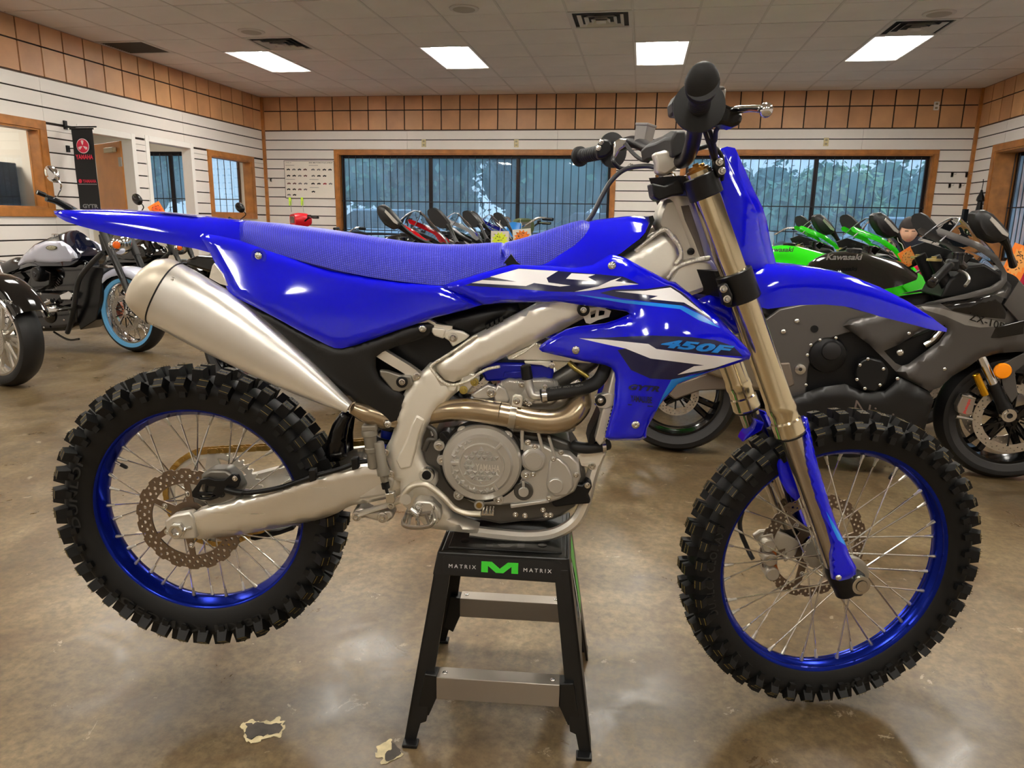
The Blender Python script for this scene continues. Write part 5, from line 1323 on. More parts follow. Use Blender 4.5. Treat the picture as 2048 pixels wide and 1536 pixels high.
slabp('clamp_side', [(1303, 366), (1330, 372), (1362, 357), (1384, 353), (1408, 350), (1440, 330), (1446, 352), (1400, 370), (1376, 388), (1345, 392), (1318, 402), (1308, 395)], -.085, -.02, mat('clamp_black', (0, 0, 0)), bevel=.004)
slabp('clamp_ear', [(1428, 318), (1445, 314), (1452, 335), (1450, 352), (1436, 356), (1430, 340)], -.130, -.11, mat('clamp_black', (0, 0, 0)), bevel=.003)
slabp('clamp_ear', [(1440, 572), (1454, 566), (1466, 590), (1464, 612), (1448, 612)], -.146, -.12, mat('clamp_black', (0, 0, 0)), bevel=.003)
slabp('steering_stem_nut', [(1322, 350), (1345, 345), (1352, 356), (1330, 362)], -.02, .02, m_steel, bevel=.003)
slabp('bar_riser', [(1306, 306), (1330, 300), (1372, 306), (1376, 325), (1350, 340), (1330, 352), (1312, 346), (1312, 325)], -.075, -.04, m_alum, bevel=.006)
slabp('bar_riser', [(1306, 306), (1330, 300), (1360, 306), (1366, 325), (1340, 345), (1325, 352), (1312, 346), (1312, 325)], .04, .07, m_alum, bevel=.006)
# handlebar
hb = [(1404, 178, -.40), (1398, 215, -.30), (1392, 248, -.225), (1384, 290, -.16), (1372, 318, -.10), (1352, 322, -.05), (1320, 308, .06), (1296, 296, .13), (1268, 284, .20), (1240, 290, .27), (1205, 300, .34), (1165, 312, .41)]
hp = [P(*q) for q in hb]
MB().tube(hp, .0142, 16, 8).build('handlebar', mat('bar_black', rgb(22, 20, 24), .35, .3), bike, 60)
def grip(pa, pb_, name, l_):
    d = (pb_-pa).normalized(); L = (pb_-pa).length
    prof = [(-.004, .019), (-.004, .026), (.004, .0255), (.006, .0165)]
    k = .010
    while k < L-.012: prof += [(k, .0165), (k+.0015, .0182), (k+.0055, .0182), (k+.007, .0165)]; k += .0095
    prof += [(L-.010, .018), (L-.006, .032), (L, .034), (L+.004, .034), (L+.005, .02)]
    o = MB().lathe(pa, d, prof, 24).build(name, mat('grip_rubber', rgb(11, 11, 12), .55), bike, 25, label=l_)
    return o
g0 = P(1404, 168, -.415); g1 = hp[1].lerp(hp[2], .15)
grip(g0, g1, 'hand_grip', 'near throttle grip with a domed end')
MB().sph(g0-(g1-g0).normalized()*.002, (.026, .012, .031), 24, 14, Matrix.Rotation(.3, 3, 'X')).build('grip_end', mat('grip_rubber', (0, 0, 0)), bike)
text('embossed_lettering', 'YAMAHA', quad_px(BK, (1390, 168), (1425, 160), (1389, 161), -.4275, 0), mat('grip_letters', rgb(44, 44, 46), .5), bike, .02)
MB().lathe(g1+(g0-g1).normalized()*.026, (g1-g0), [(0, .030), (.003, .042), (.008, .0425), (.010, .030)], 36).build('grip_flange', mat('grip_rubber', (0, 0, 0)), bike)
slabp('throttle_housing', [(1344, 206), (1352, 190), (1364, 182), (1372, 190), (1374, 222), (1368, 230), (1346, 228)], -.28, -.23, m_blk, bevel=.006)
slabp('front_master_reservoir', [(1424, 176), (1448, 174), (1453, 178), (1450, 206), (1428, 214)], -.275, -.235, mat('reservoir_grey', rgb(150, 146, 142), .35, .6), bevel=.005)
slabp('reservoir_lid', [(1420, 172), (1449, 172), (1452, 178), (1422, 179)], -.279, -.231, mat('lid_grey', rgb(96, 92, 90), .4, .5), bevel=.002)
slabp('lever_perch', [(1412, 226), (1424, 208), (1440, 202), (1462, 212), (1482, 222), (1488, 236), (1480, 250), (1466, 254), (1444, 248), (1424, 252), (1410, 246)], -.285, -.235, m_blk2, bevel=.010)
tubep('brake_lever', [(1462, 226, -.27), (1475, 220, -.30), (1500, 217, -.345), (1524, 218, -.385)], [.0075, .0085, .0065, .0075], m_chr, n=14, sm=6, flat=.8)
MB().sph(P(1532, 220, -.395), (.0105, .0105, .0115), 16, 10).build('lever_ball', m_chr, bike)
slabp('perch_clamp', [(1360, 238), (1372, 236), (1396, 240), (1398, 246), (1362, 246)], -.245, -.215, mat('perch_grey', rgb(110, 104, 104), .4, .6), bevel=.003)
# far grip and clutch side
g0 = P(1160, 313, .415); g1 = P(1222, 301, .30)
grip(g0, g1, 'hand_grip', 'far clutch side grip')
MB().lathe(g1, (g1-g0), [(0, .03), (.003, .042), (.008, .0425), (.010, .030)], 36).build('grip_flange', mat('grip_rubber', (0, 0, 0)), bike)
slabp('switch_pod', [(1192, 300), (1198, 282), (1208, 277), (1222, 280), (1228, 300), (1214, 314), (1196, 318)], .26, .30, m_blk, bevel=.006)
for x, y in ((1202, 284), (1197, 296)): pb(x, y, .258, .0065)
slabp('clutch_perch', [(1228, 284), (1240, 276), (1262, 278), (1262, 286), (1240, 300), (1232, 316), (1226, 318)], .21, .25, m_steel, bevel=.006)
MB().lathe(P(1285, 290, .17), P(1290, 262, .17)-P(1285, 290, .17), [(0, .018), (.002, .021), (.040, .023), (.041, .025), (.046, .025)], 4).build('far_reservoir', mat('reservoir_grey', (0, 0, 0)), bike, 20, bevel=.003)
tubep('clutch_lever', [(1229, 308, .24), (1226, 322, .2), (1240, 336, .2), (1262, 338, .18)], .005, m_blk, n=10)
MB().sph(P(1262, 334, .16), .008).build('cable_adjuster', m_steel, bike)
# bar pad
pad = [P(1284, 304, .06), P(1284, 318, .06), P(1292, 322, .02), P(1350, 300, -.09), P(1356, 285, -.10), P(1350, 272, -.10), P(1330, 273, -.05), P(1296, 290, .05)]
padv = Vector((.022, .012, .006))
mb = MB(); A = [P(1284, 326, .07), P(1280, 302, .07), P(1300, 288, .07), P(1318, 290, .07), P(1322, 318, .07)]; B = [P(1345, 318, -.09), P(1342, 278, -.09), P(1352, 262, -.09), P(1372, 262, -.09), P(1378, 300, -.09)]
mb.loft([A, [a.lerp(b, .2)+Vector((0, 0, .006)) for a, b in zip(A, B)], [a.lerp(b, .5)+Vector((0, 0, .004)) for a, b in zip(A, B)], [a.lerp(b, .8)+Vector((0, 0, .006)) for a, b in zip(A, B)], B]).build('handlebar_pad', mat('pad_grey', rgb(34, 33, 33), .5), bike, 30, bevel=.004)
# cables
m_cab = mat('cable_black', rgb(20, 20, 22), .4)
tubep('clutch_cable', [(1175, 444, .03), (1188, 424, .04), (1204, 392, .05), (1224, 360, .06), (1252, 338, .06), (1290, 332, .04), (1312, 336, .02), (1330, 345, .0)], .0052, mat('cable_grey', rgb(52, 52, 54), .4), n=10)
tubep('throttle_cable', [(1404, 246, -.22), (1412, 270, -.2), (1422, 300, -.16), (1428, 330, -.09), (1424, 350, -.06)], .0042, m_cab)
tubep('throttle_cable', [(1412, 244, -.22), (1422, 268, -.2), (1430, 300, -.16), (1432, 326, -.10)], .0042, m_cab)
tubep('front_brake_hose', [(1442, 250, -.24), (1432, 262, -.22), (1428, 284, -.18), (1402, 296, -.12), (1380, 300, -.10), (1420, 292, -.10), (1440, 306, -.09), (1446, 330, -.08), (1444, 360, -.06)], .0042, m_cab)
tubep('kill_switch_wire', [(1372, 246, -.21), (1380, 266, -.19), (1392, 285, -.16), (1392, 296, -.14), (1384, 310, -.12)], .003, m_cab)
tubep('kill_switch_wire', [(1252, 288, .2), (1262, 302, .16), (1280, 318, .12), (1296, 322, .08)], .0045, m_cab)
# fork guards
fg = [(1608, 832), (1615, 835), (1622, 870), (1631, 912), (1645, 960), (1660, 1010), (1676, 1055), (1690, 1085), (1700, 1112), (1713, 1135), (1712, 1148), (1698, 1158), (1680, 1162), (1664, 1158), (1662, 1145), (1660, 1110), (1662, 1090), (1650, 1050), (1630, 1000), (1615, 950), (1608, 915), (1606, 880), (1604, 850)]
fgd = idw([(1608, 840, -.105), (1620, 900, -.128), (1655, 1020, -.134), (1690, 1100, -.138), (1670, 1150, -.142), (1640, 960, -.132)], 2)
panel('fork_guard', BK, fg, fgd, [m_blue, m_wgr, m_sky], bike, decals=[([(1634, 920), (1641, 945), (1662, 1000), (1680, 1045), (1694, 1075), (1690, 1062), (1670, 1005), (1655, 965), (1645, 938)], 1), ([(1652, 1022), (1664, 1055), (1676, 1080), (1698, 1096), (1699, 1090), (1684, 1076), (1668, 1048)], 2)], drop=.010, rpx=7, step=7, thick=.006, mirror=False)
pb(1677, 1155, -.146, .0065, kind='dome')
panel('fork_guard', BK, [(1604, 832), (1600, 870), (1604, 900), (1590, 895), (1572, 890), (1560, 900), (1553, 908), (1554, 930), (1560, 960), (1574, 985), (1592, 1002), (1610, 985), (1625, 1000), (1610, 960), (1600, 930), (1596, 900)], -.068, [m_blue], bike, drop=.008, step=9, mirror=False)
# far guard, same moulding placed by the far leg
g2 = MB(); q = [(1600, 832), (1560, 850), (1540, 868), (1510, 884), (1490, 905), (1486, 880), (1500, 862), (1520, 845), (1545, 828)]
A = [P(x, y, .06) for x, y in [(1512, 840), (1530, 846), (1524, 862), (1505, 872), (1485, 886), (1492, 872), (1505, 858)]]
MB().prism(A, [a+Vector((0, .05, 0)) for a in A]).build('fork_guard', m_blue, bike, 0, bevel=.004)
fc = F0+off
A = []
for t, wx in ((t_ring+.03, .030), (t_ring+.10, .034), (t_ring+.20, .034), (t_ring+.30, .030), (t_bot-.02, .034)):
    c = fc+fu*t; A.append([c+Vector((wx*math.cos(a), .036*math.sin(a), 0))+Vector((.012, 0, 0)) for a in [PI*k/10-PI*.30 for k in range(11)]]+[c+Vector(((wx-.004)*math.cos(a), .032*math.sin(a), 0))+Vector((.012, 0, 0)) for a in [PI*k/10-PI*.30 for k in range(10, -1, -1)]])
MB().loft(A).build('fork_guard', m_blue, bike, 40)
# front caliper, hose
ca = P(1552, 1110, .06)
cal = MB()
for k, w_ in enumerate((.048, .052, .048)):
    cal.cyl(P(1530+k*4, 1082+k*28, .055)-Vector((.0, .03, 0)), P(1530+k*4, 1082+k*28, .055)+Vector((0, .02, 0)), .0165, n=20)
cal.prism(BK.L([(1520, 1072), (1545, 1066), (1552, 1100), (1556, 1140), (1540, 1150), (1528, 1140)], .045), BK.L([(1520, 1072), (1545, 1066), (1552, 1100), (1556, 1140), (1540, 1150), (1528, 1140)], .09))
cal.build('front_caliper', mat('caliper_cast', rgb(186, 178, 162), .4, .7), bike, 30, bevel=.003)
slabp('brake_pad', [(1534, 1104), (1552, 1100), (1554, 1115), (1538, 1120)], .040, .05, mat('pad_bronze', rgb(170, 96, 40), .5, .4), bevel=.001); slabp('brake_pad', [(1538, 1132), (1552, 1126), (1558, 1142), (1542, 1148)], .040, .05, mat('pad_bronze', (0, 0, 0)), bevel=.001)
slabp('caliper_bracket', [(1506, 1072), (1520, 1062), (1545, 1060), (1575, 1070), (1600, 1085), (1592, 1110), (1570, 1125), (1556, 1100), (1540, 1078), (1512, 1082)], .060, .072, mat('caliper_cast', (0, 0, 0)), bevel=.003)
tubep('front_brake_hose', [(1545, 960, .08), (1530, 968, .08), (1508, 985, .08), (1490, 1010, .08), (1480, 1040, .08), (1482, 1065, .08), (1492, 1090, .08), (1500, 1108, .07), (1506, 1118, .06)], .0058, m_cab, n=10)
# ================================================================== STAND
ST = Frame((-.2565, 1.5525, 0), .0925)
stand = thing('bike_stand', 'black folding lift stand with aluminium rungs carrying the blue off-road motorcycle', 'stand', ST.loc, ST.rz)
m_sb = mat('stand_black', rgb(8, 8, 8), .36)
m_sal = mat('stand_rung_aluminium', rgb(168, 160, 150), .34, .85)
xl, xr = -.158, .130
def sx_(side, z): return (xl-.066*(1-z/.43)) if side < 0 else (xr+.064*(1-z/.43))
def sy_(z): return .128+.072*(1-z/.43)
MB().bx((xl+.006, -.122, .414), (xr-.006, .122, .430)).build('top_plate', m_sb, stand, 0, bevel=.004)
pd = MB(); pd.bx((xl+.020, -.108, .429), (xr-.016, .108, .4335)); pd.build('rubber_pad', mat('pad_rubber', rgb(14, 14, 14), .5), stand, 0, bevel=.003)
for x, y in ((-.105, -.075), (.07, -.078), (-.105, .075), (.07, .075)): MB().lathe((x, y, .4330), (0, 0, 1), [(0, .010), (.002, .010), (.003, .006)], 16).build('pad_rivet', m_sb, stand)
def Mshape(fn, name, m):
    pts = [(0, 0), (0, 1), (.28, 1), (.5, .38), (.72, 1), (1, 1), (1, 0), (.82, 0), (.82, .62), (.60, 0), (.40, 0), (.18, .62), (.18, 0)]
    A = [fn(u, v) for u, v in pts]; return A
def band(s):
    mb = MB(); y0 = s*.128; y1 = s*.137; d_ = -s*.010
    A = [Vector((xl, y0, .430)), Vector((xr, y0, .430)), Vector((xr+.004, y1, .374)), Vector((xl-.010, y1, .378))]
    return mb.prism(A, [a+Vector((0, d_, 0)) for a in A]).build('top_band', m_sb, stand, 0, bevel=.003)
band(-1); band(1)
bandp = lambda u, v: Vector((xl+.012+(xr-xl-.028)*u+(.0)*v, -.1292-.0085*(1-v)*.9-.0012, .383+.040*v))
pl = [(-0, .1), (.02, 0), (.98, 0), (1, .1), (1, .88), (.98, 1), (.02, 1), (0, .88)]
A = [bandp(u, v) for u, v in pl]; MB().prism(A, [a+Vector((0, .002, 0)) for a in A]).build('badge', mat('badge_black', rgb(12, 12, 13), .3), stand, 0)
def bq(u0, u1, v0, v1, lift=.0012): return lambda u, v: bandp(u0+(u1-u0)*u, v0+(v1-v0)*v)+Vector((0, -lift, 0))
text('badge_lettering', 'MATRIX', bq(.055, .285, .36, .56), mat('badge_white', rgb(225, 225, 225), .4), stand, 0, 1.5)
text('badge_lettering', 'MATRIX', bq(.685, .92, .36, .56), mat('badge_white', (0, 0, 0)), stand, 0, 1.5)
f_ = bq(.33, .64, .22, .80); A = Mshape(f_, 'm', None)
MB().prism(A, [a+Vector((0, .001, 0)) for a in A]).build('badge_emblem', mat('badge_green', rgb(60, 205, 50), .35), stand, 0)
A = [Vector((-.055+.085*u, -.098+.04*v, .4338)) for u, v in [(0, 0), (0, 1), (.28, 1), (.5, .38), (.72, 1), (1, 1), (1, 0), (.82, 0), (.82, .62), (.60, 0), (.40, 0), (.18, .62), (.18, 0)]]
MB().prism(A, [a-Vector((0, 0, .0006)) for a in A]).build('pad_emblem', mat('pad_emblem_black', rgb(10, 10, 10), .3), stand, 0)
for sd in (-1, 1):
    # end frame: trapezoid with an arch
    out = [(-.128, .430), (.128, .430), (.200, 0), (.150, 0), (.118, .095), (.085, .175), (-.085, .175), (-.118, .095), (-.150, 0), (-.200, 0)]
    hole = [(-.07, .36), (.07, .36), (.082, .235), (-.082, .235)]
    mb = plate(out, [hole], 1, lambda y, z, h: Vector((sx_(sd, z)-sd*h*.007, y, z))); compact(mb)
    mb.build('end_frame', m_sb, stand, 30, bevel=.002)
    for sy in (-1, 1):
        # leg flange facing out
        leg = MB(); wt, wb = .036, .042
        q = []
        for z, wd in ((.405, wt), (.20, .040), (.05, wb), (.045, .030), (0, .026)):
            x0 = sx_(sd, z); x1 = x0-sd*wd; y = sy*sy_(z); q.append([Vector((x0, y, z)), Vector((x1, y, z)), Vector((x1, y-sy*.009, z)), Vector((x0, y-sy*.009, z))])
        leg.loft(q).build('leg', m_sb, stand, 0, bevel=.0015)
        fz_ = .0; x0 = sx_(sd, 0); MB().bx((min(x0, x0-sd*.034), sy*.203-.016, 0), (max(x0, x0-sd*.034), sy*.203+.010, .008)).build('rubber_foot', m_blk, stand, 0, bevel=.002)
        # gusset to the rung
        xg = -.151 if sd < 0 else .119
        g = [(sx_(sd, .06)-sd*.02, .075), (sx_(sd, .17)-sd*.02, .165), (xg, .162), (xg, .108), (sx_(sd, .06)-sd*.045, .060)]
        yy = sy*.186
        MB().prism([Vector((x, yy, z)) for x, z in g], [Vector((x, yy-sy*.035, z)) for x, z in g]).build('rung_bracket', m_sb, stand, 0, bevel=.002)
for sy in (-1, 1):
    yy = sy*.190
    MB().bx((-.151, min(yy, yy-sy*.040), .108), (.119, max(yy, yy-sy*.040), .162)).build('rung', m_sal, stand, 0, bevel=.0015)
    for x in (-.135, .103): bolt(stand, Vector((x, yy-sy*.018, .162)), .006, 'dome', rot=-PI/2)
# side decal on the right end frame
A = [Vector((sx_(1, z)+.001, y, z)) for y, z in ((-.06, .40), (.06, .40), (.12, .20), (.05, .20), (.0, .33))]
MB().prism(A, [a-Vector((.0005, 0, 0)) for a in A]).build('side_decal', mat('badge_green', (0, 0, 0)), stand, 0)
A = [Vector((sx_(1, z)+.001, y, z)) for y, z in ((-.075, .38), (-.065, .39), (.03, .20), (.01, .20))]
MB().prism(A, [a-Vector((.0005, 0, 0)) for a in A]).build('side_decal', mat('badge_white', (0, 0, 0)), stand, 0)
# ================================================================== SPORT BIKES
ZF = Frame((.9645, 3.62, 0), -.0665)
m_zg = mat('satin_dark_grey', rgb(88, 85, 83), .34, .6)
m_zg2 = mat('satin_grey_stripe', rgb(136, 132, 128), .36, .4)
m_zb = mat('gloss_black_paint', rgb(10, 10, 11), .09, coat=.5)
m_screen = mat('screen_clear', (.93, .94, .95), .0, trans=1, ior=1.12)
m_zfr = mat('frame_dark_grey', rgb(98, 94, 91), .38, .65)
m_rimb = mat('rim_gloss_black', rgb(9, 9, 10), .14)
m_tyr = mat('road_tyre', rgb(15, 15, 16), .5); m_tyr2 = mat('road_tyre_wall', rgb(40, 39, 39), .6)
m_dsc = mat('sport_disc', rgb(196, 188, 176), .3, .9)
m_orng = mat('reflector_orange', rgb(240, 140, 10), .25, emit=None)
m_tagp = mat('tag_paper', rgb(228, 224, 214), .6); m_tago = mat('tag_orange', rgb(250, 135, 45), .6); m_tagy = mat('tag_yellow', rgb(225, 245, 60), .6); m_ink = mat('ink_black', rgb(25, 22, 24), .6)
def road_wheel(par, c, R, hw, spokes, name='tire', wide=False, disc=.15, dside=(-1, 1), steer=0, rimm=None, spm='cast', wall=None, nsp=5):
    M = Matrix.Translation(c) @ Matrix.Rotation(steer, 4, 'Z'); rimm = rimm or m_rimb
    Rr = R-(.085 if not wide else .095)
    pr = [(-hw*.72, Rr), (-hw*.98, Rr+(R-Rr)*.45), (-hw*.92, Rr+(R-Rr)*.70), (-hw*.60, R-.012), (-hw*.3, R-.002), (0, R), (hw*.3, R-.002), (hw*.60, R-.012), (hw*.92, Rr+(R-Rr)*.70), (hw*.98, Rr+(R-Rr)*.45), (hw*.72, Rr)]
    t = MB().ring((0, 0, 0), (0, 1, 0), pr, 72).build('tire', m_tyr, par, 40); t.matrix_basis = M
    wl_ = MB()
    for s in (-1, 1): wl_.ring((0, 0, 0), (0, 1, 0), [(s*hw*.80, Rr+.006), (s*(hw*.99), Rr+(R-Rr)*.42), (s*(hw*1.0), Rr+(R-Rr)*.46), (s*hw*.9, Rr+.010)], 72)
    if wall: w2 = wl_.build('sidewall_band', wall, t, 40)
    r_ = MB().ring((0, 0, 0), (0, 1, 0), [(-hw*.78, Rr+.006), (-hw*.80, Rr-.006), (-hw*.5, Rr-.014), (0, Rr-.026), (hw*.5, Rr-.014), (hw*.80, Rr-.006), (hw*.78, Rr+.006), (hw*.4, Rr-.004), (-hw*.4, Rr-.004)], 72).build('rim', rimm, par, 40); r_.matrix_basis = M
    MB().lathe((0, -hw*.7, 0), (0, 1, 0), [(0, .02), (.004, .045), (hw*1.35, .045), (hw*1.4, .02)], 24).build('hub', rimm, r_, 30)
    if spm == 'cast':
        for i in range(nsp*2):
            a = 2*PI*(i//2)/nsp+(.13 if i % 2 else -.13); a2 = 2*PI*(i//2)/nsp+(.30 if i % 2 else -.30)*.55
            p = Vector((.04*math.sin(a), -.0, .04*math.cos(a))); q = Vector(((Rr-.02)*math.sin(a2), 0, (Rr-.02)*math.cos(a2)))
            MB().tube([p, p.lerp(q, .5), q], [.014, .010, .010], 6, 2, True, 1.7).build('spoke', rimm, r_, 40)
    else:
        for i in range(40):
            s = 1 if i % 2 else -1; a = 2*PI*i/40; b_ = a+(.9 if (i//2) % 2 else -.9)
            MB().cyl((.05*math.sin(b_), s*hw*.5, .05*math.cos(b_)), ((Rr-.02)*math.sin(a), s*.01, (Rr-.02)*math.cos(a)), .0028, n=5).build('spoke', m_chr, r_, 40)
    for s in dside:
        H_ = []
        for rr, n_, ph in ((disc-.010, 30, 0), (disc-.022, 30, .5)):
            for i in range(n_):
                a = 2*PI*(i+ph)/n_; H_.append([(rr*math.sin(a)+.0035*math.cos(q*PI/3), rr*math.cos(a)+.0035*math.sin(q*PI/3)) for q in range(6)])
        H_.append([((disc-.038)*math.sin(q*PI/20), (disc-.038)*math.cos(q*PI/20)) for q in range(40)])
        mb = plate([(disc*math.sin(q*PI/36), disc*math.cos(q*PI/36)) for q in range(72)], H_, .005, lambda x, z, h: Vector((x, s*(hw+.012)+h, z))); compact(mb)
        d_ = mb.build('brake_disc', m_dsc, par, 30); d_.matrix_basis = M
        ca_ = MB()
        for k in range(10): a = 2*PI*k/10; ca_.tube([(.035*math.sin(a), s*(hw+.014), .035*math.cos(a)), ((disc-.034)*math.sin(a), s*(hw+.014), (disc-.034)*math.cos(a))], .0042, 6, 1)
        ca_.build('disc_carrier', m_rimb, d_, 40, kind='stuff')
        for k in range(10): a = 2*PI*k/10; bolt(d_, Vector(((disc-.036)*math.sin(a), s*(hw+.011), (disc-.036)*math.cos(a))), .007, 'dome')
    return t
def paper_tag(name, lab, M, w_, h, base, splash, seed, parent=None):
    t = thing(name, lab, 'price tag'); t.matrix_world = M
    MB().bx((-w_/2, -.001, -h), (w_/2, .001, 0)).build('card', base, t, 0)
    rnd = random.Random(seed); sp = MB(); n = 26; A = []
    for i in range(n): a = 2*PI*i/n; r = 1 if i % 2 else .72; A.append(Vector((w_*.47*r*math.sin(a), -.0016, -h/2+h*.47*r*math.cos(a))))
    sp.prism(A, [a+Vector((0, .0005, 0)) for a in A]).build('starburst', splash, t, 0)
    pr = MB()
    for k in range(22): x = rnd.uniform(-.33, .33)*w_; z = -h/2+rnd.uniform(-.33, .33)*h; pr.box((x, -.0022, z), (w_*.10, .0006, h*.022), Matrix.Rotation(rnd.uniform(-1, 1), 3, 'Y'))
    pr.build('print', m_ink, t, 0, kind='stuff')
    MB().tube([(0, 0, 0), (.004, 0, .03), (-.004, 0, .05), (.0, 0, .07)], .0015, 5, 4).build('string', m_tagp, t)
    return t
Z = thing('sport_bike', 'satin dark grey and gloss black sport motorcycle with clear screen, right behind the front fender', 'motorcycle', ZF.loc, ZF.rz, 'parked sport bikes')
zw_f, zw_r = Vector((.745, 0, .300)), Vector((-.745, 0, .315))
road_wheel(Z, zw_f, .300, .060, 5, disc=.160, wall=m_tyr2, nsp=5)
road_wheel(Z, zw_r, .315, .092, 5, wide=True, disc=.110, dside=(-1,), wall=m_tyr2, nsp=3)
def zp(name, poly, d, mats, **k): return panel(name, ZF, poly, d, mats, Z, **k)
def zs(name, poly, y0, y1, m, bevel=.003, mirror=False, sm=30, L=None):
    mb = MB(); A = ZF.L(poly, y0); mb.prism(A, [Vector((p.x, y1, p.z)) for p in A])
    if mirror:
        m2 = MB(); m2.v = [(p[0], -p[1], p[2]) for p in mb.v]; m2.f = [tuple(reversed(f)) for f in mb.f]; m2.m = list(mb.m); m2.build(name, m, Z, sm, bevel=bevel)
    return mb.build(name, m, Z, sm, bevel=bevel, label=L)
zd = idw([(1785, 625, -.20), (1860, 612, -.21), (1990, 590, -.20), (2060, 620, -.13), (2100, 680, -.10), (1980, 700, -.17), (1900, 760, -.19), (1860, 860, -.20), (1700, 880, -.19), (1570, 840, -.19), (1700, 760, -.21), (1690, 660, -.19)], 2)
# upper and mid fairing
FA = [(1686, 652), (1700, 640), (1770, 622), (1850, 608), (1930, 597), (1985, 585), (2006, 575), (2014, 560), (2040, 588), (2075, 625), (2100, 655), (2104, 690), (2060, 702), (2000, 706), (1962, 715), (1935, 735), (1905, 752), (1880, 775), (1858, 782), (1800, 752), (1775, 725), (1762, 712), (1740, 690), (1715, 672)]
HO = [(1768, 702), (1800, 688), (1832, 668), (1862, 655), (1890, 650), (1896, 660), (1878, 684), (1845, 708), (1818, 728), (1804, 732), (1792, 727), (1778, 713)]
zp('side_fairing', FA, zd, [m_zg, m_zg2, m_zb], holes=[HO], decals=[([(1842, 612), (1880, 616), (1930, 630), (2010, 645), (2010, 652), (1960, 655), (1930, 650), (1890, 632), (1850, 620)], 1), ([(1880, 606), (1990, 590), (2020, 600), (2010, 638), (1960, 634), (1905, 622)], 2)], drop=.02, rpx=8, step=12, thick=.006)
BE = [(1562, 800), (1600, 790), (1640, 775), (1690, 768), (1730, 785), (1770, 782), (1800, 755), (1858, 784), (1868, 800), (1858, 830), (1846, 870), (1836, 900), (1790, 912), (1700, 915), (1620, 908), (1570, 890), (1552, 850)]
zp('belly_fairing', BE, zd, [mat('satin_black_fairing', rgb(18, 17, 17), .4, .2)], drop=.02, rpx=10, step=14, thick=.006)
text('fairing_lettering', 'Ninja', quad_px(ZF, (1704, 836), (1805, 870), (1712, 800), zd, .004), mat('script_grey', rgb(120, 108, 104), .4, .5), Z, -.01)
text('fairing_lettering', 'ZX-10R', quad_px(ZF, (1938, 640), (2010, 662), (1941, 625), zd, .004), m_zb, Z, .01)
for x, y in ((1795, 757), (1889, 738), (1818, 667)): bolt(Z, ZF.P(x, y, zd(x, y)-.002), .008, 'dome')
# inner duct parts
zs('radiator_core', [(1765, 700), (1890, 650), (1900, 665), (1830, 735), (1790, 735)], -.13, .13, m_blk)
MB().tube([ZF.P(1848, 690, -.15), ZF.P(1862, 682, -.15), ZF.P(1872, 672, -.15), ZF.P(1886, 655, -.15)], .016, 14, 4).build('coolant_pipe', m_chr, Z)
bolt(Z, ZF.P(1800, 705, -.16), .017, 'dome')
# frame, engine
zs('main_frame', [(1530, 640), (1560, 618), (1620, 606), (1700, 606), (1800, 625), (1790, 640), (1740, 655), (1690, 668), (1650, 680), (1628, 700), (1616, 740), (1612, 790), (1600, 805), (1574, 803), (1566, 760), (1556, 715), (1540, 680)], -.145, -.10, m_zfr, bevel=.006, mirror=True)
zs('engine_block', [(1560, 650), (1700, 620), (1800, 640), (1850, 700), (1830, 850), (1600, 860), (1550, 780)], -.12, .12, m_blk, bevel=.01)
MB().lathe(ZF.P(1657, 712, -.175), (0, 1, 0), [(0, .045), (.004, .060), (.012, .078), (.05, .086)], 36).build('clutch_cover', m_blk, Z)
MB().lathe(ZF.P(1664, 703, -.19), (0, 1, 0), [(0, .03), (.004, .040), (.03, .048)], 36).build('clutch_cover_cap', mat('satin_black_metal', rgb(34, 33, 34), .4, .3), Z)
zs('generator_cover', [(1722, 722), (1738, 715), (1765, 722), (1778, 742), (1772, 768), (1750, 785), (1728, 780), (1712, 760), (1714, 738)], -.205, -.16, m_blk, bevel=.008)
for x, y in ((1736, 718), (1720, 730), (1767, 738), (1714, 759), (1730, 777), (1760, 770), (1612, 770), (1615, 710), (1622, 690), (1640, 680), (1672, 676)): bolt(Z, ZF.P(x, y, -.208 if x > 1700 else -.17), .008, 'dome')
MB().lathe(ZF.P(1601, 739, -.16), (0, 1, 0), [(0, .008), (0, .012), (.002, .024), (.01, .026), (.02, .026)], 28, False).build('swingarm_pivot', m_steel, Z); bolt(Z, ZF.P(1567, 663, -.15), .012, 'dome'); bolt(Z, ZF.P(1594, 642, -.15), .012, 'dome')
MB().lathe(ZF.P(1629, 658, -.149), (0, 1, 0), [(0, .001), (0.0, .017), (.01, .017)], 20).build('frame_plug', m_blk, Z)
# swingarm + exhaust + tail
zs('swingarm', [(1334, 788), (1350, 768), (1420, 745), (1500, 728), (1580, 725), (1590, 770), (1560, 785), (1480, 778), (1400, 782), (1350, 800)], -.15, -.12, mat('swingarm_bronze', rgb(120, 108, 96), .4, .5), bevel=.008, mirror=True)
zs('exhaust_can', [(1395, 700), (1440, 690), (1560, 735), (1580, 790), (1500, 780), (1400, 745)], -.21, -.13, mat('exhaust_steel', rgb(150, 138, 118), .35, .9), bevel=.02)
zs('tail_cowl', [(1220, 560), (1260, 548), (1400, 560), (1520, 590), (1600, 560), (1610, 600), (1560, 640), (1420, 620), (1300, 595), (1225, 575)], -.12, .12, m_zb, bevel=.03)
zs('seat', [(1480, 585), (1530, 560), (1600, 535), (1625, 555), (1600, 590), (1520, 598)], -.12, .12, m_blk, bevel=.03)
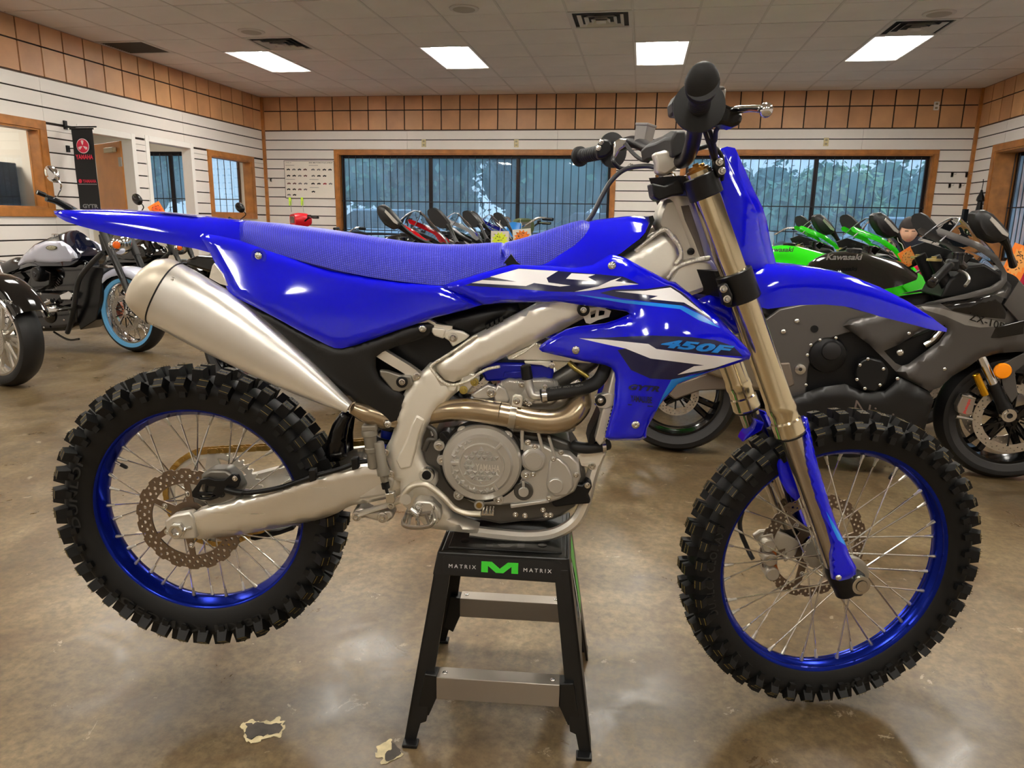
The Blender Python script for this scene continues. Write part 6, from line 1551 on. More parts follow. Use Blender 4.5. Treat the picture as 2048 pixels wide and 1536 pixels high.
# tank
tt = [(1606, 548), (1612, 531), (1639, 513), (1666, 505), (1701, 501), (1727, 504), (1767, 514), (1808, 525), (1832, 545)]
tb = [(1606, 560), (1640, 585), (1700, 590), (1760, 580), (1800, 572), (1832, 560)]
_BK = BK
def loft_in(fr, name, top, bot, hw, m, parent, n=22, k=2.3, step=14):
    global BK
    BK = fr; o = profile_loft(name, top, bot, hw, m, parent, n=n, k=k, step=step); BK = _BK; return o
loft_in(ZF, 'fuel_tank', tt, tb, lin1([(1606, (.07, .10)), (1680, (.13, .17)), (1780, (.13, .18)), (1832, (.10, .15))]), m_zb, Z)
text('tank_lettering', 'Kawasaki', quad_px(ZF, (1652, 520), (1722, 520), (1656, 508), lambda x, y: -.165+.0018*(524-y), .004), mat('tank_logo_grey', rgb(120, 116, 114), .3, .5), Z, .03)
MB().lathe(ZF.P(1708, 500, 0), (0, 0, 1), [(-.02, .035), (.004, .035), (.008, .028)], 24).build('fuel_cap', m_blk, Z)
# cockpit rim, nose and screen
zs('cockpit_inner', [(1880, 597), (1900, 560), (1935, 532), (1970, 528), (2003, 548), (2000, 575), (1930, 594)], -.15, .15, m_blk, bevel=.01)
zs('inner_panel', [(1822, 494), (1850, 484), (1900, 500), (1960, 520), (1960, 560), (1900, 572), (1850, 548)], .14, .155, m_blk, bevel=.003)
zs('instrument_panel', [(1905, 520), (1935, 505), (1950, 512), (1925, 535)], -.09, .09, m_blk2, bevel=.005)
MB().cyl(ZF.P(1880, 545, 0), ZF.P(1905, 600, 0), .035, n=20).build('steering_head', m_zfr, Z)
zp('cockpit_rim', [(1850, 606), (1930, 588), (1980, 574), (2002, 560), (2004, 545), (1985, 520), (1950, 497), (1900, 478), (1876, 468), (1872, 460), (1880, 456), (1915, 468), (1960, 486), (1995, 512), (2014, 545), (2014, 562), (2004, 576), (1985, 586), (1930, 598)], idw([(1870, 465, -.14), (1950, 490, -.19), (2010, 550, -.19), (1930, 595, -.21), (1850, 606, -.21)], 2), [m_zg], drop=.004, rpx=4, step=8)
nose = []
for px_, py_, w_ in ((2012, 560, .19), (2040, 590, .17), (2075, 628, .13), (2104, 665, .08), (2115, 690, .03)):
    t = ZF.P(px_, py_, -w_*.6); nose.append([Vector((t.x+.02*math.cos(a), -w_*math.cos(a), t.z+.035*math.sin(a))) for a in [PI*k/12 for k in range(13)]]+[Vector((t.x-.02, w_, t.z-.10)), Vector((t.x-.02, -w_, t.z-.10))])
MB().loft(nose).build('nose_cowl', m_zg, Z, 50)
scr = []
for f, w_, px_, py_ in ((0, .135, 1858, 481), (.4, .125, 1880, 462), (.75, .095, 1898, 446), (1, .045, 1912, 435)):
    e = ZF.P(px_, py_, 0); top = ZF.P(*[(2002, 540), (1985, 505), (1950, 468), (1918, 437)][[0, .4, .75, 1].index(f)], 0)
    row = []
    for k in range(13): a = PI*k/12; row.append(Vector((e.x+(top.x-e.x)*math.sin(a), -w_*1.15*math.cos(a), e.z+(top.z-e.z)*math.sin(a)**1.3)))
    scr.append(row)
sm = MB(); vs = [p for r in scr for p in r]; n_ = 13
fs = [(j*n_+i, j*n_+i+1, (j+1)*n_+i+1, (j+1)*n_+i) for j in range(3) for i in range(12)]
extrude_faces(vs, fs, lambda p: p, lambda p: p+Vector((-.003, 0, -.002)), mb=sm); sm.build('windscreen', m_screen, Z, 60)
MB().tube([scr[0][0], scr[1][0], scr[2][0], scr[3][0], scr[3][6], scr[3][12], scr[2][12], scr[1][12], scr[0][12]], .003, 8, 2).build('screen_edge', mat('screen_rim', rgb(150, 150, 155), .2, .3), Z)
# bars
for s in (-1, 1):
    a = ZF.P(1868, 562, -.33); b = ZF.P(1898, 532, -.22)
    f_ = lambda p: Vector((p.x, p.y if s < 0 else -p.y, p.z))
    MB().cyl(f_(a), f_(b), .0175, n=18).build('hand_grip', m_blk, Z); MB().lathe(f_(a), f_(a)-f_(b), [(-.002, .0175), (.006, .019), (.030, .019), (.034, .012)], 16).build('bar_end', m_zb, Z)
    MB().tube([f_(b), f_(ZF.P(1915, 524, -.17)), f_(ZF.P(1935, 540, -.12))], .016, 10, 3).build('clip_on_bar', m_zfr, Z)
    MB().box(f_(ZF.P(1904, 530, -.20)), (.05, .04, .05)).build('switch_box', m_blk, Z, 0, bevel=.01)
    MB().tube([f_(ZF.P(1915, 540, -.20)), f_(ZF.P(1932, 548, -.26)), f_(ZF.P(1938, 560, -.33)), f_(ZF.P(1930, 572, -.36))], .0065, 8, 4).build('brake_lever', mat('lever_grey', rgb(150, 146, 140), .3, .9), Z)
    if s < 0: MB().lathe(ZF.P(1916, 520, -.17), (0, 0, 1), [(-.02, .022), (.022, .022), (.024, .026), (.032, .026)], 20).build('fluid_reservoir', m_blk2, Z)
    MB().lathe(f_(ZF.P(1868, 522, -.12)), (0, 0, 1), [(0, .03), (.01, .03), (.011, .012), (.02, .012)], 20).build('fork_top', mat('fork_cap_gold', rgb(190, 170, 110), .3, .8), Z)
    # mirror
    mp = [(1944, 427), (1952, 421), (1966, 419), (1982, 427), (2002, 448), (2016, 468), (2014, 478), (1998, 485), (1984, 487), (1962, 476), (1948, 456), (1942, 440)]
    A = [f_(q) for q in ZF.L(mp, -.40)]; C0 = sum(A, Vector())/len(A)
    mb = MB(); mb.loft([[C0+(a-C0)*.70+Vector((0, -.036 if s < 0 else .036, 0)) for a in A], [C0+(a-C0)*.94+Vector((0, -.024 if s < 0 else .024, 0)) for a in A], A, [C0+(a-C0)*.97+Vector((-.012, .012 if s < 0 else -.012, 0)) for a in A]]); mb.build('mirror_housing', mat('mirror_black', rgb(16, 16, 17), .45), Z, 40)
    li = [f_(q)+Vector((0, -.039 if s < 0 else .039, 0)) for q in ZF.L([(1976, 433), (1988, 444), (2010, 468), (2008, 474), (1996, 468), (1972, 440)], -.40)]
    MB().prism(li, [q+Vector((0, .012 if s < 0 else -.012, 0)) for q in li]).build('turn_signal_lens', mat('clear_lens', rgb(196, 192, 186), .12, .5), Z, 0, bevel=.002)
    MB().tube([f_(ZF.P(2006, 476, -.40)), f_(ZF.P(2014, 490, -.38)), f_(ZF.P(2020, 510, -.32)), f_(ZF.P(2026, 530, -.22))], [.020, .013, .012, .016], 10, 4).build('mirror_stalk', m_blk, Z)
# front fender, forks, calipers
fr_ = []
for k in range(11):
    a = math.radians(-48+k*11); fr_.append([zw_f+Vector(((.322+.02*math.cos(b))*math.sin(a), .075*math.sin(b), (.322+.02*math.cos(b))*math.cos(a))) for b in [math.radians(-95+q*19) for q in range(11)]]+[zw_f+Vector(((.316+.018*math.cos(b))*math.sin(a), .071*math.sin(b), (.316+.018*math.cos(b))*math.cos(a))) for b in [math.radians(95-q*19) for q in range(11)]])
MB().loft(fr_).build('front_fender', m_zg, Z, 50)
for s in (-1, 1):
    y = s*.105; f_ = lambda p: Vector((p.x, y, p.z))
    a = f_(ZF.P(1950, 690, -.105)); b = f_(ZF.P(2010, 818, -.105)); ttop = a+(a-b)*1.35
    MB().cyl(ttop, a.lerp(b, .14), .026, n=24).build('fork_outer_tube', m_blk, Z); MB().cyl(a.lerp(b, .12), a.lerp(b, .66), .0215, n=24).build('fork_inner_tube', m_chr, Z)
    MB().lathe(a.lerp(b, .60), b-a, [(0, .026), (.10, .027), (.12, .03), (.17, .032), (.19, .02)], 20).build('fork_foot', m_blk, Z)
    MB().lathe(f_(ZF.P(2013, 828, -.105))+Vector((0, s*.02, 0)), (0, s, 0), [(-.02, .03), (.01, .030), (.0101, .021), (.016, .020), (.0161, .012), (.004, .012), (.004, .001)], 24).build('axle_nut', m_steel, Z, 20)
    MB().lathe(f_(ZF.P(1951, 748, -.135))+Vector((0, s*.03, 0)), b-a, [(0, .012), (.002, .016), (.105, .016), (.107, .012)], 20).build('damper_canister', mat('damper_gold', rgb(205, 150, 30), .22, .9), Z)
    cg_ = [(1920, 800), (1926, 790), (1944, 790), (1952, 800), (1948, 815), (1944, 830), (1930, 832), (1916, 826), (1914, 812)]
    A = [Vector((p.x, s*.118, p.z)) for p in ZF.L(cg_, -.118)]; MB().prism(A, [q-Vector((0, s*.05, 0)) for q in A]).build('brake_caliper', mat('caliper_nickel', rgb(176, 166, 156), .3, .9), Z, 0, bevel=.006)
    if s < 0: text('caliper_lettering', 'brembo', quad_px(ZF, (1926, 826), (1938, 798), (1932, 828), -.1185, .0015), mat('caliper_red', rgb(200, 30, 30), .4), Z, .02)
    for q in (((1922, 790), (1950, 797)), ((1912, 833), (1944, 838))):
        MB().cyl(Vector((ZF.P(*q[0], -.11).x, s*.112, ZF.P(*q[0], -.11).z)), Vector((ZF.P(*q[1], -.11).x, s*.112, ZF.P(*q[1], -.11).z)), .008, n=10).build('caliper_pin', m_steel, Z)
    c = ZF.P(2008, 743, -.15); MB().lathe(Vector((c.x, s*.14, c.z)), (0, s, 0), [(-.01, .035), (0, .035), (.005, .031), (.006, .02)], 24).build('reflector', m_orng, Z)
    A = [Vector((p.x, s*.13, p.z)) for p in ZF.L([(2000, 730), (2060, 700), (2070, 712), (2030, 745), (2036, 790), (2024, 806), (2008, 780), (2004, 760)], -.13)]
    MB().prism(A, [q-Vector((0, s*.008, 0)) for q in A]).build('fender_stay', m_zg, Z, 0, bevel=.003)
zs('headlight_wing', [(1928, 655), (1990, 655), (2050, 640), (2048, 668), (2000, 676), (1960, 676)], -.175, -.15, m_zb, bevel=.003, mirror=True)
# copies in other colours
m_grn = mat('lime_green_paint', rgb(38, 210, 16), .16, coat=.5); m_red = mat('red_paint', rgb(190, 12, 26), .16, coat=.5); m_whp = mat('white_paint_gloss', rgb(214, 214, 216), .16, coat=.5)
m_blp = mat('blue_paint', rgb(22, 28, 150), .16, coat=.5); m_pnk = mat('crimson_paint', rgb(196, 12, 62), .16, coat=.5); m_sil = mat('silver_paint', rgb(150, 156, 168), .22, .4)
m_blpk = mat('black_mirror', (0, 0, 0))
def recolour(o, sub):
    for q in [o]+list(o.children_recursive):
        if q.type == 'MESH':
            for sl in q.material_slots:
                if sl.material and sl.material.name in sub: r = sub[sl.material.name]; sl.link = 'OBJECT'; sl.material = r
m_kblack = mat('gloss_black_paint2', rgb(10, 10, 11), .12)
def zcopy(dx, dy, lab, main, second=None, tank=None, rz=0, name='sport_bike', scale=1):
    c = copy_tree(Z); c.location = (ZF.loc[0]+dx, ZF.loc[1]+dy, 0); c.rotation_euler = (0, 0, ZF.rz+rz); c['label'] = lab; c.scale = (scale,)*3
    recolour(c, {'satin_dark_grey': main, 'satin_grey_stripe': second or main, 'gloss_black_paint': tank or main, 'satin_black_fairing': m_kblack, 'tank_logo_grey': m_ink})
    drop = [q for q in c.children_recursive if q.name.startswith(('tank_lettering', 'fairing_lettering', 'caliper_lettering'))]
    for q in drop:
        if not (main is m_grn and q.name.startswith('tank_lettering')): bpy.data.objects.remove(q)
    return c
cy_, sy__ = math.cos(CAM_YAW), math.sin(CAM_YAW)
def sh(l, d): return (l*cy_-d*sy__, l*sy__+d*cy_)
zcopy(*sh(.02, .86), 'lime green sport motorcycle whose tank shows right behind the front number plate', m_grn, m_grn, m_grn)
zcopy(*sh(.08, 1.75), 'lime green sport motorcycle, second one back, mostly its screen and dark mirror', m_grn, m_blk, m_grn)
b1 = sh(-2.50, 1.02)
zcopy(-2.676, .577, 'red sport motorcycle nearest of the three seen over the blue seat', m_red, m_whp, m_kblack)
zcopy(-2.676+sh(.15, 1.0)[0], .577+sh(.15, 1.0)[1], 'white sport motorcycle, middle one of the three seen over the blue seat', m_whp, m_whp, m_kblack)
zcopy(-2.676+sh(.36, 2.0)[0], .577+sh(.36, 2.0)[1], 'dark blue sport motorcycle, farthest of the three seen over the blue seat', m_blp, m_blp, m_kblack)
zcopy(*sh(2.1, 1.5), 'crimson sport motorcycle at the right edge behind the large mirror', m_pnk, m_whp, m_pnk)
# ================================================================== CRUISERS
CR = Frame((-4.233, 5.423, 0), -.2)
K = thing('cruiser_motorcycle', 'cruiser motorcycle with white and navy tank and a pale blue band round its front tyre', 'motorcycle', CR.loc, CR.rz)
m_nav = mat('navy_paint', rgb(10, 14, 34), .1, coat=.5); m_pw = mat('pearl_white_paint', rgb(196, 198, 214), .18, coat=.4); m_kb = mat('cruiser_black', rgb(13, 13, 14), .25); m_ks = mat('cruiser_satin', rgb(40, 39, 38), .4)
m_band = mat('pale_blue_film', rgb(104, 176, 224), .5)
def kp(px, py, y): return CR.P(px, py, y)
def ks(name, poly, y0, y1, m, par=None, bevel=.006, mirror=False):
    A = CR.L(poly, y0); mb = MB().prism(A, [Vector((p.x, y1, p.z)) for p in A])
    if mirror:
        m2 = MB(); m2.v = [(p[0], -p[1], p[2]) for p in mb.v]; m2.f = [tuple(reversed(f)) for f in mb.f]; m2.m = list(mb.m); m2.build(name, m, par or K, 30, bevel=bevel)
    return mb.build(name, m, par or K, 30, bevel=bevel)
kc = Vector((.055, 0, .335))
road_wheel(K, kc, .335, .068, 5, disc=.15, dside=(-1, 1), rimm=m_chr, spm='wire', wall=m_band)
kr = Vector((-1.60, 0, .33)); road_wheel(K, kr, .33, .08, 5, disc=.14, dside=(-1,), rimm=m_chr, spm='wire')
def arc_fender(par, c, R, hw, a0, a1, m, name='front_fender', n=14, skirt=.35, th=.005, tail=0):
    L_ = []
    for k in range(n+1):
        a = math.radians(a0+(a1-a0)*k/n); o = []; i_ = []
        for q in range(13):
            b = math.radians(-100+q*200/12); rr = R+skirt*.1*math.cos(b); o.append(c+Vector((rr*math.sin(a), hw*math.sin(b), rr*math.cos(a)))+Vector((0, 0, -max(0, abs(b)-1.2)*.05)))
            rr2 = rr-th; i_.append(c+Vector((rr2*math.sin(a), (hw-th)*math.sin(b), rr2*math.cos(a)))+Vector((0, 0, -max(0, abs(b)-1.2)*.05)))
        L_.append(o+list(reversed(i_)))
    return MB().loft(L_).build(name, m, par, 50)
arc_fender(K, kc, .352, .098, -92, 38, m_pw)
arc_fender(K, kr, .352, .11, -95, 60, m_nav, 'rear_fender')
for s in (-1, 1):
    f_ = lambda p: Vector((p.x, s*.115, p.z))
    a, b, c, d = [f_(kp(*q, -.115)) for q in ((206, 462), (226, 512), (246, 558), (276, 634))]
    MB().cyl(a, b, .031, n=18).build('fork_cover', m_ks, K); MB().cyl(b, c, .027, n=18).build('fork_outer_tube', m_kb, K); MB().lathe(c, d-c, [(0, .026), (.1, .024), ((d-c).length-.03, .024), ((d-c).length, .018)], 18).build('fork_leg', m_ks, K)
    e = c.lerp(d, .38)+Vector((0, s*.024, 0)); g = c.lerp(d, .80)+Vector((0, s*.024, 0)); MB().tube([e, e.lerp(g, .5), g], [.010, .012, .008], 8, 3).build('reflector', m_orng, K); MB().sph(d+Vector((0, s*.02, 0)), .014).build('axle_cap', m_chr, K)
ks('steering_head', [(196, 470), (216, 455), (226, 500), (206, 512)], -.10, .10, m_kb)
tt = [(28, 538), (45, 512), (70, 487), (95, 476), (118, 466), (135, 461), (152, 460), (160, 474), (164, 495), (163, 508)]
tb = [(28, 542), (60, 532), (100, 532), (135, 532), (152, 526), (163, 512)]
loft_in(CR, 'fuel_tank', tt, tb, lin1([(28, (.06, .09)), (80, (.10, .15)), (130, (.11, .17)), (163, (.07, .12))]), m_nav, K, step=8)
tkd = idw([(30, 536, -.10), (60, 510, -.145), (100, 500, -.172), (140, 505, -.170), (155, 518, -.140), (100, 528, -.175), (60, 526, -.14)], 2)
panel('tank_side', CR, [(29, 536), (46, 513), (70, 490), (92, 482), (122, 482), (138, 492), (150, 506), (157, 516), (148, 525), (120, 529), (100, 528), (70, 525), (50, 528)], tkd, [m_pw], K, drop=.03, rpx=6, step=7, thick=.01)
O = [(102+10.5*math.cos(q*PI/10), 495.5+4.5*math.sin(q*PI/10)) for q in range(20)]; A = [CR.P(x, y, tkd(102, 495)-.012) for x, y in O]
MB().prism(A, [a+Vector((0, .01, 0)) for a in A]).build('tank_badge', mat('badge_olive', rgb(92, 88, 60), .3, .6), K, 0)
O = [(102+9*math.cos(q*PI/10), 495.5+3.6*math.sin(q*PI/10)) for q in range(20)]; A = [CR.P(x, y, tkd(102, 495)-.013) for x, y in O]; MB().prism(A, [a+Vector((0, .01, 0)) for a in A]).build('tank_badge', mat('badge_cream', rgb(205, 200, 170), .3), K, 0)
text('tank_lettering', 'Indian', quad_px(CR, (95, 498.5), (109, 498), (96, 493), tkd(102, 495)-.0125, .001), mat('badge_olive', (0, 0, 0)), K)
MB().lathe(kp(112, 472, -.03), (0, 0, 1), [(-.01, .035), (.012, .035), (.018, .026)], 20).build('fuel_cap', m_chr, K)
loft_in(CR, 'seat', [(-60, 540), (-20, 528), (10, 524), (30, 514), (42, 516)], [(-60, 560), (-20, 556), (10, 548), (30, 540), (42, 534)], lin1([(-60, (.12, .15)), (42, (.08, .10))]), m_kb, K, step=10)
ks('side_frame', [(-60, 560), (0, 552), (40, 545), (50, 556), (30, 600), (-60, 610)], -.10, .10, m_kb)
MB().lathe(kp(68, 549, -.20), (0, 1, 0), [(0, .018), (.004, .022), (.004, .045), (.010, .058), (.04, .066), (.10, .066)], 32).build('air_cleaner', m_kb, K)
ks('air_cleaner_arm', [(60, 545), (78, 535), (100, 545), (98, 570), (80, 580), (60, 575)], -.14, -.08, m_zb)
m_fin = mat('fin_silver', rgb(150, 146, 140), .3, .9)
for (bx0, by0), (tx, ty), w_ in (((64, 590), (44, 545), 12), ((118, 592), (136, 555), 13)):
    B_ = kp(bx0, by0, 0); T_ = kp(tx, ty, 0); d = T_-B_; n_ = 9
    MB().cyl(B_, T_, .058, n=20).build('cylinder_barrel', m_kb, K)
    for k in range(n_): p = B_+d*((k+.5)/n_); MB().cyl(p, p+d.normalized()*.004, .078, n=20).build('cooling_fin', m_fin, K)
    MB().lathe(T_, d, [(0, .08), (.03, .085), (.06, .06)], 20).build('cylinder_head', m_kb, K)
ks('crankcase', [(40, 600), (70, 582), (130, 582), (150, 600), (150, 650), (130, 662), (70, 664), (44, 655)], -.12, .12, m_zb, bevel=.03)
ks('engine_block', [(38, 542), (70, 530), (150, 530), (168, 520), (176, 560), (160, 600), (40, 605)], -.075, .075, m_zb, bevel=.02)
MB().lathe(kp(95, 628, -.14), (0, 1, 0), [(0, .05), (.01, .08), (.04, .09)], 28).build('primary_cover', m_zb, K)
MB().tube([kp(206, 505, -.12), kp(180, 530, -.15), kp(158, 560, -.16), kp(150, 600, -.16), kp(143, 640, -.14), kp(135, 665, -.1)], .021, 12, 5).build('down_tube', m_ks, K)
ks('radiator', [(152, 556), (170, 532), (206, 536), (200, 600), (192, 640), (160, 660), (150, 620)], -.10, .10, m_kb)
for a_, b_ in (((20, 595), (48, 582)), ((78, 614), (104, 602))): MB().cyl(kp(*a_, -.19), kp(*b_, -.16), .022, n=16).build('exhaust_pipe', m_chr, K)
MB().tube([kp(-70, 640, -.2), kp(20, 612, -.2), kp(60, 618, -.2), kp(120, 620, -.17)], [.03, .03, .016, .012], 12, 4).build('exhaust_pipe', m_chr, K)
ks('floorboard', [(76, 616), (90, 613), (118, 619), (112, 624), (84, 626)], -.30, -.16, m_chr); ks('rocker_cover', [(118, 590), (136, 582), (146, 588), (140, 600), (122, 600)], -.15, -.12, m_chr)
MB().tube([kp(108, 664, -.08), kp(128, 676, -.12), kp(142, 680, -.16), kp(158, 678, -.2)], .009, 8, 3).build('kickstand', m_kb, K)
for x, y in ((82, 588), (95, 600), (60, 640), (128, 640), (88, 655), (110, 606), (140, 625)): bolt(K, kp(x, y, -.15), .010, 'dome', m_chr)
# lamp, bars, mirrors
MB().sph(kp(238, 486, 0), (.095, .10, .10), 24, 14).build('headlight_shell', m_chr, K); MB().sph(kp(226, 490, -.17), (.035, .035, .035), 14, 10).build('turn_signal', m_chr, K); MB().lathe(kp(232, 490, -.18), (1, -.15, 0), [(0, .030), (.012, .030), (.02, .01)], 14).build('turn_signal_lens', mat('amber_lens', rgb(226, 96, 20), .2), K)
MB().sph(kp(212, 487, .2), .03, 12, 8).build('turn_signal', m_chr, K)
hb_ = [kp(74, 384, -.40), kp(92, 391, -.34), kp(110, 398, -.26), kp(140, 412, -.14), kp(160, 425, -.06), kp(168, 432, 0)]
for s in (-1, 1):
    L_ = [Vector((p.x, p.y if s < 0 else -p.y, p.z-(0 if s < 0 else .26*min(1, abs(p.y)/.4)))) for p in hb_]
    MB().tube(L_, .0135, 10, 4).build('handlebar', m_chr if s < 0 else m_chr, K); MB().cyl(L_[0], L_[0].lerp(L_[1], .9), .019, n=14).build('hand_grip', m_blk, K)
    MB().tube([L_[1]+Vector((0, 0, -.02)), L_[2]+Vector((.02, 0, -.02)), L_[3]+Vector((0, 0, -.03))], .026, 10, 3).build('switch_housing', m_kb, K)
    mm = kp(104, 348, -.40); mm = Vector((mm.x, mm.y if s < 0 else -mm.y, mm.z if s < 0 else mm.z-.40))
    R = Matrix.Rotation(-.45, 3, 'Y'); q = MB().sph(mm, (.078, .03, .058), 20, 12, Matrix.Rotation(math.radians(32), 3, 'Y')); q.build('mirror', m_chr if s < 0 else m_kb, K)
    MB().tube([mm+Vector((.05, 0, -.04)), mm+Vector((.085, 0, -.09)), L_[2]+Vector((.03, 0, .02))], .006, 8, 3).build('mirror_stem', m_chr, K)
MB().tube([L_[3], L_[4]], .02, 8, 1).build('bar_clamp', m_kb, K)
m_cop = mat('caliper_copper', rgb(176, 104, 78), .4, .6); ks('front_caliper', [(228, 612), (238, 604), (244, 616), (240, 634), (230, 634)], .07, .1, m_cop)
# two dark cruisers behind
def kcopy(l, d, lab, sc, rz=0):
    c = copy_tree(K); q = sh(l, d); c.location = (CR.loc[0]+q[0], CR.loc[1]+q[1], 0); c.rotation_euler = (0, 0, CR.rz+rz); c.scale = (sc,)*3; c['label'] = lab
    recolour(c, {'navy_paint': m_zb, 'pearl_white_paint': m_zb, 'pale_blue_film': m_tyr2})
    for o in [o for o in c.children_recursive if o.name.startswith(('tank_lettering', 'tank_badge'))]: bpy.data.objects.remove(o)
    for o in c.children_recursive:
        if o.name.startswith(('mirror', 'handlebar', 'exhaust_pipe')):
            for sl in o.material_slots: sl.link = 'OBJECT'; sl.material = m_kb
    return c
kcopy(-.30, 1.75, 'black cruiser motorcycle with an orange tag on its bars, in front of the open doorway', .90)
kcopy(.50, 2.35, 'black cruiser motorcycle with a small round mirror, below the small left wall window', .86)
CF = Matrix.Rotation(CAM_YAW, 4, 'Z')
def at_px(px, py, d):
    r = px_ray(px, py); k = d/(r.x*-sy__+r.y*cy_); return Vector((r.x*k, r.y*k, CAM_H+r.z*k))
paper_tag('price_tag', 'orange starburst price tag hanging from the bars of the black cruiser by the doorway', Matrix.Translation(at_px(306, 408, 7.35)) @ CF @ Matrix.Rotation(-.5, 4, 'Y'), .13, .15, m_tago, mat('tag_orange2', rgb(236, 96, 40), .6), 3)
# partial touring cruiser at the left edge
CL = Frame((-4.225, 4.11, 0), -.25)
T_ = thing('touring_motorcycle', 'black touring motorcycle cut off by the left edge, with chrome trimmed fender and alloy wheel', 'motorcycle', CL.loc, CL.rz)
cc_ = Vector((.085, 0, .335)); m_sil2 = mat('alloy_bright', rgb(205, 200, 190), .25, .9)
road_wheel(T_, cc_, .335, .075, 5, disc=.14, dside=(-1,), rimm=m_sil2, nsp=7)
arc_fender(T_, cc_, .362, .11, -70, 62, m_zb, skirt=.6, n=20)
L_ = []
for s in (-1,):
    for k in range(15):
        a = math.radians(-70+k*132/14); L_.append(cc_+Vector((.358*math.sin(a), -.112, .358*math.cos(a)-.03)))
MB().tube(L_, .008, 8, 2).build('fender_trim', m_chr, T_); MB().tube([p+Vector((0, .224, 0)) for p in L_], .008, 8, 2).build('fender_trim', m_chr, T_)
text('fender_lettering', 'Touring', quad_px(CL, (-16, 602), (24, 608), (-15, 594), -.118, .002), mat('script_silver', rgb(205, 205, 205), .3, .5), T_)
MB().cyl(cc_+Vector((0, -.13, 0)), cc_+Vector((-.28, -.13, .62)), .03, n=18).build('fork_leg', m_chr, T_); MB().cyl(cc_+Vector((0, .13, 0)), cc_+Vector((-.28, .13, .62)), .03, n=18).build('fork_leg', m_chr, T_)
tk = []
for x, zt, zb, w_ in ((-.45, .98, .80, .10), (-.60, 1.02, .74, .17), (-.85, .98, .72, .17), (-1.1, .86, .70, .10)):
    tk.append([cc_+Vector((x, w_*math.cos(a), -.335+(zt+zb)/2+(zt-zb)/2*math.sin(a))) for a in [2*PI*q/20 for q in range(20)]])
MB().loft(tk).build('fuel_tank', m_zb, T_, 50)
MB().box(cc_+Vector((-.75, 0, .05)), (.55, .30, .42)).build('engine', m_kb, T_, 0, bevel=.05); road_wheel(T_, cc_+Vector((-1.62, 0, -.005)), .33, .085, 5, disc=.14, dside=(-1,), rimm=m_sil2, nsp=7)
MB().box(cc_+Vector((-1.25, 0, .32)), (.6, .30, .10)).build('seat', m_kb, T_, 0, bevel=.04); arc_fender(T_, cc_+Vector((-1.62, 0, -.005)), .36, .12, -60, 60, m_zb, 'rear_fender')
# price tags on the sport bikes
for px_, py_, d, w_, h, mt, mb_, tl, lab in ((1808, 506, 3.55, .07, .085, mat('tag_orange3', rgb(244, 170, 90), .6), m_tago, .6, 'orange price tag at the windscreen base of the dark grey sport bike'), (2050, 498, 3.35, .10, .15, mat('tag_orange3', rgb(244, 170, 90), .6), m_tago, -.3, 'large orange price tag at the right edge under the near mirror'),
        (1000, 468, 4.9, .12, .12, m_tagy, m_tagp, 0, 'neon yellow price tag over the front of the seat'), (1043, 464, 5.2, .13, .12, m_tago, m_tagp, .1, 'orange price tag to the right of the neon yellow one')):
    paper_tag('price_tag', lab, Matrix.Translation(at_px(px_, py_-6, d)) @ CF @ Matrix.Rotation(-tl, 4, 'Y'), w_, h, mb_, mt, int(px_))
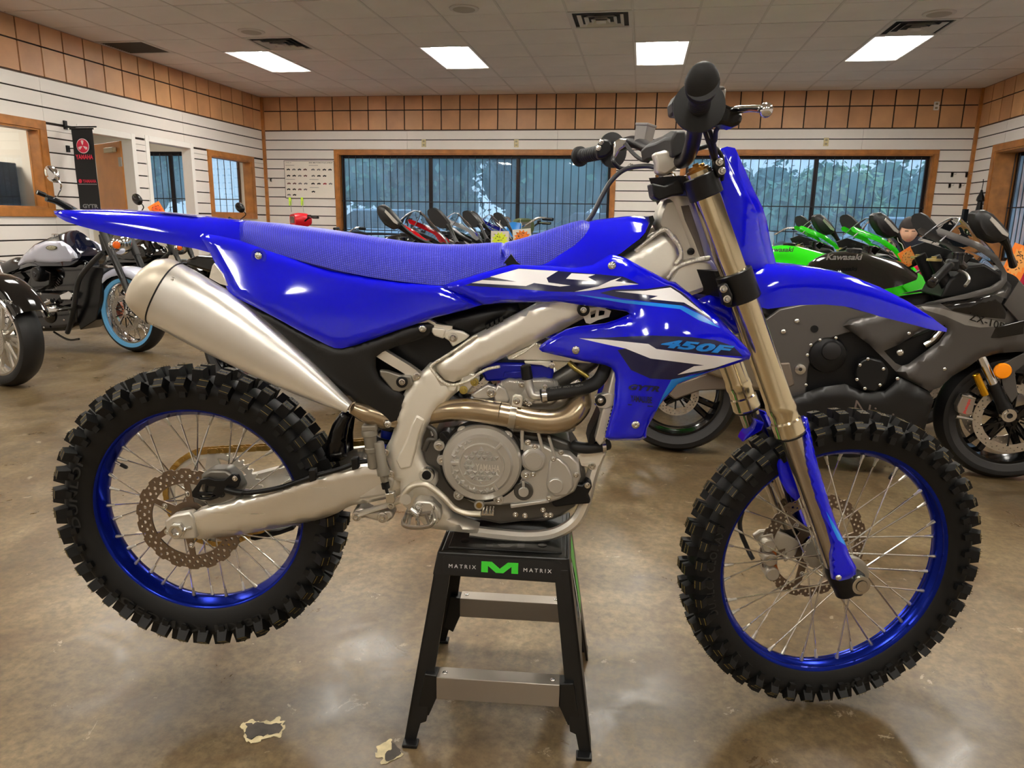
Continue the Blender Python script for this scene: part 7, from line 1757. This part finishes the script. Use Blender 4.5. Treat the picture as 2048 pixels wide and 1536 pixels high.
# ================================================================== ATVs AND SMALL MOTORCYCLES BY THE WINDOWS
def atv(x, y, rz, lab, body, sc=1.0, light=False):
    t = thing('quad_bike', lab, 'quad bike', (x, y, 0), rz, 'quad bikes in front of the far windows'); t.scale = (sc,)*3
    for dx in (-.62, .62):
        for s in (-1, 1):
            c = Vector((dx, s*.42, .28)); MB().ring(c, (0, 1, 0), [(-.11, .14), (-.115, .20), (-.10, .25), (-.04, .28), (.04, .28), (.10, .25), (.115, .20), (.11, .14)], 32).build('tire', m_tyr, t)
            w_ = MB().ring(c, (0, 1, 0), [(-.09, .145), (-.06, .13), (.06, .13), (.09, .145)], 24).lathe(c+Vector((0, s*.02, 0)), (0, s, 0), [(0, .13), (.01, .05), (.05, .04)], 16).build('wheel_rim', m_rimb, t)
            fe = []
            for k in range(9): a = math.radians(-75+k*150/8); fe.append([c+Vector(((.33)*math.sin(a), s*(q), .02+.33*math.cos(a))) for q in (-.2, .14)]+[c+Vector(((.315)*math.sin(a), s*(q), .02+.315*math.cos(a))) for q in (.14, -.2)])
            MB().loft(fe).build('fender', body, t, 50)
    L_ = []
    for x_, zt, zb, w_ in ((-.95, .80, .70, .30), (-.6, .86, .60, .26), (-.3, .84, .45, .18), (0, .82, .40, .17), (.3, .92, .45, .17), (.6, .92, .55, .28), (.92, .80, .60, .26)):
        L_.append([Vector((x_, w_*math.cos(a), (zt+zb)/2+(zt-zb)/2*math.sin(a))) for a in [2*PI*q/16 for q in range(16)]])
    MB().loft(L_).build('body_shell', body, t, 50)
    MB().loft([[Vector((x_, w_*math.cos(a), z+.05*math.sin(a))) for a in [2*PI*q/14 for q in range(14)]] for x_, w_, z in ((-.62, .14, .90), (-.5, .17, .92), (-.1, .14, .88), (.12, .10, .90))]).build('seat', m_blk, t, 50)
    for x0, z in ((-.75, .92), (.72, .96)):
        rk = MB()
        rk.tube([(x0-.28, -.34, z), (x0+.26, -.34, z), (x0+.30, 0, z), (x0+.26, .34, z), (x0-.28, .34, z), (x0-.30, 0, z), (x0-.28, -.34, z)], .011, 6, 2)
        for k in range(-3, 4): rk.cyl((x0-.28, k*.09, z), (x0+.27, k*.09, z), .008, n=6)
        rk.build('rack', m_blk, t)
    MB().tube([(.22, -.38, 1.14), (.27, -.22, 1.14), (.32, -.10, 1.08), (.32, .10, 1.08), (.27, .22, 1.14), (.22, .38, 1.14)], .012, 8, 4).build('handlebar', m_blk, t)
    for s in (-1, 1): MB().cyl((.22, s*.39, 1.14), (.245, s*.27, 1.14), .018, n=10).build('hand_grip', m_blk, t); MB().box((.28, s*.22, 1.15), (.05, .05, .05)).build('switch_box', m_blk, t, 0, bevel=.01); MB().tube([(.30, s*.22, 1.15), (.31, s*.36, 1.14)], .006, 6, 1).build('brake_lever', m_steel, t)
    pod = []
    for x_, w_, h in ((.20, .10, .06), (.26, .135, .095), (.36, .14, .10), (.44, .12, .08)): pod.append([Vector((x_, w_*math.copysign(abs(math.cos(a))**.6, math.cos(a)), 1.10+h*math.copysign(abs(math.sin(a))**.6, math.sin(a)))) for a in [2*PI*q/20 for q in range(20)]])
    MB().loft(pod).build('headlight_pod', body, t, 50)
    MB().box((.445, 0, 1.105), (.01, .15, .09)).build('headlight', mat('lamp_glass', rgb(120, 116, 112), .1, .4), t, 0, bevel=.02)
    MB().cyl((.3, 0, .85), (.32, 0, 1.06), .03, n=12).build('steering_column', m_blk, t)
    return t
m_oli = mat('olive_paint', rgb(62, 74, 34), .4)
P1 = at_px(612, 435, 10.4); P2 = at_px(834, 448, 10.2); P3 = at_px(1036, 448, 9.6)
m_redp = mat('red_plastic', rgb(198, 18, 34), .3)
A1 = atv(P1.x+.20, P1.y+.12, -2.35, 'red quad bike below the vehicle chart on the far wall', m_redp)
A2 = atv(P2.x+.12, P2.y+.05, -1.5, 'black quad bike with paired headlights in front of the far window', mat('black_blue_plastic', rgb(22, 28, 40), .3), .95)
A3 = atv(P3.x, P3.y, -1.2, 'olive green quad bike near the right end of the left far window', m_oli, .98)
# red cargo quad parts: long red quad standing next to it

# small blue and green trail bikes: simplified off-road bikes
def trail(x, y, rz, lab, body, sc=1):
    t = thing('trail_bike', lab, 'motorcycle', (x, y, 0), rz, 'small trail bikes by the far windows'); t.scale = (sc,)*3
    for cx in (-.66, .70):
        c = Vector((cx, 0, .33)); MB().ring(c, (0, 1, 0), [(-.035, .26), (-.045, .29), (-.03, .325), (0, .335), (.03, .325), (.045, .29), (.035, .26)], 40).build('tire', m_tyr, t); r = MB().ring(c, (0, 1, 0), [(-.02, .262), (-.016, .245), (.016, .245), (.02, .262)], 40).build('rim', m_rimb, t)
        sp = MB()
        for k in range(16): a = 2*PI*k/16; sp.cyl(c, c+Vector((.25*math.sin(a), 0, .25*math.cos(a))), .003, n=4)
        sp.build('spoke', m_steel, t, 0, kind='stuff')
    for s in (-1, 1): MB().cyl((.70, s*.08, .33), (.42, s*.08, 1.02), .022, n=12).build('fork_leg', m_steel, t)
    MB().loft([[Vector((x_, w_*math.cos(a), z+h*math.sin(a))) for a in [2*PI*q/14 for q in range(14)]] for x_, w_, z, h in ((-.80, .05, .98, .015), (-.5, .08, .93, .03), (-.15, .09, .87, .05), (.15, .09, .90, .06), (.30, .05, .95, .05))]).build('seat', m_blk, t, 50)
    MB().loft([[Vector((x_, w_*math.cos(a), z+h*math.sin(a))) for a in [2*PI*q/14 for q in range(14)]] for x_, w_, z, h in ((-.85, .06, .92, .02), (-.4, .12, .78, .10), (.1, .13, .76, .12), (.42, .16, .72, .14), (.50, .10, .66, .10))]).build('side_panels', body, t, 50)
    MB().box((0, 0, .48), (.42, .22, .34)).build('engine', m_magd, t, 0, bevel=.05)
    MB().loft([[Vector((x_, -w_, z)), Vector((x_, w_, z)), Vector((x_, w_, z-.015)), Vector((x_, -w_, z-.015))] for x_, w_, z in ((.45, .06, .84), (.65, .07, .86), (.95, .05, .78), (1.05, .02, .72))]).build('front_fender', body, t, 50)
    MB().loft([[Vector((x_, -w_, z)), Vector((x_+.02, 0, z+.01)), Vector((x_, w_, z)), Vector((x_-.02, w_, z)), Vector((x_-.02, -w_, z))] for x_, w_, z in ((.52, .06, .88), (.50, .10, 1.0), (.46, .09, 1.12))]).build('number_plate', body, t, 50)
    MB().tube([(.30, -.38, 1.16), (.34, -.22, 1.17), (.40, -.08, 1.09), (.40, .08, 1.09), (.34, .22, 1.17), (.30, .38, 1.16)], .012, 8, 4).build('handlebar', m_steel, t)
    for s in (-1, 1): MB().cyl((.30, s*.39, 1.16), (.32, s*.27, 1.165), .017, n=10).build('hand_grip', m_blk, t)
    return t
P5 = at_px(1090, 462, 7.9); trail(P5.x, P5.y, -2.2, 'small blue trail bike with black grips just left of the fork brake cable', mat('trail_blue', rgb(20, 120, 200), .3))
P6 = at_px(742, 485, 8.4); trail(P6.x, P6.y, 3.0, 'small mint green trail bike half hidden behind the blue seat', mat('mint_plastic', rgb(90, 200, 150), .3), .88)
P7 = at_px(1545, 470, 8.8); trail(P7.x, P7.y, -1.9, 'small pale trail bike behind the green tank in front of the right far window', mat('pale_blue_plastic', rgb(130, 160, 186), .3), .95)

# ================================================================== PERSON
def skin(name, pts, edges, m, par, sub=2):
    me = bpy.data.meshes.new(name); me.from_pydata([p[0] for p in pts], edges, []); me.materials.append(m)
    o = bpy.data.objects.new(name, me); COL.objects.link(o); o.parent = par
    md = o.modifiers.new('skin', 'SKIN'); md.use_smooth_shade = True
    if not me.skin_vertices: me.skin_vertices_add() if hasattr(me, 'skin_vertices_add') else None
    for i, p in enumerate(pts):
        r = p[1]; me.skin_vertices[0].data[i].radius = r if isinstance(r, tuple) else (r, r)
    me.skin_vertices[0].data[0].use_root = True
    s_ = o.modifiers.new('sub', 'SUBSURF'); s_.levels = sub; s_.render_levels = sub
    return o
m_skin = mat('skin', rgb(232, 182, 152), .5, vary=(30, .05)); m_hairp = mat('dark_hair', rgb(34, 24, 20), .7); m_shirt = mat('navy_shirt', rgb(20, 24, 40), .8); m_pant = mat('dark_trousers', rgb(34, 34, 38), .8)
pp = at_px(1815, 463, 7.2)
man = thing('person', 'seated person with short dark hair and navy shirt, looking down, behind the sport bikes', 'person', (pp.x, pp.y, 0), CAM_YAW-.25)
hz = pp.z
T = skin('body', [((0, .12, .52), (.17, .13)), ((0, .08, .70), (.15, .11)), ((0, .03, .90), (.175, .115)), ((0, .02, 1.0), (.13, .08)), ((0, -.01, 1.045), .058), ((0, -.025, 1.09), .052),
    ((-.19, .02, .985), .062), ((-.25, -.02, .80), .05), ((-.22, -.22, .72), .04), ((-.12, -.36, .78), .032), ((.19, .02, .985), .062), ((.25, -.02, .80), .05), ((.22, -.22, .72), .04), ((.12, -.36, .78), .032),
    ((-.12, -.02, .50), .09), ((-.14, -.40, .50), .075), ((-.14, -.42, .10), .05), ((.12, -.02, .50), .09), ((.14, -.40, .50), .075), ((.14, -.42, .10), .05)],
    [(0, 1), (1, 2), (2, 3), (3, 4), (4, 5), (3, 6), (6, 7), (7, 8), (8, 9), (3, 10), (10, 11), (11, 12), (12, 13), (0, 14), (14, 15), (15, 16), (0, 17), (17, 18), (18, 19)], m_shirt, man)
def head(par, c, tilt, m, yaw=0):
    mb = MB(); R = Matrix.Rotation(yaw, 3, 'Z') @ Matrix.Rotation(tilt, 3, 'X'); n, k = 24, 18; vs = []; fs = []
    for j in range(k+1):
        t = PI*j/k
        for i in range(n):
            a = 2*PI*i/n; x = .083*math.sin(t)*math.sin(a); y = -.100*math.sin(t)*math.cos(a); z = .128*math.cos(t)
            if z < -.02: f = 1+(z+.02)*2.2; x *= max(.45, f); y = y*max(.6, 1+(z+.02)*1.6)-.010*(-z)*4
            fr = max(0, math.cos(a))
            y -= .018*math.exp(-((z+.012)/.022)**2)*math.exp(-((x)/.012)**2)*(fr > .5)     # nose
            y += .008*math.exp(-((z-.018)/.014)**2)*math.exp(-((abs(x)-.030)/.014)**2)*(fr > .3)  # eye sockets
            y -= .005*math.exp(-((z-.036)/.010)**2)*(fr > .4); y -= .006*math.exp(-((z+.055)/.010)**2)*math.exp(-((x)/.024)**2)*(fr > .4)
            vs.append(c+R @ Vector((x, y, z)))
    for j in range(k):
        for i in range(n): fs.append((j*n+i, (j+1)*n+i, (j+1)*n+(i+1) % n, j*n+(i+1) % n))
    mb.add(vs, fs); h = mb.build('head', m, par, 80)
    for s in (-1, 1):
        MB().sph(c+R @ Vector((s*.075, .005, -.005)), (.010, .018, .030), 10, 8).build('ear', m, h)
        e = MB().sph(c+R @ Vector((s*.029, -.078, .016)), (.012, .010, .008), 10, 8).build('eye', mat('eye_white', rgb(210, 205, 200), .3), h)
        MB().box(c+R @ Vector((s*.029, -.093, .034)), (.032, .006, .006), R).build('eyebrow', m_hairp, h, 0)
    MB().box(c+R @ Vector((0, -.092, -.058)), (.040, .006, .007), R).build('lips', mat('lips', rgb(170, 100, 90), .5), h, 0, bevel=.002)
    hair = MB(); vs = []; fs = []; n2 = 24
    for j in range(8):
        for i in range(n2):
            a = 2*PI*i/n2; t = math.radians(2+j*(9.5 if math.cos(a) > .45 else 14)); vs.append(c+R @ Vector((.092*math.sin(t)*math.sin(a), -.108*math.sin(t)*math.cos(a)+.004, .137*math.cos(t)+.004)))
    for j in range(7):
        for i in range(n2): fs.append((j*n2+i, (j+1)*n2+i, (j+1)*n2+(i+1) % n2, j*n2+(i+1) % n2))
    hair.add(vs, fs); hair.build('hair', m_hairp, h, 80)
head(man, Vector((0, -.035, hz+.005)), .34, m_skin, -.10)
skin('neck', [((0, -.015, 1.03), .05), ((0, -.03, hz-.06), .048)], [(0, 1)], m_skin, man)
MB().tube([(-.07, -.02, 1.045), (0, -.075, 1.03), (.07, -.02, 1.045)], .012, 8, 4).build('collar', m_shirt, man)
for s in (-1, 1):
    hm = MB().sph((s*.11, -.39, .79), (.028, .040, .014), 12, 8)
    hnd = hm.build('hand', m_skin, man)
    for k in range(4): MB().tube([(s*(.09+k*.014), -.42, .79), (s*(.088+k*.014), -.455, .785), (s*(.09+k*.012), -.475, .772)], [.008, .0075, .006], 6, 3).build('finger', m_skin, hnd)
    MB().tube([(s*.085, -.385, .79), (s*.066, -.41, .79), (s*.060, -.43, .782)], [.009, .008, .007], 6, 3).build('thumb', m_skin, hnd)
    MB().box((s*.14, -.50, .045), (.09, .26, .09)).build('shoe', m_blk, man, 0, bevel=.03)
MB().lathe((.09, -.115, .93), (0, -1, 0), [(0, .026), (.004, .026)], 20).build('shirt_patch', mat('patch_red', rgb(200, 60, 80), .6), man)
st = thing('stool', 'dark stool under the seated person', 'stool', (pp.x+.02, pp.y+.08, 0))
MB().lathe((0, 0, .40), (0, 0, 1), [(0, .17), (.05, .18), (.06, .16)], 24).build('seat', m_blk, st)
for k in range(4): a = PI/4+k*PI/2; MB().cyl((.12*math.cos(a), .12*math.sin(a), .40), (.19*math.cos(a), .19*math.sin(a), 0), .014, n=8).build('leg', m_alu, st)

# ================================================================== WALL ITEMS
# banner on a wall bracket
bn = thing('hanging_banner', 'tall black banner with red round emblem on a black wall bracket beside the open door', 'banner', (XL, 7.36, 1.0))
yb = 0
MB().bx((.0, -.02, 1.04), (.03, .02, 1.13)).cyl((.02, 0, 1.065), (.40, 0, 1.065), .008, n=8).bx((.0, -.02, .80), (.03, .02, .87)).cyl((.02, 0, .84), (.30, 0, .84), .006, n=8).build('bracket', m_blk, bn)
MB().cyl((.07, 0, 1.045), (.36, 0, 1.045), .009, n=10).build('top_rod', m_blk, bn)
cl = MB(); rows_ = 12
for j in range(rows_):
    z0 = 1.04-.98*j/rows_; z1 = 1.04-.98*(j+1)/rows_; w0 = .004*math.sin(j*.9); w1 = .004*math.sin((j+1)*.9)
    cl.prism([Vector((.085, w0, z0)), Vector((.345, w0, z0)), Vector((.345, w1, z1)), Vector((.085, w1, z1))], [Vector((.085, w0+.002, z0)), Vector((.345, w0+.002, z0)), Vector((.345, w1+.002, z1)), Vector((.085, w1+.002, z1))])
cl.build('fabric', mat('banner_black', rgb(18, 17, 18), .7), bn, 60)
m_br = mat('banner_red', rgb(205, 36, 66), .6); m_bw = mat('banner_white', rgb(225, 215, 215), .6)
MB().lathe((.215, -.006, .865), (0, -1, 0), [(0, .078), (.002, .078)], 40).build('emblem_ring', m_bw, bn, 20); MB().lathe((.215, -.009, .865), (0, -1, 0), [(0, .071), (.002, .071)], 40).build('emblem_disc', m_br, bn, 20)
em = MB()
for k in range(3):
    a = PI/2+k*2*PI/3; R = Matrix.Rotation(-a, 3, 'Y')
    for q in (-.22, 0, .22):
        R = Matrix.Rotation(-(a+q), 3, 'Y'); em.box(Vector((.215, -.0115, .865))+R @ Vector((.036, 0, 0)), (.055 if q == 0 else .030, .001, .006), R)
    R = Matrix.Rotation(-a, 3, 'Y'); em.box(Vector((.215, -.0115, .865))+R @ Vector((.052, 0, 0)), (.006, .001, .034), R)
em.build('emblem_forks', m_bw, bn, 0)
bt = lambda x0, x1, z0, z1: quad_w((x0, -.0065, z0), (x1-x0, 0, 0), (0, 0, z1-z0))
text('banner_lettering', 'YAMAHA', bt(.11, .325, .725, .775), m_br, bn, .03)
text('banner_lettering', 'YAMAHA', bt(.165, .335, .475, .51), m_br, bn, .03); MB().lathe((.135, -.006, .492), (0, -1, 0), [(0, .022), (.002, .022)], 20).build('emblem_disc', m_br, bn, 20)
MB().bx((.105, -.006, .455), (.335, -.004, .463)).build('banner_stripe', mat('banner_grey', rgb(130, 130, 130), .6), bn, 0)
text('banner_lettering', 'GYTR', bt(.13, .325, .20, .245), mat('banner_grey', (0, 0, 0)), bn, .04)
# chart poster
ps = thing('vehicle_chart', 'white wall chart with rows of small vehicle pictures left of the far window', 'poster', (-5.50, YB-.012, 1.755))
MB().bx((-.445, -.016, -.305), (.445, 0, .305)).build('frame', mat('chart_frame', rgb(70, 66, 64), .4, .5), ps, 0)
MB().bx((-.437, -.018, -.297), (.437, -.015, .297)).build('sheet', mat('chart_paper', rgb(228, 220, 208), .5), ps, 0)
rnd = random.Random(4)
def icon(x, z, c):
    mb = MB(); s = .034
    mb.prism([Vector((x+a*s, -.0195, z+b*s)) for a, b in ((-1, -.2), (-.6, .2), (-.2, .15), (.1, .45), (.4, .15), (1, .1), (.9, -.15), (.5, -.3), (-.6, -.35))], [Vector((x+a*s, -.018, z+b*s)) for a, b in ((-1, -.2), (-.6, .2), (-.2, .15), (.1, .45), (.4, .15), (1, .1), (.9, -.15), (.5, -.3), (-.6, -.35))])
    for q in (-.55, .55): mb.lathe((x+q*s, -.0195, z-.3*s), (0, 1, 0), [(0, .28*s), (.001, .28*s)], 8)
    mb.build('vehicle_picture', c, ps, 0)
cols_ = [mat('ink_black', (0, 0, 0)), mat('ink_grey', rgb(120, 118, 118), .6), mat('ink_brown', rgb(110, 70, 66), .6), mat('ink_red', rgb(170, 40, 50), .6)]
for (xs, z) in (((-.37, -.27, -.17, -.07, .07, .17, .27, .37), .165), ((-.37, -.27, -.17, -.07, .07, .17, .27), .065), ((-.37, -.27, -.17, -.07, .06, .165, .27, .37), -.06), ((-.38, -.28, -.18, -.08), -.155), ((-.38, -.28), -.245), ((.06,), -.19)):
    for x in xs: icon(x, z, cols_[3] if (z == -.06 and x == .27) else rnd.choice(cols_[:3]))
pt = lambda x0, x1, z0, z1: quad_w((x0, -.0195, z0), (x1-x0, 0, 0), (0, 0, z1-z0))
text('chart_lettering', 'LINEUP', pt(-.42, -.31, .262, .280), cols_[1], ps); text('chart_lettering', '2025 MOTORCYCLE LINEUP', pt(.0, .42, .262, .282), cols_[0], ps, .01)
for x, z in ((-.42, .225), (.0, .225), (-.42, .0), (0, .0), (0, -.13)):
    MB().bx((x, -.0195, z), (x+.16, -.018, z+.006)).build('caption_line', cols_[1], ps, 0)
# neon tags on springs
for px_, lab in ((580, 'left neon green marker stick above the red quad bike'), (604, 'right neon green marker stick above the red quad bike')):
    p = at_px(px_, 400, 10.35); q = at_px(px_+3, 424, 10.3)
    t = thing('marker_stick', lab, 'marker', p); MB().cyl((0, 0, 0), q-p, .004, n=6).build('stick', m_steel, t); MB().box((0, 0, -.02), (.035, .012, .11)).build('neon_tab', mat('neon_green', rgb(190, 235, 50), .5), t, 0, bevel=.004)
# clear hooks
m_clr = mat('clear_acrylic', (.95, .95, .95), .05, trans=1, ior=1.4)
for px_, py_, lab in ((1905, 347, 'upper left clear slatwall hook by the right corner'), (1934, 347, 'upper right clear slatwall hook by the right corner'), (1900, 369, 'lower left clear slatwall hook by the right corner'), (1921, 369, 'lower right clear slatwall hook by the right corner'), (541, 357, 'clear slatwall hook by the left corner post')):
    d = px_ray(px_, py_); k = (YB-.02)/d.y; t = thing('slatwall_hook', lab, 'hook', (d.x*k, YB-.01, CAM_H+d.z*k)); MB().bx((-.015, -.006, -.05), (.015, 0, .012)).build('plate', m_clr, t, 0); MB().tube([(0, -.004, -.01), (0, -.10, -.02), (0, -.14, -.015), (0, -.15, .01)], .004, 6, 3).build('arm', m_clr, t)
# umbrella on the right wall
um = thing('folded_umbrella', 'black folded umbrella hanging on the right wall beside the side window', 'umbrella', (XR-.06, 11.17, 1.20))
MB().tube([(0, 0, .46), (0, -.01, .54), (0, .0, .60)], .005, 6, 3).build('strap', m_blk, um); MB().lathe((0, 0, .46), (0, 0, -1), [(0, .012), (.04, .02), (.10, .045), (.14, .05), (.16, .03), (.20, .032), (.34, .05), (.40, .035), (.44, .006)], 10).build('canopy', m_blk, um, 30)
# desk with monitor by the right wall
dk = thing('desk', 'dark desk carrying a monitor behind the sport bikes near the right corner', 'desk', (3.72, 9.75, 0), 0)
MB().bx((-.65, -.3, .72), (.65, .3, .75)).build('desk_top', mat('desk_dark', rgb(46, 40, 38), .5), dk, 0, bevel=.004)
for x in (-.6, .6):
    for y in (-.26, .26): MB().bx((x-.025, y-.025, 0), (x+.025, y+.025, .72)).build('leg', m_alu, dk, 0)
mo = thing('monitor', 'black monitor on the dark desk near the right corner', 'monitor', (3.86, 9.8, .75), .3)
MB().bx((-.22, -.015, .10), (.22, .015, .46)).build('screen_housing', m_blk, mo, 0, bevel=.008); MB().bx((-.03, -.02, .0), (.03, .02, .62)).build('stand_post', m_blk, mo, 0, bevel=.004); MB().bx((-.12, -.09, 0), (.12, .09, .012)).build('stand_base', m_blk, mo, 0, bevel=.003)

# ================================================================== OUTSIDE
og = struct(MB().bx((-60, YB+.3, -.14), (60, 90, -.10)).build('ground_outside', mat('wet_asphalt', rgb(84, 92, 100), .5, vary=(.4, .2)), smooth=0))
m_leaf = [mat('leaf_%s' % n_, c, .8) for n_, c in (('dark', rgb(88, 122, 118)), ('mid', rgb(104, 146, 126)), ('light', rgb(140, 176, 134)))]
m_trunk = mat('tree_trunk', rgb(70, 60, 52), .9)
def tree(x, y, h, r, mi, lab, seed):
    t = thing('tree', lab, 'tree', (x, y, -.10)); rnd = random.Random(seed)
    MB().tube([(0, 0, 0), (.1, .05, h*.3), (-.1, 0, h*.6)], [.22, .16, .08], 8, 3).build('trunk', m_trunk, t)
    mb = MB(); bl = [(Vector((rnd.uniform(-.6, .6)*r, rnd.uniform(-.6, .6)*r, h*rnd.uniform(.30, .88))), r*rnd.uniform(.35, .6)) for _ in range(14)]
    for c, rr in bl:
        for _ in range(190):
            d = Vector((rnd.gauss(0, 1), rnd.gauss(0, 1), rnd.gauss(0, 1))).normalized(); p = c+d*rr*rnd.uniform(.7, 1.08); s = rnd.uniform(.10, .22)
            u = Vector((rnd.gauss(0, 1), rnd.gauss(0, 1), rnd.gauss(0, 1))).normalized(); v = u.cross(d).normalized()
            mb.add([p-u*s, p+v*s*.6, p+u*s, p-v*s*.6], [(0, 1, 2, 3)])
    o = mb.build('foliage', m_leaf[mi], t, 0, kind='stuff')
    core = MB()
    for c, rr in bl: core.sph(c, rr*.78, 10, 7)
    core.build('foliage_core', m_leaf[0], t, 60, kind='stuff')
rnd = random.Random(11)
spots_ = [(-33, 44, 6.2, 3.4, 1), (-14, 33, 7.0, 3.6, 0), (-9.5, 29, 5.4, 3.2, 1), (-5, 34, 6.0, 3.5, 0), (-1.5, 28, 6.6, 3.4, 1), (2.5, 31, 7.2, 3.6, 0), (6.5, 27, 6.0, 3.2, 2), (10.5, 30, 7.0, 3.5, 1), (14.5, 27, 6.8, 3.4, 0), (19, 31, 7.4, 3.8, 1), (-38, 50, 7.5, 4.0, 0), (3.8, 22, 4.6, 2.3, 1), (12.2, 22, 5.2, 2.4, 2)]
tl_ = ['far left tree outside, seen through the side room window', 'dark tree outside at the left edge of the left far window', 'tree outside behind the left pane of the left far window', 'dark tree outside behind the middle pane of the left far window', 'tree outside behind the right pane of the left far window', 'dark tree outside between the two far windows', 'pale green tree outside at the left pane of the right far window', 'tree outside behind the right mullion of the right far window', 'dark tree outside at the right end of the right far window', 'tree outside beyond the right corner', 'distant dark tree outside at the far left', 'near low tree outside behind the number plate', 'near pale tree outside at the right end of the right far window']
spots_ = [(x, y, (h if x < 1.5 else h*.46), (r if x < 1.5 else r*.62), mi) for x, y, h, r, mi in spots_]+[(4.6, 33, 3.2, 2.3, 0), (8.4, 33, 3.4, 2.4, 1), (12.4, 34, 3.1, 2.3, 0), (16.6, 34, 3.5, 2.5, 1)]
tl_ += ['low dark tree row outside behind the number plate, farther off', 'low green tree outside left of the right window mullion, farther off', 'low dark tree outside right of the right window mullion, farther off', 'low green tree outside beyond the right window frame, farther off']
for i, (x, y, h, r, mi) in enumerate(spots_): tree(x, y, h, r, mi, tl_[i], i)
def car(x, y, rz, lab, m):
    t = thing('car', lab, 'car', (x, y, -.10), rz)
    L_ = []
    for X_, zt, zb, w_ in ((-2.2, .70, .35, .75), (-2.1, .95, .25, .86), (-1.6, 1.0, .22, .9), (1.2, 1.0, .22, .9), (2.0, .85, .25, .86), (2.25, .65, .35, .75)): L_.append([Vector((X_, -w_, zb)), Vector((X_, w_, zb)), Vector((X_, w_, zt-.1)), Vector((X_, w_-.08, zt)), Vector((X_, -w_+.08, zt)), Vector((X_, -w_, zt-.1))])
    MB().loft(L_).build('body', m, t, 40, bevel=.04)
    L_ = []
    for X_, z, w_ in ((-1.9, .98, .78), (-1.3, 1.42, .66), (.3, 1.46, .66), (1.15, .98, .78)): L_.append([Vector((X_, -w_, z)), Vector((X_, w_, z)), Vector((X_, .84, .95)), Vector((X_, -.84, .95))])
    MB().loft(L_).build('cabin_glass', mat('car_glass', rgb(30, 36, 44), .05), t, 30)
    MB().bx((-1.3, -.66, 1.42), (.3, .66, 1.49)).build('roof', m, t, 0, bevel=.03)
    for X_ in (-1.35, 1.35):
        for s in (-1, 1): MB().lathe((X_, s*.70, .33), (0, s, 0), [(0, .33), (.2, .33), (.21, .2), (.19, .18), (.2, .02)], 24).build('wheel', m_tyr, t)
car(-6.4, 19.5, .1, 'pale parked car outside the left pane of the left far window', mat('car_pale', rgb(176, 190, 206), .25, .3)); car(-1.6, 21.0, 3.2, 'grey parked car outside behind the sport bike mirrors', mat('car_grey', rgb(96, 108, 124), .25, .3)); car(7.2, 20.5, .15, 'pale parked car outside the right far window', mat('car_pale', (0, 0, 0)))
